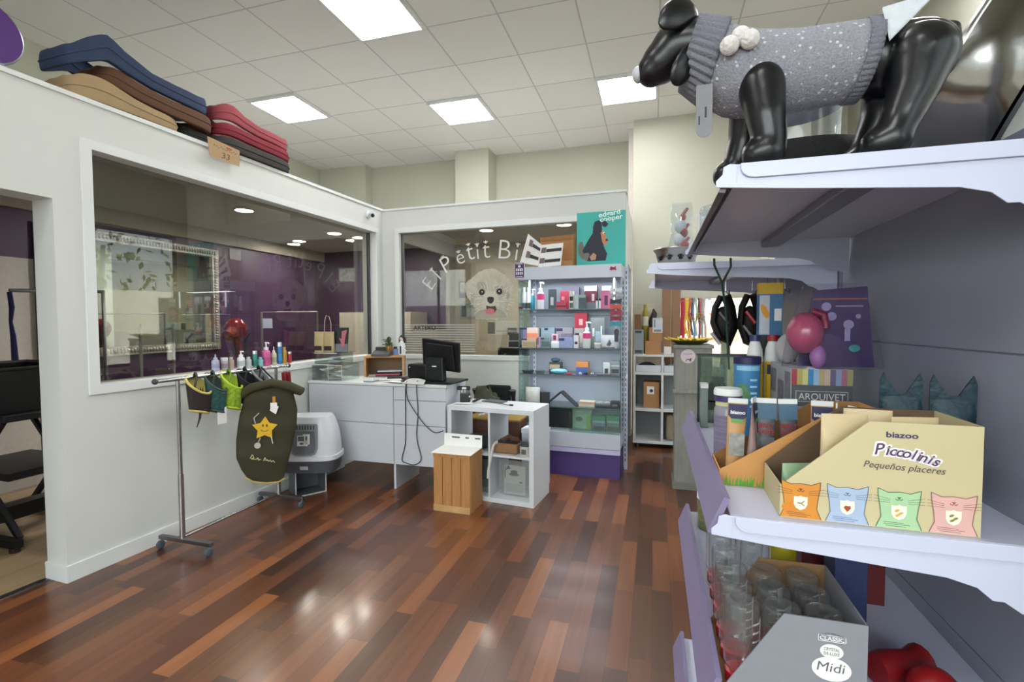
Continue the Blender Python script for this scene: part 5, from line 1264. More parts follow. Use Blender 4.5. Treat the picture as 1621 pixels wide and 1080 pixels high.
for y, h, r, c, cap, st, bd, l in ((2.70, .125, .026, '#a9aac4', '#b5b5c8', 'nozzle', (.25, .6, '#9494b4'), 'lilac-grey nozzle bottle, leftmost on the window sill'),
        (2.775, .095, .025, '#b4a8b0', '#c9c9cc', 'jar', (.2, .7, '#8d7f8c'), 'pale pinkish tub, second from the left on the window sill'),
        (2.835, .095, .02, '#b09a8c', '#cbbfb4', 'round', None, 'beige small bottle behind the rail, third from the left on the sill'),
        (2.925, .14, .028, '#dfe1e2', '#e8e8ea', 'pump', (.2, .65, '#b6b8bc'), 'white pump bottle with a dark emblem on the window sill'),
        (2.995, .085, .022, '#b2b8bc', '#c8ccce', 'round', None, 'small grey bottle right of the white pump bottle'),
        (3.058, .13, .018, '#2f8d80', '#c6c6ca', 'tall', (.1, .5, '#236c66'), 'teal spray can with silver cap on the sill'),
        (3.112, .075, .022, '#79b6b8', '#8cc2c4', 'round', None, 'low pale teal bottle left of the pink pump bottle'),
        (3.175, .20, .034, '#c85a92', '#dcd6dc', 'pump', (.15, .5, '#b84a82'), 'tall pink foam pump bottle on the window sill'),
        (3.255, .155, .022, '#c6c4ac', '#d8d8cc', 'nozzle', (.2, .6, '#a8a890'), 'cream nozzle bottle right of the pink pump bottle'),
        (3.32, .19, .019, '#2f74b4', '#c6c6ca', 'tall', (.2, .6, '#3e8cc8'), 'tall blue spray can with silver cap on the window sill'),
        (3.372, .145, .020, '#b58a38', '#c29a4c', 'flip', None, 'golden bottle right of the tall blue spray can'),
        (3.432, .10, .017, '#a82436', '#c6c6ca', 'tall', None, 'small red spray can with silver cap, rightmost on the window sill')):
    bottle('sill_bottle', l, 'bottle', LW(y, -.04, SZ), r, h, c, cap, st, bd, 'bottles on the window sill', A)
# ---- camera on the partition
t = thing('security_camera', 'small white security camera on the partition near the corner', 'camera', LW(4.565, .0005, 2.655), A)
MB().lathe([(.045, 0), (.045, .012), (.03, .02), (.001, .021)], 24, frame((0, 0, 0), (0, 1, 0), (0, 0, 1))).build('mount', WHITE, t, smooth=True)
MB().tube([(.02, 0, 0), (.05, 0, -.005)], .012, 10).tube([(.03, .03, .01), (.09, -.04, -.025)], .026, 16).build('camera_body', mat('#b9bcc0', .4), t, smooth=True)
MB().tube([(.0905, -.041, -.0253), (.094, -.045, -.027)], .018, 14).build('lens', BLACK, t, smooth=True)
# ---- cushions stacked on the partition top (they rest on the roof slab behind it)
RZ_ = PT + .0265
def dogbed(label, y0, y1, z0, h, c, off=.01, depth=.55, fold=0, wave=None, lift=None):
    t = thing('folded_cushion', label, 'cushion', LW((y0 + y1) / 2, off, z0), A, 'cushions on the partition top')
    Ly = (y1 - y0) / 2; n = .42
    def f(u, v):
        a_ = 6.283 * u; ph = PI * v; sx = math.copysign(abs(math.cos(a_)) ** n, math.cos(a_)); sy = math.copysign(abs(math.sin(a_)) ** n, math.sin(a_))
        k_ = math.sin(ph) ** .35 if 0 < v < 1 else 0.0
        yy = sy * Ly * (.94 + .06 * k_); w_ = wave(yy / Ly) if wave else 0; l_ = lift(yy / Ly) if lift else 0
        z_ = h * (.5 - .5 * math.cos(ph)); z_ = z_ * (1 + .25 * w_) + l_ + .004 * math.sin(7 * yy + 11 * sx) * (v > .6)
        return (-depth / 2 + depth / 2 * sx * (.93 + .07 * k_) * (1 if k_ else .9), yy, z_)
    MB().grid(f, 64, 14, wrap=True).build('cushion_cover', mat(c, .85, vary=.08, scale=7, bump=.15), t, smooth=True)
    MB().tube([f(i / 64, .5) for i in range(64)], .006, 6, closed=True).build('piping', mat(c, .8, vary=.05), t, smooth=True)
    return t
hump = lambda yy, c, w: math.exp(-((yy - c) / w) ** 2)
def at_y(fn, y0, y1): return lambda s_: fn((y0 + y1) / 2 + s_ * (y1 - y0) / 2)
beige_top = lambda y: .095 + .055 * hump(y, 1.97, .16) - .03 * max(0, y - 2.2)
brown_lo = lambda y: max(beige_top(y), .088) + .006
brown_top = lambda y: brown_lo(y) + .105
blue_lo = lambda y: brown_top(max(y, 2.0)) + .008 - .10 * max(0, 2.0 - y) / .18
grey_top = lambda y: .10 - .03 * max(0, y - 3.2)
red_lo = lambda y: grey_top(y) + .008 + .012 * hump(y, 2.85, .12)
red_top = lambda y: red_lo(y) + .085
rose_lo = lambda y: red_top(y) + .008 + .02 * hump(y, 2.85, .13)
def bed(label, y0, y1, lo, hi, c, off, depth):
    h0 = .1
    dogbed(label, y0, y1, RZ_, h0, c, off=off, depth=depth, wave=at_y(lambda y: ((hi(y) - lo(y)) / h0 - 1) * 4, y0, y1), lift=at_y(lo, y0, y1))
zero = lambda y: .004
bed('beige folded dog cushion at the bottom left of the pile', 1.83, 2.47, zero, beige_top, '#a08866', .015, .36)
bed('dark folded dog cushion between the beige and the red piles', 2.49, 2.715, zero, lambda y: .08, '#17171a', -.03, .36)
bed('brown folded dog cushion in the middle of the left pile', 2.0, 2.73, brown_lo, brown_top, '#5b3c28', .02, .38)
bed('navy blue folded dog cushion draped on top of the left pile', 1.82, 2.70, blue_lo, lambda y: blue_lo(y) + .10 + .05 * hump(y, 1.99, .14) + .02 * hump(y, 2.66, .05), '#2b3a58', .025, .40)
bed('dark grey folded dog cushion at the bottom of the right pile', 2.73, 3.46, zero, grey_top, '#34322f', .04, .36)
bed('dark red folded dog cushion in the middle of the right pile', 2.74, 3.465, red_lo, red_top, '#7c2230', .035, .36)
bed('dusty red folded dog cushion on top of the right pile', 2.735, 3.45, rose_lo, lambda y: rose_lo(y) + .085 + .035 * hump(y, 2.84, .12) + .02 * hump(y, 3.42, .05), '#94434c', .03, .36)
t = thing('purple_sign', 'round purple sign with a silver rim standing on the partition top at the left edge', 'sign', LW(1.47, -.03, RZ_), A)
MB().lathe([(.001, -.012), (.15, -.012), (.15, .012), (.001, .012)], 40, frame((0, 0, .16), (0, 1, 0), (0, 0, 1))).build('purple_disc', mat('#4a2170', .4), t, smooth=True)
MB().tube([(0, .15 * math.cos(i * PI / 24), .16 + .15 * math.sin(i * PI / 24)) for i in range(48)], .01, 8, closed=True).build('silver_rim', STEEL, t, smooth=True)
MB().box(-.04, .04, -.06, .06, 0, .012).build('foot', STEEL, t)
t = thing('price_card', 'brown kraft price card hanging over the partition edge under the cushions', 'card', LW(2.75, .045, 2.70), A)
Pc = frame((0, 0, 0), (0, 1, 0), (.25, 0, 1))
MB().prism([(-.155, .10), (-.115, -.025), (.135, -.03), (.115, .085)], .003, Pc).build('card', mat('#b99b76', .7), t)
mb = MB(); Pd = frame((.0036, 0, 0), (0, 1, 0), (.25, 0, 1))
for i in range(11): stroke(mb, [(-.10 + i * .018, .055 + .006 * (i % 2) - i * .001), (-.088 + i * .018, .062 - .008 * (i % 3))], .0018, Pd)
mb.build('handwriting', mat('#4a3a30', .7), t)
MB().text('33', Pd @ Matrix.Translation((.01, -.012, 0)), .04, width=.065).build('handwriting', mat('#5a4638', .7), t)
mb = MB(); stroke(mb, [(.0, .07), (.05, .066)], .005, Pd); mb.build('red_mark', mat('#c04a3a', .7), t)

# ================================================================ GLASS DISPLAY CABINET
SA = math.radians(-1.7); SO = Vector((-1.277, 4.535, 0))
def S(u, v, z=0): c, s = math.cos(SA), math.sin(SA); return (SO.x + u * c - v * s, SO.y + u * s + v * c, z)
SW, SD = .985, .385
CABW = mat('#b4bac6', .35, vary=.02, scale=5, name='cabinet_steel')
t = thing('glass_cabinet', 'tall lit glass display cabinet with purple plinth against the back partition', 'display cabinet', SO, SA)
MB().box(.01, SW - .01, SD - .02, SD, .02, 1.99).build('back_panel', mat('#98a0ae', .4, vary=.03, scale=3), t)
MB().box(0, SW, -.002, .02, 1.872, 1.992).box(0, SW, .02, SD - .021, 1.972, 1.992).box(SW - .02, SW, .02, SD, 1.872, 1.972).box(0, .02, .02, SD, 1.872, 1.972).build('header', CABW, t, bevel=.002)
MB().box(0, SW, .0, SD - .02, .275, .418).build('deck', CABW, t, bevel=.002)
MB().prism([(-.012, .232), (.03, .232), (.03, .272), (.0, .272)], SW, frame((0, 0, 0), (0, 1, 0), (0, 0, 1))).build('ledge', mat('#9a93b4', .4), t)
MB().box(.005, SW - .005, .012, SD - .02, .0, .231).build('plinth', mat('#45306e', .45, vary=.04, scale=3), t)
for x in (0, SW - .006): MB().box(x, x + .006, .022, SD - .022, .42, 1.87).build('side_glass', SHELFG, t)
SZS = (1.588, 1.214, .96, .652)
for z in SZS:
    so = MB().box(.008, SW - .008, .03, SD - .022, z - .008, z).build('glass_shelf', glass_mat('greenish_shelf', '#c4d6d2', 1.3, .10, '#6d8080') if z == SZS[0] else bpy.data.materials['greenish_shelf'], t)
    MB().box(.008, SW - .008, .027, .0295, z - .009, z + .001).build('shelf_edge', mat('#4d5a5e', .3), so)
    MB().box(.02, SW - .02, SD - .05, SD - .023, z - .06, z - .03).build('shelf_rail', mat('#8a93a2', .4), so)
MB().box(.51, SW - .008, .004, .009, .42, .655).build('front_glass', SHELFG, t)
for x, y in ((SW + .003, SD - .03), (.06, SD - .045)):
    u = MB(); u.box(x, x + .032, y, y + .03, .0, 2.0)
    u.m(1)
    for i in range(38): u.box(x + .008, x + .016, y - .001, y, .08 + i * .05, .11 + i * .05)
    u.build('slotted_upright', [METALW, DGREY], t)
LED = mat('#eef4ff', .4, emit=3, vary=0, name='lit_strip')
for x in (.10, SW - .075): MB().box(x, x + .016, .04, .046, 1.66, 1.868).build('light_strip', LED, t)
for i in range(3): MB().box(SW + .0345, SW + .05, .15, .20, SZS[i] - .03, SZS[i] + .01).build('shelf_clip', WHITE, t)
area('cabinet_lamp', S(SW / 2, .15, 1.862), (0, 0, 0), .8, .12, 2.2, (.9, .94, 1))
for z_ in SZS[:3]: area('shelf_fill', S(SW / 2, .06, z_ - .012), (0, 0, 0), .85, .03, 1.6, (.9, .94, 1))  # fill lights added below the glass shelves to brighten the lower goods
tag(MB().tube([(-.025, 0, -.01), (-.02, 0, .014), (0, 0, 0), (.02, 0, .014), (.025, 0, -.01), (0, 0, 0), (-.025, 0, -.01)], .008, 6).build('red_bow', mat('#a81e44', .5), loc=S(SW - .07, -.012, 1.95), smooth=True), 'small red bow stuck on the cabinet header\'s right end', 'bow')
t = thing('purple_notice', 'small purple notice with white print at the cabinet header\'s left end', 'notice', S(-.004, -.006, 1.885), SA)
MB().box(-.025, .075, -.002, 0, 0, .155).build('notice_border', mat('#cbbcd0', .6), t); MB().box(-.02, .07, -.0035, -.0021, .006, .149).build('notice_face', mat('#361c4c', .5), t)
mb = MB(); Fn = front(0, -.0042, 0); mb.ell(.025, .118, .014, .012, Fn).rect(-.008, .058, .138, .143, Fn).rect(-.005, .055, .02, .023, Fn).rect(-.012, .062, .012, .015, Fn)
for i in range(4): mb.rect(-.008 + i * .018, .004 + i * .018, .072, .098, Fn).rect(-.008 + i * .018, .003 + i * .018, .038, .062, Fn)
mb.build('notice_print', mat('#d9d0de', .6), t)
# ---- goods, each standing on its shelf
def box_item(name, label, cat, q, d, c, parts=(), rz=SA, group=None, tilt=0):
    x, y, z, w, h = q
    t = thing(name, label, cat, (x, y, z + .0008), rz, group)
    MB().box(-w / 2, w / 2, 0, d, 0, h).build('box_body', mat(c, .5, vary=.05), t, bevel=.0015)
    for nm, (x0, x1, z0, z1), cc in parts:
        MB().box(-w / 2 + x0 * w, -w / 2 + x1 * w, -.0016, -.0004, z0 * h, z1 * h).build(nm, mat(cc, .5, vary=.1, scale=60), t)
    return t
def bot(label, q, c, cap, style, band=None, name='bottle', group=None):
    x, y, z, w, h = q; return bottle(name, label, 'bottle', (x, y + w / 2, z + .0008), w / 2, h, c, cap, style, band, group, SA)
bot('white bottle with dark and red base band, leftmost on the cabinet\'s top shelf', (-1.291, 4.66, 1.588, 0.036, 0.21), '#dfe2e6', '#f0f2f4', 'flip', (.0, .15, '#8e2a3a'))
bot('white bottle with dark label, second from the left on the cabinet\'s top shelf', (-1.245, 4.64, 1.588, 0.039, 0.22), '#dfe2e6', '#f0f2f4', 'flip', (.05, .35, '#4a5058'))
bot('white bottle with green label, third from the left on the cabinet\'s top shelf', (-1.208, 4.66, 1.588, 0.039, 0.221), '#dfe2e6', '#f0f2f4', 'flip', (.05, .35, '#48584c'))
bot('teal pump bottle on the cabinet\'s top shelf', (-1.148, 4.6, 1.588, 0.044, 0.203), '#2a93a8', '#dfe6ea', 'pump')
bot('tall pink and white pump bottle at the left of the cabinet\'s top shelf', (-1.072, 4.6, 1.588, 0.069, 0.269), '#dfe2ec', '#eef0f4', 'pump', (.52, .84, '#d8387c'))
box_item('grooming_pouch', 'dark slate pouch with a white dog print on the top shelf', 'pouch', (-0.963, 4.66, 1.588, 0.075, 0.197), .04, '#465560', (('dog_print', (.3, .7, .2, .6), '#c4ccd0'),))
box_item('red_box', 'rounded red box behind small red cartons on the top shelf', 'box', (-0.852, 4.72, 1.588, 0.082, 0.179), .05, '#a83248', (('pink_spot', (.15, .5, .5, .7), '#d88a98'),))
box_item('small_red_carton', 'low red carton in front on the top shelf', 'carton', (-0.86, 4.58, 1.588, 0.098, 0.069), .06, '#b83a52', (('dark_band', (0, 1, .3, .45), '#3a1a24'),))
box_item('grey_carton', 'wide grey carton at the back of the top shelf', 'carton', (-0.803, 4.8, 1.588, 0.171, 0.221), .05, '#6a6678')
box_item('black_white_carton', 'narrow black and white carton on the top shelf', 'carton', (-0.763, 4.6, 1.588, 0.042, 0.17), .04, '#d8d8da', (('black_panel', (.1, .9, .45, .7), '#17171c'), ('grey_panel', (.1, .9, .05, .35), '#55605c')))
box_item('clear_container', 'pale green clear container beside the black and white carton', 'container', (-0.716, 4.6, 1.588, 0.045, 0.133), .04, '#a9bcbc')
box_item('dark_container', 'dark green container with pale lid on the top shelf', 'container', (-0.659, 4.6, 1.588, 0.063, 0.132), .05, '#40555a', (('pale_lid', (0, 1, .8, 1), '#9fb6b2'),))
box_item('maroon_box', 'maroon box with white top and gold emblem at the back of the top shelf', 'box', (-0.601, 4.76, 1.588, 0.123, 0.226), .06, '#561a2c', (('white_top', (0, 1, .78, 1), '#c5c2c8'), ('emblem', (.6, .8, .35, .65), '#b8a0a4'), ('grey_foot', (0, 1, .0, .3), '#5c646c')))
for i, (a_, l) in enumerate((((-0.52, 4.58, 1.588, 0.021, 0.093), 'tiny white bottle with black cap, left of the pair on the top shelf'), ((-0.493, 4.58, 1.588, 0.02, 0.093), 'tiny white bottle with black cap, right of the pair on the top shelf'))): bot(l, a_, '#dfe2e6', '#101012', 'tall')
box_item('pink_refill', 'pink refill pouch with dark label at the right of the top shelf', 'pouch', (-0.442, 4.6, 1.588, 0.087, 0.169), .05, '#cf6e9c', (('dark_label', (.4, .75, .18, .72), '#54284c'),))
box_item('white_carton', 'white carton behind the pink refill pouch', 'carton', (-0.442, 4.72, 1.588, 0.09, 0.219), .05, '#dcdce2')
# hanging strip of packets at the right
st = [('#c9ccd0', 455, 464), ('#9a9ca2', 464, 473), ('#23252f', 473, 482), ('#c0442c', 482.5, 490), ('#8f1c3c', 490.5, 500), ('#7d1430', 500.5, 508), ('#2a8a98', 509, 517)]
nm = ['silver and black bow tie packet, topmost on the hanging strip', 'grey bow tie packet, second on the hanging strip', 'navy bow tie packet, third on the hanging strip', 'orange-red bow tie packet in the middle of the hanging strip', 'crimson bow tie packet, fifth on the hanging strip', 'dark crimson bow tie packet, sixth on the hanging strip', 'teal bow tie packet at the bottom of the hanging strip']
for (c, a_, b_), l, q in zip(st, nm, ((-0.336, 4.47, 1.75), (-0.336, 4.47, 1.699), (-0.336, 4.47, 1.648), (-0.336, 4.47, 1.598), (-0.335, 4.47, 1.546), (-0.335, 4.47, 1.495), (-0.335, 4.47, 1.445))):
    t = thing('bow_packet', l, 'packet', q, SA, 'bow tie packets on the hanging strip')
    MB().poly([(-.052, -.026), (-.008, -.012), (.008, -.012), (.048, -.026), (.052, .026), (.008, .014), (-.008, .014), (-.050, .026)], front(0, 0, 0)).build('bow_fabric', mat(c, .5, vary=.25, scale=70), t, solid=.012)
    MB().box(-.009, .009, -.014, .0, -.018, .018).build('bow_knot', mat(c, .5, vary=.1), t, bevel=.003)
o = MB().box(-.008, .008, -.0015, .0015, -.62, 0).build('hanging_strip', LGREY, loc=(-0.337, 4.478, 1.839), rz=SA); tag(o, 'narrow plastic strip carrying the bow tie packets at the cabinet front', 'strip')
q = (-0.329, 4.476, 1.342)
t = thing('key_blister', 'black shaped blister card hanging below the bow packets', 'card', q, SA)
MB().ell(-.0, .03, .022, .03, front(0, 0, 0)).poly([(-.02, .02), (.02, .02), (.016, -.06), (-.018, -.06)], front(0, .001, 0)).build('card', mat('#22242e', .4, vary=.4, scale=80), t, solid=.003)
# second shelf
Z = 1.214
box_item('purple_end_box', 'stacked purple and white packets at the left end of the second shelf', 'packets', (-1.262, 4.7, 1.214, 0.079, 0.193), .05, '#3f3460', (('white_print', (.1, .9, .1, .9), '#8f88b0'),))
box_item('cream_box', 'cream box with purple corner at the front left of the second shelf', 'box', (-1.176, 4.58, 1.214, 0.147, 0.09), .06, '#c8b49c', (('picture', (.06, .94, .08, .62), '#a89878'), ('purple_corner', (0, .35, .8, 1), '#3a2450')))
box_item('orange_box', 'orange and white box behind the cream one', 'box', (-1.164, 4.66, 1.214, 0.11, 0.194), .05, '#dcc8bc', (('orange_front', (0, 1, .25, .72), '#e08a68'),))
box_item('pink_side_box', 'pale pink box standing end-on on the second shelf', 'box', (-1.078, 4.57, 1.214, 0.031, 0.103), .07, '#b59cb4', (('dark_stripe', (.2, .45, .3, .95), '#3c2440'),))
box_item('slate_blue_box', 'tall slate blue box at the back of the second shelf', 'box', (-1.028, 4.74, 1.214, 0.148, 0.193), .06, '#8b9fac', (('navy_label', (.3, .55, .86, .98), '#23284a'), ('navy_side', (.0, .06, .2, .98), '#23284a')))
box_item('slate_small_box', 'small slate box with white edge in the middle front of the second shelf', 'box', (-1.016, 4.58, 1.214, 0.091, 0.103), .05, '#7f949c', (('navy_label', (.1, .4, .78, .92), '#23284a'), ('picture', (.1, .95, .1, .6), '#546c72')))
box_item('pink_logo_card', 'white box with a round crimson mark behind the white cup', 'box', (-0.941, 4.68, 1.214, 0.063, 0.131), .04, '#d4b8c8', (('crimson_mark', (.25, .75, .55, .9), '#7c2448'),))
bot('white cup at the front of the second shelf', (-0.923, 4.565, 1.214, 0.083, 0.062), '#dfe5ee', '#eef2f6', 'jar', name='cup')
box_item('navy_label_box', 'wide grey box with navy label at the back of the second shelf', 'box', (-0.859, 4.76, 1.214, 0.171, 0.193), .05, '#98949e', (('navy_label', (.02, .4, .82, .96), '#2a2c58'), ('picture', (.3, 1, .2, .7), '#7a7484')))
box_item('lavender_box', 'lavender blue box with navy label, front of the second shelf', 'box', (-0.816, 4.6, 1.214, 0.138, 0.101), .05, '#8c98c4', (('navy_label', (.02, .4, .68, .92), '#2a3060'),))
box_item('white_box', 'white box with dark emblem beside the lavender box', 'box', (-0.717, 4.6, 1.214, 0.048, 0.122), .05, '#d0d2da', (('emblem', (.2, .8, .3, .5), '#24262e'),))
box_item('picture_box', 'grey box with a dark dog picture carrying the red box', 'box', (-0.705, 4.72, 1.214, 0.099, 0.187), .07, '#a09a9a', (('picture', (.1, .5, .25, .75), '#22222a'), ('picture_light', (.5, .85, .25, .75), '#c8bcb4')))
box_item('red_gift_box', 'red box with a white starburst standing on the dog picture box', 'box', (-0.69, 4.725, 1.402, 0.123, 0.148), .06, '#a01c34', (('starburst', (.35, .65, .2, .6), '#d89aa4'),))
bot('pink and white pump bottle in the middle of the second shelf', (-0.615, 4.57, 1.214, 0.074, 0.255), '#c9d2d0', '#eef0f4', 'pump', (.55, .85, '#d8387c'))
t = box_item('comb_blister', 'tall grey blister card of white combs on the second shelf', 'card', (-0.523, 4.68, 1.214, 0.132, 0.291), .02, '#737b7c', (('comb_handle', (.72, .82, .1, .72), '#d4dae6'), ('comb_head', (.12, .28, .38, .65), '#c9d0d6'), ('comb_pale', (.35, .7, .2, .55), '#9db4c0')))
bot('white topped grey jar before the comb blister', (-0.513, 4.575, 1.214, 0.065, 0.053), '#b5b7b4', '#d6d8d4', 'jar', name='jar')
o = make_pouch('silver_bag', 'crumpled white and silver bag at the right end of the second shelf', 'bag', (-0.4, 4.62, Z + .001), SA, .17, .125, .07, '#b9bcc4')
MB().poly([(-.03, .03), (.0, .02), (.02, .045), (.0, .085)], front(0, -.036, 0)).build('dark_print', mat('#5a5a64', .5), o)
# third shelf
Z = .96
for i, (q, c, l) in enumerate((((-1.196, 4.62, 0.96, 0.129, 0.035), '#3f464c', 'dark flat tray at the left end of the third shelf'), ((-1.075, 4.62, 0.96, 0.102, 0.051), '#5d656c', 'grey flat tray second from the left on the third shelf'))):
    t = thing('flat_tray', l, 'tray', (q[0], q[1], Z + .001), SA + .15 * i); w = q[3]
    MB().lathe([(w * .38, 0), (w * .5, .03), (w * .48, .03), (w * .36, .006), (.001, .006)], 24, sy=.7).build('tray_body', mat(c, .4, vary=.2), t, smooth=True)
t = thing('blue_dish', 'light blue oval packet lying at the front of the third shelf', 'packet', (-0.888, 4.62, Z + .001), SA)
MB().sph((0, 0, .026), (.085, .045, .026)).build('packet_body', mat('#6fb4cc', .3, vary=.2, scale=20), t, smooth=True)
t = box_item('yellow_black_box', 'tilted black and yellow box with a dog picture on the third shelf', 'box', (-0.939, 4.7, 0.96, 0.127, 0.103), .05, '#2c2c30', (('picture', (.05, .85, .35, .8), '#9a8a74'), ('yellow_edge', (.2, 1, .12, .3), '#c4b428')))
o = MB().sph((0, 0, .022), (.045, .03, .022)).build('navy_pouch', mat('#2c4456', .6), loc=(-0.942, 4.725, 1.065), smooth=True); tag(o, 'small navy pouch on top of the black and yellow box', 'pouch')
tag(MB().box(-.03, .03, -.015, .015, 0, .016).build('red_packet', mat('#a83444', .4), loc=(-0.781, 4.585, Z + .001), rz=SA, bevel=.003), 'tiny red packet at the front of the third shelf', 'packet')
t = box_item('orange_blue_box', 'open blue box with a kraft orange lid on the third shelf', 'box', (-0.668, 4.66, 0.96, 0.116, 0.118), .09, '#b0743a', (('blue_front', (0, .98, 0, .55), '#3c5490'),))
for i, (a_, c, l) in enumerate((((-0.673, 4.575, 0.96, 0.042, -0.001), '#c9ccd0', 'small silver ring toy, leftmost in the front row of the third shelf'), ((-0.619, 4.575, 0.96, 0.042, 0.0), '#26282c', 'small black piece, second in the front row of the third shelf'), ((-0.557, 4.575, 0.96, 0.059, 0.008), '#8d9298', 'grey and white twisted piece in the front row of the third shelf'))):
    tag(MB().tube([(-a_[3] / 2 + .012, 0, .011), (0, .01, .014), (a_[3] / 2 - .012, 0, .011)], .011, 8).build('small_toy', mat(c, .5, vary=.4, scale=80), loc=(a_[0], a_[1], Z + .001), smooth=True), l, 'toy')
tag(MB().box(-.065, .065, -.03, .03, 0, .014).build('flat_box', mat('#5b5e66', .4), loc=(-0.455, 4.60, Z + .001), rz=SA, bevel=.002), 'flat dark grey box lying at the front right of the third shelf', 'box')
box_item('silver_packet', 'white and black printed packet standing at the right of the third shelf', 'packet', (-0.433, 4.66, 0.96, 0.065, 0.117), .03, '#aeb6b4', (('dark_print', (.2, .7, .1, .5), '#2a2c30'),))
box_item('grey_stack', 'stack of grey packets at the right end of the third shelf', 'packets', (-0.355, 4.68, 0.96, 0.083, 0.129), .06, '#7d868a', (('dark_print', (.1, .9, .1, .4), '#3a3e44'), ('pale_band', (.0, 1, .6, .7), '#b0b8ba')))
# fourth shelf
Z = .652
o = make_pouch('white_crumpled_bag', 'crumpled white bag at the left end of the fourth shelf', 'bag', (-1.165, 4.68, Z + .001), SA, .15, .16, .08, '#a4a49e')
box_item('black_case', 'black case leaning on the fourth shelf left of the tented book', 'case', (-1.068, 4.7, 0.652, 0.116, 0.104), .07, '#1c1d21')
t = thing('tented_book', 'black book standing open like a tent on the fourth shelf', 'book', (-0.853, 4.68, Z + .001), SA - .1)
for s in (-1, 1): MB().prism([(0, .128), (s * .155, 0), (s * .165, 0), (s * .004, .14)], .10, front(0, .0, 0)).build('cover', mat('#26272b', .5), t)
box_item('cream_carton', 'cream carton with pink print on the fourth shelf', 'carton', (-0.616, 4.6, 0.652, 0.15, 0.051), .10, '#b9b49c', (('pink_print', (.05, .95, .6, .9), '#b48a84'),))
for i, (q, l) in enumerate((((-0.499, 4.6, 0.652, 0.059, 0.044), 'striped rolled toy, left of the two beside the cream carton'), ((-0.428, 4.6, 0.652, 0.059, 0.047), 'striped rolled toy, right of the two beside the cream carton'))):
    t = thing('striped_toy', l, 'toy', (q[0], q[1] + .05, Z + .001), SA)
    MB().tube([(-.035, 0, .03), (.035, 0, .03)], .03, 12).build('toy_body', mat('#6d7074', .6, vary=.7, scale=90), t, smooth=True)
box_item('dark_carton', 'dark grey carton at the right end of the fourth shelf', 'carton', (-0.352, 4.6, 0.652, 0.081, 0.057), .10, '#2f3238', (('pale_print', (.2, .8, .3, .6), '#6d7278'),))
# deck
Z = .4185
box_item('black_carrier', 'large black carrier in the shadow on the cabinet deck', 'carrier', (-0.95, 4.7, 0.418, 0.351, 0.165), .14, '#141518')
o = make_pouch('white_green_bag', 'shiny white and green bag on the cabinet deck', 'bag', (-0.667, 4.66, Z + .001), SA, .19, .20, .09, '#b4bca8')
MB().ell(-.02, .11, .035, .022, front(0, -.047, 0)).build('dark_oval', mat('#5a6458', .5), o)
MB().rect(.05, .09, .02, .16, front(0, -.0465, 0)).build('green_strip', mat('#8fae4c', .5), o)
for i, (q, c, l) in enumerate((((-0.5, 4.6, 0.418, 0.122, 0.151), '#76809c', 'green-topped lilac box on the cabinet deck, left of the pair'), ((-0.365, 4.6, 0.418, 0.114, 0.158), '#6f7d70', 'green-topped grey box on the cabinet deck, right of the pair'))):
    box_item('green_top_box', l, 'box', q, .09, c, (('green_top', (0, 1, .74, 1), '#3f9468'), ('pale_band', (.02, .98, .58, .7), '#a9bcd0'), ('dark_animals', (.05, .95, .08, .36), '#33363c')), group='green topped boxes on the cabinet deck')
# ---- on top of the cabinet
t = thing('cardboard_box', 'open cardboard box lying on top of the display cabinet', 'box', (-0.946, 4.66, 1.9935), -.04)
w = .185
MB().box(-w, w, .0, .006, 0, .06).box(-w, w, .18, .186, 0, .33).box(-w, -w + .006, .006, .18, 0, .24).box(w - .006, w, .006, .18, 0, .31).box(-w + .006, w - .006, .006, .18, 0, .006).build('carton_body', CARD, t)
MB().prism([(-w, .33), (w, .345), (w, .30), (-w, .29)], .005, front(0, .178, 0)).build('flap', mat('#94693f', .8), t)
t = thing('open_leaflet', 'open white leaflet with four printed strips leaning on the cardboard box', 'leaflet', (-1.055, 4.585, 1.9935), 0)
LP = frame((0, 0, 0), Vector((.8, .25, 0)), Vector((.24, .12, 1)))
RP = frame((0, 0, 0), Vector((1, .02, 0)), Vector((.02, .12, 1)))
ML_ = [(-.215, .135), (-.04, .035), (.0, .285), (-.13, .42)]
def flat(n, P, c, y): return MB().poly(P, front(0, y, 0)).build(n, mat(c, .6), t)
Lq = ((-0.129, 0.457), (0.009, 0.341), (-0.029, 0.143), (-0.213, 0.181))
Rq = ((0.009, 0.341), (0.218, 0.354), (0.194, 0.14), (-0.029, 0.13))
mnz = min(q[1] for q in Lq + Rq); Lq = [(a, b_ - mnz + .001) for a, b_ in Lq]; Rq = [(a, b_ - mnz + .001) for a, b_ in Rq]
flat('left_page', Lq, '#d6d4d0', 0).modifiers.new('t', 'SOLIDIFY').thickness = .002
flat('right_page', Rq, '#dcdad8', -.001).modifiers.new('t', 'SOLIDIFY').thickness = .002
def quadpt(Q, u, v):  # Q: TL TR BR BL
    a = [Q[0][i] * (1 - u) + Q[1][i] * u for i in (0, 1)]; b_ = [Q[3][i] * (1 - u) + Q[2][i] * u for i in (0, 1)]
    return (a[0] * (1 - v) + b_[0] * v, a[1] * (1 - v) + b_[1] * v)
for Q, v0, u0 in ((Lq, .12, .3), (Lq, .55, .3), (Rq, .15, .1), (Rq, .62, .1)):
    flat('dark_strip', [quadpt(Q, u0 + .15, v0 + .06), quadpt(Q, .95, v0 + .06), quadpt(Q, .95, v0 + .2), quadpt(Q, u0 + .15, v0 + .2)], '#2a2a2e', -.0045)
    flat('small_photo', [quadpt(Q, u0 - .08, v0 - .02), quadpt(Q, u0 + .14, v0 - .02), quadpt(Q, u0 + .14, v0 + .22), quadpt(Q, u0 - .08, v0 + .22)], '#6d5a5c', -.0046)
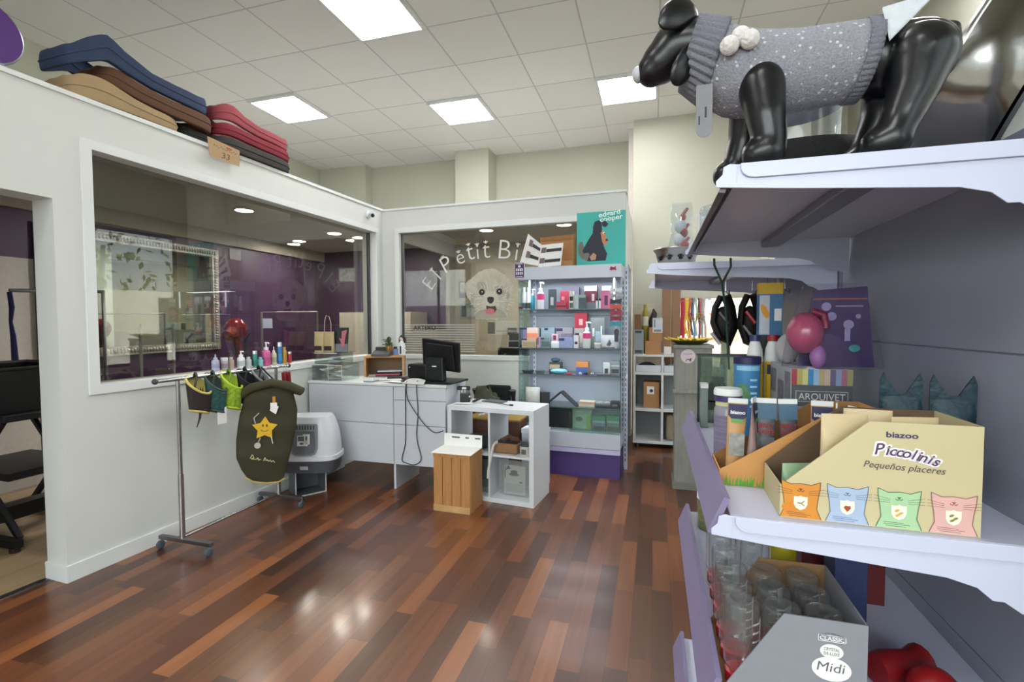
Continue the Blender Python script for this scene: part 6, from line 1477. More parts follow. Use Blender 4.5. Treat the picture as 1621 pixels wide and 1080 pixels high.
# teal advertising board with a painted dog
t = thing('teal_board', 'teal advertising board with a painted black dog and white lettering, on the cabinet', 'advertising board', (-.735, 4.74, 1.9935), SA)
MB().box(0, .466, 0, .02, .0, .53).build('board', TEAL, t, bevel=.004)
Ft = front(0, -.0012, 0); F2 = front(0, -.0018, 0); F3 = front(0, -.0024, 0); K_ = mat('#1d2230', .6, vary=.1, scale=20)
def bpl(n, P, c, M, par=t): mb = MB(); mb.poly([((x - 830) / 655 * .466, .53 - (y - 75) / (655 - 20) * .53) for x, y in P], M); return mb.build(n, c if not isinstance(c, str) else mat(c, .6), par)
bpl('painted_dog_tail', [(850, 470), (870, 415), (910, 410), (930, 470), (980, 480), (1010, 560), (990, 640), (900, 610), (860, 560)], '#6a6862', Ft)
bpl('painted_dog', [(1055, 240), (1075, 190), (1130, 175), (1170, 200), (1175, 290), (1160, 340), (1180, 400), (1200, 480), (1245, 560), (1225, 640), (975, 640), (1010, 560), (985, 540), (930, 550), (910, 520), (960, 440), (1000, 380), (1050, 320)], K_, F2)
bpl('painted_dog_ear', [(1170, 200), (1215, 180), (1260, 225), (1225, 260), (1180, 245)], K_, F2)
bpl('painted_dog_face', [(1155, 320), (1190, 290), (1230, 330), (1225, 380), (1260, 400), (1250, 445), (1210, 465), (1180, 430)], '#b47c58', F3)
bpl('painted_dog_paw', [(1010, 590), (1060, 545), (1100, 570), (1090, 625), (1030, 630)], '#a98068', F3)
F4 = front(0, -.003, 0)
mb = MB(); sc_ = lambda x, y: ((x - 830) / 655 * .466, .53 - (y - 75) / 635 * .53)
mb.ell(*sc_(1200, 325), .010, .013, F4); mb.build('painted_eye_white', PAPER, t); mb = MB(); mb.ell(*sc_(1207, 330), .005, .008, front(0, -.0036, 0)).ell(*sc_(1238, 405), .012, .012, F4); mb.build('painted_nose', BLACK, t)
MB().text('edgard', front(sc_(1275, 140)[0], -.0015, sc_(1275, 150)[1] + .018) @ Matrix.Rotation(.13, 4, 'Z'), .046, bold=.02, width=.205).text('cooper', front(sc_(1300, 190)[0], -.0015, sc_(1300, 195)[1] + .01) @ Matrix.Rotation(.10, 4, 'Z'), .046, bold=.02, width=.215).build('lettering', mat('#d8eeea', .6), t)

# ================================================================ LETTERING AND PICTURE ON THE BACK WINDOW
def BWp(tt, off, z=0): return (CORX + tt * math.cos(B) + off * math.sin(B), CORY + tt * math.sin(B) - off * math.cos(B), z)
VIN = mat('#d5d4cf', .6, vary=.01)
OFF = -.048
t = thing('window_lettering', 'white arched shop lettering stuck on the back window', 'lettering', BWp(0, OFF), B)
Lpos = (('E', 0.565, 1.912, 53, 0.17), ('l', 0.657, 2.006, 47, 0.17), ('P', 0.783, 2.118, 30, 0.19), ('e', 0.957, 2.167, 17, 0.17), ('t', 1.071, 2.228, 12, 0.2), ('i', 1.161, 2.234, 5, 0.17), ('t', 1.261, 2.24, 3, 0.2), ('B', 1.478, 2.247, -6, 0.21), ('i', 1.61, 2.207, -9, 0.18))
for ch, x, z, an, hh in Lpos:
    v, f, w0, w1, h0, h1 = text_geo(ch, .0)
    M_ = front(x, 0, z) @ Matrix.Rotation(math.radians(an), 4, 'Z') @ Matrix.Translation((0, -(h0 + h1) / 2 * hh / .7, 0))
    MB().text(ch, M_, hh, bold=-.012).build('letter', VIN, t)
    mb = MB(); Mk = front(x, -.0005, z) @ Matrix.Rotation(math.radians(an), 4, 'Z')
    for dx, dy in ((-.024, .022), (0, .03), (.024, .022)): stroke(mb, [(.0, hh * .42), (dx, hh * .42 + dy)], .005, Mk)
    if ch in 'lPeit': mb.build('crown_mark', VIN, t)
    else: mb.bm.free()
ar = (0.503, 1.399)
o = MB().text('ARTERO', front(0, 0, -.02), .048, bold=.02, width=.285).build('brand_lettering', mat('#1a1b20', .6), loc=BWp(ar[0], OFF, ar[1]), rz=B)
tag(o, 'small black brand lettering low on the left of the back window', 'lettering')
fz = (0.243, 1.126, 1.129, 1.453)
mb = MB(); n = 12
for i in range(n):
    z0 = fz[2] + (fz[3] - fz[2]) * i / n; mb.rect(fz[0], fz[1], z0, z0 + (fz[3] - fz[2]) / n * .62, front(0, 0, 0))
o = mb.build('frosted_stripes', glass_mat('frosting', '#ffffff', 0, .50, '#c2c1bb', grain=600), loc=BWp(0, OFF + -.001), rz=B); tag(o, 'frosted horizontal stripes along the bottom left of the back window', 'window film')
# fluffy white dog picture
t = thing('dog_window_picture', 'window sticker of a fluffy white dog\'s face under the arched lettering', 'picture', BWp(0, OFF), B)
OUT = ((1.151, 1.999), (1.197, 2.021), (1.259, 2.043), (1.32, 2.045), (1.381, 2.029), (1.451, 1.989), (1.501, 1.954), (1.535, 1.916), (1.56, 1.84), (1.567, 1.764), (1.554, 1.699), (1.505, 1.671), (1.489, 1.605), (1.504, 1.548), (1.459, 1.499), (1.297, 1.494), (1.132, 1.5), (1.153, 1.551), (1.127, 1.628), (1.081, 1.677), (1.034, 1.756), (1.003, 1.844), (1.019, 1.901), (1.093, 1.952))
random.seed(9); Pf = []
cx_ = sum(q[0] for q in OUT) / len(OUT); cz_ = sum(q[1] for q in OUT) / len(OUT)
for i in range(len(OUT)):
    a_, b_ = OUT[i], OUT[(i + 1) % len(OUT)]
    for k_ in range(6):
        s_ = k_ / 6; x, z = a_[0] + (b_[0] - a_[0]) * s_, a_[1] + (b_[1] - a_[1]) * s_; j = 1 + (.05 if k_ % 2 else -.01) * random.random()
        Pf.append((cx_ + (x - cx_) * j, cz_ + (z - cz_) * j))
FUR = mat('#b9b4a4', .8, vary=.16, scale=9, stretch=(2, 1, 1), name='printed_fur')
MB().poly(Pf, front(0, 0, 0)).build('fur_print', FUR, t)
def pxp(P): return P
SHD = (((1.155, 1.907), (1.238, 1.905), (1.268, 1.837), (1.257, 1.78), (1.196, 1.753), (1.154, 1.802)), ((1.36, 1.854), (1.44, 1.862), (1.49, 1.804), (1.46, 1.757), (1.4, 1.758), (1.359, 1.807)), ((1.082, 1.803), (1.123, 1.783), (1.112, 1.677), (1.07, 1.677)), ((1.153, 1.589), (1.256, 1.607), (1.399, 1.606), (1.459, 1.586), (1.499, 1.51), (1.142, 1.502)), ((1.5, 1.794), (1.53, 1.765), (1.52, 1.699), (1.49, 1.7)))
for q in SHD: MB().poly(q, front(0, -.0006, 0)).build('shaded_fur', mat('#a29b8b', .8, vary=.12, scale=14), t)
LT_ = (((1.258, 1.799), (1.359, 1.807), (1.399, 1.72), (1.399, 1.644), (1.348, 1.616), (1.256, 1.617), (1.205, 1.637), (1.195, 1.714)),)
for q in LT_: MB().poly(q, front(0, -.0009, 0)).build('pale_muzzle', mat('#c4bfb0', .8, vary=.08, scale=14), t)
mb = MB(); mb2 = MB(); nx_, nz__ = (1.305, 1.713)
for i in range(170):
    a_ = random.uniform(0, 6.283); r0 = random.uniform(.07, .22); r1 = r0 + random.uniform(.04, .09); ca, sa = math.cos(a_), math.sin(a_)
    if sa < -.75: continue
    (mb if i % 2 else mb2).poly([(nx_ + r0 * ca - .004 * sa, nz__ + r0 * sa + .004 * ca), (nx_ + r1 * ca, nz__ + r1 * sa), (nx_ + r0 * ca + .004 * sa, nz__ + r0 * sa - .004 * ca)], front(0, -.0010 - .0000015 * i, 0))
mb.build('fur_strokes', mat('#cdc8ba', .8), t); mb2.build('fur_strokes', mat('#a69f8f', .8), t)
EY = ((1.208, 1.793), (1.412, 1.796), (1.212, 1.797), (1.41, 1.8), (1.308, 1.703), (1.302, 1.583), (1.306, 1.626))
for q in EY[:2]: MB().ell(q[0], q[1], .034, .034, front(0, -.0014, 0)).build('eye', mat('#1c1310', .3), t)
for q in EY[2:4]: MB().ell(q[0], q[1], .007, .007, front(0, -.002, 0), n=10).build('eye_glint', PAPER, t)
q = EY[4]; MB().poly([(q[0] + a_, q[1] + b_) for a_, b_ in ((-.04, .025), (-.02, .038), (.022, .038), (.042, .025), (.038, -.01), (.015, -.035), (-.01, -.035), (-.034, -.01))], front(0, -.0014, 0)).build('nose', mat('#221d1b', .4), t)
q = EY[6]; MB().poly([(q[0] + a_, q[1] + b_) for a_, b_ in ((-.05, .02), (.0, .01), (.06, .015), (.075, -.02), (.05, -.06), (.0, -.05), (-.045, -.02))], front(0, -.0012, 0)).build('mouth', mat('#4a3c36', .6), t)
q = EY[5]; MB().ell(q[0], q[1], .055, .032, front(0, -.0018, 0)).build('tongue', mat('#c06a72', .5), t)

# ================================================================ RECEPTION ROOM BEHIND THE BACK WINDOW
def wall_sheet(name, label, q, c, parts=(), cat='poster'):
    (x0, z0), (x1, z1), y = q
    t = thing(name, label, cat, ((x0 + x1) / 2, y, (z0 + z1) / 2))
    MB().box((x0 - x1) / 2, (x1 - x0) / 2, -.004, 0, (z1 - z0) / 2, (z0 - z1) / 2).build('sheet', mat(c, .6), t)
    for nm, (a_, b_, c_, d_), cc in parts:
        w, h = x1 - x0, z0 - z1
        MB().rect(-w / 2 + a_ * w, -w / 2 + b_ * w, -h / 2 + c_ * h, -h / 2 + d_ * h, front(0, -.0052, 0)).build(nm, mat(cc, .6, vary=.2, scale=30), t)

def pq(a, b_, y): return (a[0], a[2]), (b_[0], b_[2]), y
wall_sheet('poster', 'purplish poster left of the dog picture on the far reception wall', pq((-2.879, 6.89, 2.083), (-2.653, 6.89, 1.828), 6.8985), '#6e6070', (('white_dog', (.1, .5, .35, .95), '#b5aea6'),))
wall_sheet('poster', 'grey poster with a dark photo below the purplish one', pq((-2.861, 6.89, 1.745), (-2.411, 6.89, 1.511), 6.8985), '#7d8684', (('dark_photo', (.06, .22, .15, .85), '#2a3436'), ('pale_text', (.26, .95, .15, .7), '#a4a6a4')))
wall_sheet('notice_sheet', 'white printed sheets with a photo low on the far reception wall', pq((-2.412, 6.89, 1.482), (-1.957, 6.89, 1.275), 6.8985), '#b5b3ac', (('photo', (.0, .25, .05, .9), '#4a4a46'), ('text_lines', (.3, .95, .2, .3), '#8b8a86')))
wall_sheet('poster', 'white panel with dark picture blocks beside the display cabinet', pq((-2.103, 6.89, 1.378), (-1.919, 6.89, 0.985), 6.8985), '#a9aba8', (('picture_block', (.15, .95, .52, .82), '#3c3f40'), ('purple_block', (.1, .95, .15, .48), '#2d2740')))
t = thing('desk_chair', 'black desk chair whose backrest shows above the back window sill', 'chair', (-1.66, 5.95, 0))
MB().box(-.23, .23, -.22, .22, .44, .52).build('seat', BLACKF, t, bevel=.03); MB().box(-.21, .21, -.26, -.20, .60, 1.155).build('backrest', mat('#121214', .35, vary=.1), t, bevel=.05, seg=4)
MB().lathe([(.03, .05), (.03, .44)], 12).build('column', BLACK, t); MB().box(-.25, .25, -.02, .02, .0, .05).box(-.02, .02, -.25, -.02, 0, .05).box(-.02, .02, .02, .25, 0, .05).build('base', BLACK, t); MB().box(-.03, .03, -.235, -.2, .5, .64).build('back_bracket', BLACK, t)
o = MB().box(-.55, .35, -.25, .25, .0, .72).build('reception_desk', mat('#8d8880', .6), loc=(-2.4, 6.5, 0), bevel=.01); tag(o, 'low grey desk standing inside the reception room', 'desk')

# ================================================================ GROOMING ROOM BEHIND THE LEFT WINDOW
MIR, nt, b = new_mat('mirror_glass'); b.inputs['Metallic'].default_value = 1; b.inputs['Roughness'].default_value = .03; b.inputs['Base Color'].default_value = lin('#c2ccc0')
SIL = mat('#b4b1ab', .3, .75, vary=.3, scale=60, bump=.9, name='ornate_silver')
t = thing('wall_mirror', 'large wall mirror in an ornate silver frame in the grooming room', 'mirror', (GW + .002, 3.95, 1.76))
MB().box(.002, .02, -.86, .86, -.54, .54).build('mirror_glass', MIR, t)
fm = MB()
for q in ((-.95, .95, .54, .63), (-.95, .95, -.63, -.54), (-.95, -.86, -.54, .54), (.86, .95, -.54, .54)): fm.box(0, .045, q[0], q[1], q[2], q[3])
random.seed(4)
for i in range(54):
    s_ = -.9 + 1.8 * i / 53
    for z in (-.585, .585): fm.sph((.045, s_, z), (.018, .018, .026), seg=8, ring=5)
for i in range(32):
    s_ = -.52 + 1.04 * i / 31
    for y in (-.905, .905): fm.sph((.045, y, s_), (.018, .026, .018), seg=8, ring=5)
fm.build('carved_frame', SIL, t, smooth=True)
# grooming table in the doorway
BKT = mat('#101013', .5, vary=.1)
t = thing('grooming_table', 'black folding grooming table with crossed legs seen through the doorway', 'table', (-4.33, 2.28, 0))
MB().box(-.42, .42, -.30, .30, .84, .885).build('table_top', BKT, t, bevel=.006)
for y in (-.26, .26):
    MB().tube([(-.38, y, .07), (.34, y, .84)], .03, 6, flat=.6).build('leg', BKT, t); MB().tube([(.38, y * .85, .07), (-.34, y * .85, .84)], .03, 6, flat=.6).build('leg', BKT, t)
    MB().box(-.44, .44, y - .025, y + .025, .03, .08).build('foot_bar', BKT, t)
    for x in (-.4, .4): MB().lathe([(.028, 0), (.028, .03)], 12, Matrix.Translation((x, y, 0))).build('rubber_foot', mat('#2a1c1c', .6), t)
MB().box(-.32, .32, -.235, .235, .44, .49).build('cross_bar', BKT, t)
MB().box(-.06, .06, -.2, .2, .1, .2).build('foot_motor', BKT, t)
t = thing('black_tub', 'black open tub standing on the grooming table', 'tub', (-4.33, 2.25, .8855))
mb = MB(); mb.box(-.36, .36, -.28, -.27, 0, .29).box(-.36, .36, .27, .28, 0, .29).box(-.36, -.35, -.27, .27, 0, .29).box(.35, .36, -.27, .27, 0, .29).box(-.35, .35, -.27, .27, 0, .01); mb.build('tub_wall', mat('#0c0c0f', .35), t, bevel=.004)
MB().tube([(-.37, -.29, .29), (.37, -.29, .29), (.37, .29, .29), (-.37, .29, .29)], .012, 8, closed=True).build('tub_rim', BKT, t)
t = thing('grooming_stand', 'steel grooming arm with a blue leash beside the doorway', 'grooming arm', (-4.33, 2.66, 0))
MB().tube([(.0, .2, .0), (.0, .2, 1.735)], .014, 10).tube([(.0, .2, 1.725), (.0, -.40, 1.70)], .013, 10).build('arm_pole', STEEL, t, smooth=True)
lo = MB().tube([(.0, -.40, 1.69), (.0, -.39, 1.58), (.0, -.40, 1.48), (.0, -.39, 1.38), (.0, -.385, 1.21)], [.022, .024, .016, .024, .03], 10, flat=.5).build('leash', mat('#23245a', .7), t, smooth=True)
# dryer on a stand
t = thing('red_dryer', 'shiny red stand dryer behind the left window', 'dryer', (-4.35, 4.18, 0))
RD = mat('#8c0f1c', .2, vary=.1, coat=.5)
MB().sph((0, 0, 1.40), (.11, .11, .12), seg=24, ring=14).tube([(.02, -.05, 1.38), (.05, -.16, 1.33)], [.07, .055], 16).build('dryer_head', RD, t, smooth=True)
MB().tube([(0, 0, 1.28), (.06, .0, 1.02)], .035, 12).build('dryer_neck', RD, t, smooth=True); MB().tube([(.06, 0, 1.04), (.06, 0, .06)], .018, 10).build('pole', STEEL, t, smooth=True)
MB().lathe([(.19, 0), (.19, .03), (.04, .06)], 24, Matrix.Translation((.06, 0, 0))).build('base', BLACK, t, smooth=True)
t = thing('overhead_stand', 'thin grey overhead grooming frame behind the left window', 'grooming frame', (-4.1, 4.28, 0))
MB().tube([(0, 0, 0), (0, 0, 1.58), (.0, .9, 1.60)], .012, 10).tube([(0, .9, 1.6), (0, .9, 0)], .012, 10).build('frame_tube', mat('#8d858c', .3), t, smooth=True)
t = thing('grooming_table', 'dark grooming table with two bright upright arms close to the left window', 'table', (-3.83, 2.88, 0))
MB().box(-.25, .22, -.20, .45, .80, .84).build('table_top', BKT, t, bevel=.005); MB().box(-.18, .14, -.30, .30, .0, .05).build('base', BKT, t); MB().box(-.06, .03, -.1, .1, .05, .80).build('column', BKT, t)
for y in (-.17, .09): MB().tube([(.1, y, .84), (.1, y, 1.46)], .010, 8).build('upright_arm', mat('#d5d5d2', .2, .6), t, smooth=True)
o = MB().tube([(0, 0, 1.42)] + [(.008 * (-1) ** i, 0, 1.42 - .04 * i) for i in range(1, 10)], .008, 6).build('chain', STEEL, loc=(-3.80, 2.3, .0)); tag(o, 'thin metal chain hanging at the left end of the left window', 'chain')
MB().tube([(0, 0, 1.42), (0, 0, 2.63)], .003, 5).build('cord', STEEL, o)
t = thing('wardrobe', 'tall pale beige cupboard at the back of the grooming room', 'cupboard', (-4.05, 6.42, 0))
MB().box(-.62, .62, .0, .5, .0, 1.62).build('cupboard_body', mat('#a39a8c', .7), t)
for x in (-.61, .005): MB().box(x, x + .605, -.018, -.001, .08, 1.6).build('door', mat('#a89f91', .65), t, bevel=.002)
for q, c, l, nm in (((-5.35, 5.732, 1.456), '#a6aac4', 'small pale blue card on the purple wall behind the red dryer', 'wall_card'), ((-5.35, 5.197, 2.378), '#8d8a92', 'grey towel hung high on the purple wall beside the mirror', 'wall_towel')):
    t_ = tag(MB().box(0, .012, -.09, .09, -.07, .07).build(nm, mat(c, .6), loc=(GW + .002, q[1], q[2])), l, 'card')
q = (-4.91, 6.93, 2.254)
t = thing('framed_certificate', 'small framed certificate on the purple back wall', 'frame', (q[0], 6.978, q[2]))
MB().box(-.16, .16, -.02, 0, -.12, .12).build('frame', mat('#6d6a70', .4), t); MB().rect(-.14, .14, -.1, .1, front(0, -.0208, 0)).build('certificate', mat('#9c9aa0', .4, vary=.4, scale=20), t)
o = MB().tube([(0, 0, .022), (0, .1, 1.25), (0, .18, 1.32)], .02, 8).build('black_hose', BLACK, loc=(-4.9, 4.75, 0), smooth=True); tag(o, 'black dryer hose standing beside the ornate mirror', 'hose')

# ================================================================ BACK RIGHT: STORAGE UNIT, BOXES, STAND, HANGING LEADS
t = thing('storage_unit', 'white storage unit with drawers and cubes under cardboard boxes, at the back right', 'shelf unit', (-.23, 5.75, 0))
UW = mat('#cfd0d0', .45, vary=.02)
MB().box(0, 1.0, 0, .38, 1.062, 1.085).build('top_board', UW, t); MB().box(0, 1.0, 0, .38, .055, .085).build('bottom_board', UW, t)
for x in (0, .31, .32, .975): 
    if x != .32: MB().box(x, x + .025, .001, .38, .085, 1.062).build('side_panel', UW, t)
for x0, x1 in ((.025, .31), (.335, .975)):
    for z in (.852, .43): MB().box(x0, x1, .002, .378, z, z + .032).build('shelf', UW, t)
    MB().box(x0, x1, .37, .379, .085, .43).box(x0, x1, .37, .379, .462, .852).build('rear_panel', mat('#8d8f92', .7), t)
    d_ = MB().box(x0 + .006, x1 - .006, .004, .016, .886, .962).box(x0 + .006, x0 + .012, .016, .34, .886, .98).box(x1 - .012, x1 - .006, .016, .34, .886, .98).build('drawer', mat('#c9ccd6', .4), t)
for x in (.05, .93):
    for y in (.04, .33): MB().lathe([(.025, 0), (.025, .055)], 14, Matrix.Translation((x, y, 0))).build('wheel', BLACK, t)
def carton2(label, x0, x1, y0, d, z, h, c=CARD, parts=(), name='cardboard_box', cat='box'):
    t = carton(name, label, cat, x0, x1, y0, y0 + d, z, h, c); w = x1 - x0
    for nm, (a_, b_, c_, d_), cc in parts: MB().rect(-w / 2 + a_ * w, -w / 2 + b_ * w, c_ * h, d_ * h, front(0, -d / 2 - .0012, 0)).build(nm, mat(cc, .6, vary=.15, scale=50), t)
    return t
TZ2 = 1.0855
carton2('grey carton with dark print at the left end of the storage unit top', -.225, -.12, 5.80, .2, TZ2, .285, '#8f9599', (('dark_print', (.1, .9, .04, .18), '#4a4d52'), ('top_label', (.1, .8, .86, .96), '#3c3e44')))
carton2('plain brown box on the storage unit, lower of the right stack', -.10, .068, 5.80, .22, TZ2, .15)
t = carton2('brown box with a white shipping label, tilted on the lower box', -.055, .085, 5.84, .16, TZ2 + .151, .16)
MB().box(-.035, .075, -.084, -.082, .10, .27).build('shipping_label', mat('#c4c6cc', .6), t); mb = MB(); mb.rect(-.02, -.005, .16, .25, front(0, -.0846, 0)).rect(-.02, .06, .11, .135, front(0, -.0846, 0)); mb.build('label_print', mat('#7a7f8c', .6), t)
t = carton2('tall cream board leaning on the wall behind the boxes', -.235, -.0, 6.10, .02, TZ2, .60, '#b3ac98', name='cream_board', cat='board')
carton2('brown box standing on the grey carton', -.225, -.155, 5.86, .12, TZ2 + .286, .175, CARDD)
t = thing('oil_bottle', 'yellow oil bottle in a white holder on the storage unit', 'bottle', (-.105, 5.97, TZ2))
MB().lathe([(.035, 0), (.037, .004), (.037, .45), (.03, .5), (.018, .53), (.018, .58), (.001, .581)], 18).build('bottle_body', mat('#8d8020', .4, vary=.15), t, smooth=True)
MB().lathe([(.0375, .33), (.0375, .44)], 18).build('label', mat('#c4bfae', .6), t, smooth=True)
t = thing('black_umbrella', 'folded black bundle standing between the boxes on the storage unit', 'bundle', (-.012, 6.048, TZ2))
MB().tube([(0, 0, .0), (.0, -.0, .2), (-.015, -.02, .38), (.01, -.02, .48), (.0, 0, .53)], [.02, .03, .045, .03, .008], 12).build('bundle_body', mat('#1b1718', .6, vary=.2), t, smooth=True)
t = carton('cardboard_box', 'brown cardboard box with a white label in the storage unit\'s middle cube', 'box', -.115, .06, 5.80, 6.02, .4625, .30, CARD)
MB().rect(-.05, .03, .16, .25, front(0, -.1112, 0)).build('white_label', PAPER, t); MB().ell(.0, .2, .02, .02, front(0, -.1118, 0)).build('label_mark', mat('#4a2a50', .6), t)
o = MB().sph((0, 0, .05), (.10, .08, .05)).build('grey_shoes', mat('#4d565e', .6, vary=.3, scale=40), loc=(-.08, 5.95, .8845), smooth=True); tag(o, 'grey fabric item in the storage unit\'s top left drawer', 'fabric')
o = MB().sph((0, 0, .04), (.09, .06, .03)).build('white_fabric', mat('#b9bcc0', .6, vary=.3, scale=40), loc=(.22, 5.95, .8945), smooth=True); tag(o, 'white folded fabric in the storage unit\'s top right drawer', 'fabric')
o = MB().box(-.1, .1, -.1, .1, 0, .30).build('beige_case', mat('#8d7f66', .6, vary=.1), loc=(.24, 5.92, .0855), bevel=.03); tag(o, 'beige rounded case in the lower right cube of the storage unit', 'case')
# long cardboard packages leaning upright
for x0, x1, l, yy in ((.088, .192, 'left of two tall brown cardboard packages behind the storage unit', 6.16), (.205, .300, 'right of two tall brown cardboard packages behind the storage unit', 6.17)):
    carton2(l, x0, x1, yy, .10, 0, 1.95, mat('#8d6a50', .75, vary=.08, scale=5))
carton2('small white box on the storage unit before the tall packages', .11, .19, 5.86, .1, TZ2, .085, '#cfc6c6')
# ---- grey wood stand with a sunflower dish
GWD = mat('#85857e', .7, vary=.15, scale=7, stretch=(6, 6, .8), name='weathered_wood')
t = thing('wooden_stand', 'narrow weathered grey wood stand with a round white sticker', 'stand', (.175, 4.42, 0))
MB().box(.0, .30, 0, .30, .06, 1.235).build('stand_body', GWD, t, bevel=.003)
MB().box(-.012, .312, -.012, .312, 1.235, 1.262).build('top_board', GWD, t, bevel=.003); MB().box(-.016, .30, -.016, 0, .845, .875).build('moulding', GWD, t); MB().box(-.012, .312, -.012, .30, 0, .06).build('plinth', mat('#77776f', .7, vary=.1, scale=7), t)
mb = MB(); mb.lathe([(.06, 0), (.06, .003), (.001, .004)], 32, frame((.105, -.0005, 1.165), (1, 0, 0), (0, 0, 1))); so = mb.build('round_sticker', mat('#cdbfc6', .6), t, smooth=True)
mb = MB(); F_ = front(.105, -.006, 1.165); mb.poly([(-.02, -.045), (-.012, -.025), (.015, -.022), (.03, -.01), (.024, -.045), (.016, -.045), (.012, -.032), (-.01, -.032), (-.013, -.045)], F_).rect(-.035, .035, .018, .022, F_); mb.build('sticker_print', mat('#5a3c58', .6), so)
t = thing('sunflower_dish', 'yellow sunflower-shaped dish on the grey wood stand', 'dish', (.30, 4.56, 1.2625))
MB().lathe([(.10, 0), (.16, .03), (.15, .034), (.09, .008), (.001, .008)], 32).build('dish_bowl', mat('#3c4420', .6), t, smooth=True)
for i in range(22):
    a_ = 2 * PI * i / 22; M_ = Matrix.Rotation(a_, 4, 'Z') @ Matrix.Translation((.14, 0, .034)) @ Matrix.Rotation(-.22 - .12 * (i % 2), 4, 'Y')
    MB().poly([(-.03, 0), (.0, .024), (.05, .02), (.085, 0), (.05, -.02), (.0, -.024)], M_).build('petal', mat('#d3b22c', .6, vary=.1), t, solid=.003)
# ---- leads and collars hanging in the opening
random.seed(21)
LC = ['#a01c34', '#b8283c', '#d8a82c', '#e0bc44', '#c8562c', '#3c4c66', '#7890ac', '#b9c8b4', '#5c3a44', '#c45a64', '#8aa8a0', '#c9a8a0']
t = thing('lead_rack', 'white wall rack holding the coloured leads in the bright opening', 'rack', (.47, 6.44, 1.725))
MB().box(-.17, .18, -.26, -.25, 0, .02).box(-.17, -.16, -.25, .02, 0, .02).box(.17, .18, -.25, .02, 0, .02).build('rack_bar', LGREY, t)
lab = ['dark red dotted lead, leftmost in the bright opening', 'second dark red lead from the left in the opening', 'golden yellow lead, third from the left in the opening', 'second yellow lead beside the golden one', 'orange lead behind the yellow pair', 'slate blue lead with a striped ball low down', 'pale blue lead in the middle of the bundle', 'pale green lead at the bundle\'s front', 'plum coloured lead in the bundle', 'coral red lead at the bundle\'s right', 'grey green lead at the bundle\'s right edge', 'pale pink lead, rightmost of the bundle']
for i in range(12):
    x = .315 + i * .0235; y = 6.185; zt = 1.735; ln = random.uniform(.42, .56)
    t = thing('dog_lead', lab[i], 'lead', (x, y, zt), 0, 'coloured leads in the bright opening')
    w = .017 if i < 5 else .013
    P = [(0, 0, .012), (random.uniform(-.008, .008), -.012, -.04), (random.uniform(-.02, .02), -.012, -ln * .4), (random.uniform(-.02, .02), -.012, -ln * .7), (random.uniform(-.012, .012), -.012, -ln)]
    MB().tube(P, w, 6, flat=.35).build('strap', mat(LC[i], .6, vary=.25, scale=60), t, smooth=True)
    MB().tube([(0, 0, .0), (.006, -.012, -.02), (.0, -.014, -.045), (-.006, -.012, -.02)], .003, 6, closed=True).build('clip', STEEL, t)
    if i > 4: MB().tube([(P[2][0] - .02, -.03, P[2][2]), (P[2][0] + .02, -.035, P[2][2] - .02), (P[2][0] + .01, -.03, P[2][2] - .05), (P[2][0] - .02, -.03, P[2][2] - .045)], .008, 6, closed=True, flat=.6).build('collar', mat(random.choice(LC), .6, vary=.3, scale=50), t, smooth=True)
q = (0.559, 6.26, 1.265)
t = thing('striped_ball', 'blue and white striped rope roll low in the bright opening', 'toy', (q[0], q[1], 1.0), 0)
for i in range(5): MB().tube([(-.055 - .0 * i, 0, .02 + .036 * i + .03), (0, -.02, .036 * i + .03), (.055, 0, .02 + .036 * i + .03), (0, .03, .036 * i + .05)], .02, 8, closed=True).build('rope_band', mat('#4f6a94' if i % 2 else '#b4bfd0', .7), t, smooth=True)
MB().tube([(0, .02, .0), (0, .02, -1.0)], .012, 8).lathe([(.09, -.999), (.09, -.98), (.02, -.97)], 20).build('stand', WHITE, t)
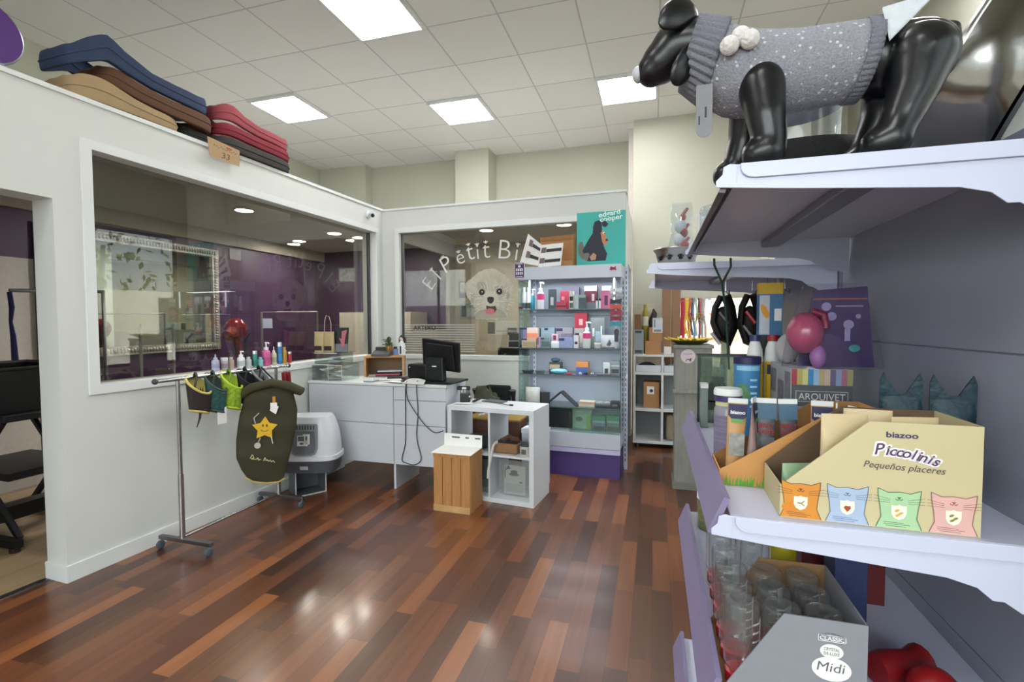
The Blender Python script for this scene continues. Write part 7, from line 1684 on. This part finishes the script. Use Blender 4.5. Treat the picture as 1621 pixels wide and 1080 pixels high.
# next room: counter and things in the bright light
t = thing('display_table', 'white display table in the bright next room', 'table', (.85, 7.6, 0))
MB().box(-.5, .5, -.25, .25, .93, .96).build('table_top', WHITE, t)
for x in (-.47, .47):
    for y in (-.22, .22): MB().box(x - .02, x + .02, y - .02, y + .02, 0, .93).build('leg', WHITE, t)
tag(MB().box(-.06, .06, -.05, .05, 0, .22).build('green_carton', mat('#5d6a5c', .6), loc=(.98, 7.5, .9605), bevel=.004), 'grey-green carton on the table in the bright next room', 'carton')
tag(MB().poly([(-.12, .10), (.10, -.02), (.08, -.12)], front(0, 0, 0)).build('orange_pennant', mat('#d8743c', .6), loc=(.95, 8.497, 1.52), solid=.004), 'small orange pennant on the far pale wall', 'pennant')
tag(MB().box(-.25, .25, -.003, 0, -.12, .12).build('pale_poster', mat('#d9b4a8', .6), loc=(1.05, 8.4995, 1.25)), 'pale peach poster on the far wall of the bright room', 'poster')
# trees in the street beyond the shop windows
random.seed(31)
for i, (x, y, h) in enumerate(((5.2, 6.6, 4.6), (6.5, 4.4, 5.2), (5.6, 9.2, 4.8), (6.2, 1.5, 5.0))):
    t = thing('street_tree', ['small street tree outside the window nearest the back corner', 'taller street tree outside, second from the back corner', 'street tree outside beyond the back corner', 'street tree outside level with the shelving'][i], 'tree', (x, y, -.1))
    MB().tube([(0, 0, 0), (.05, 0, h * .4), (0, .1, h * .7)], [.1, .08, .04], 10).build('trunk', mat('#4c4238', .9), t, smooth=True)
    lf = MB()
    for k_ in range(190):
        a_ = random.uniform(0, 6.28); r = 1.1 * random.random() ** .5; z = h * .5 + random.uniform(0, h * .45); M_ = rotm(random.uniform(0, 3), random.uniform(0, 3), random.uniform(0, 3), (r * math.cos(a_), r * math.sin(a_), z))
        lf.poly([(-.1, 0), (0, .05), (.1, 0), (0, -.05)], M_)
    lf.build('foliage', mat('#5c6e48', .8, vary=.3, scale=20), t)
t = thing('street_house', 'pale house across the street', 'building', (10, 5, -.1))
MB().box(0, 2, -9, 9, 0, 2.6).build('facade', mat('#d8d4cc', .9), t)
for i in range(5): MB().box(-.02, 0, -7 + i * 3.2, -5.6 + i * 3.2, .9, 2.4).build('window', mat('#3c4650', .2), t)
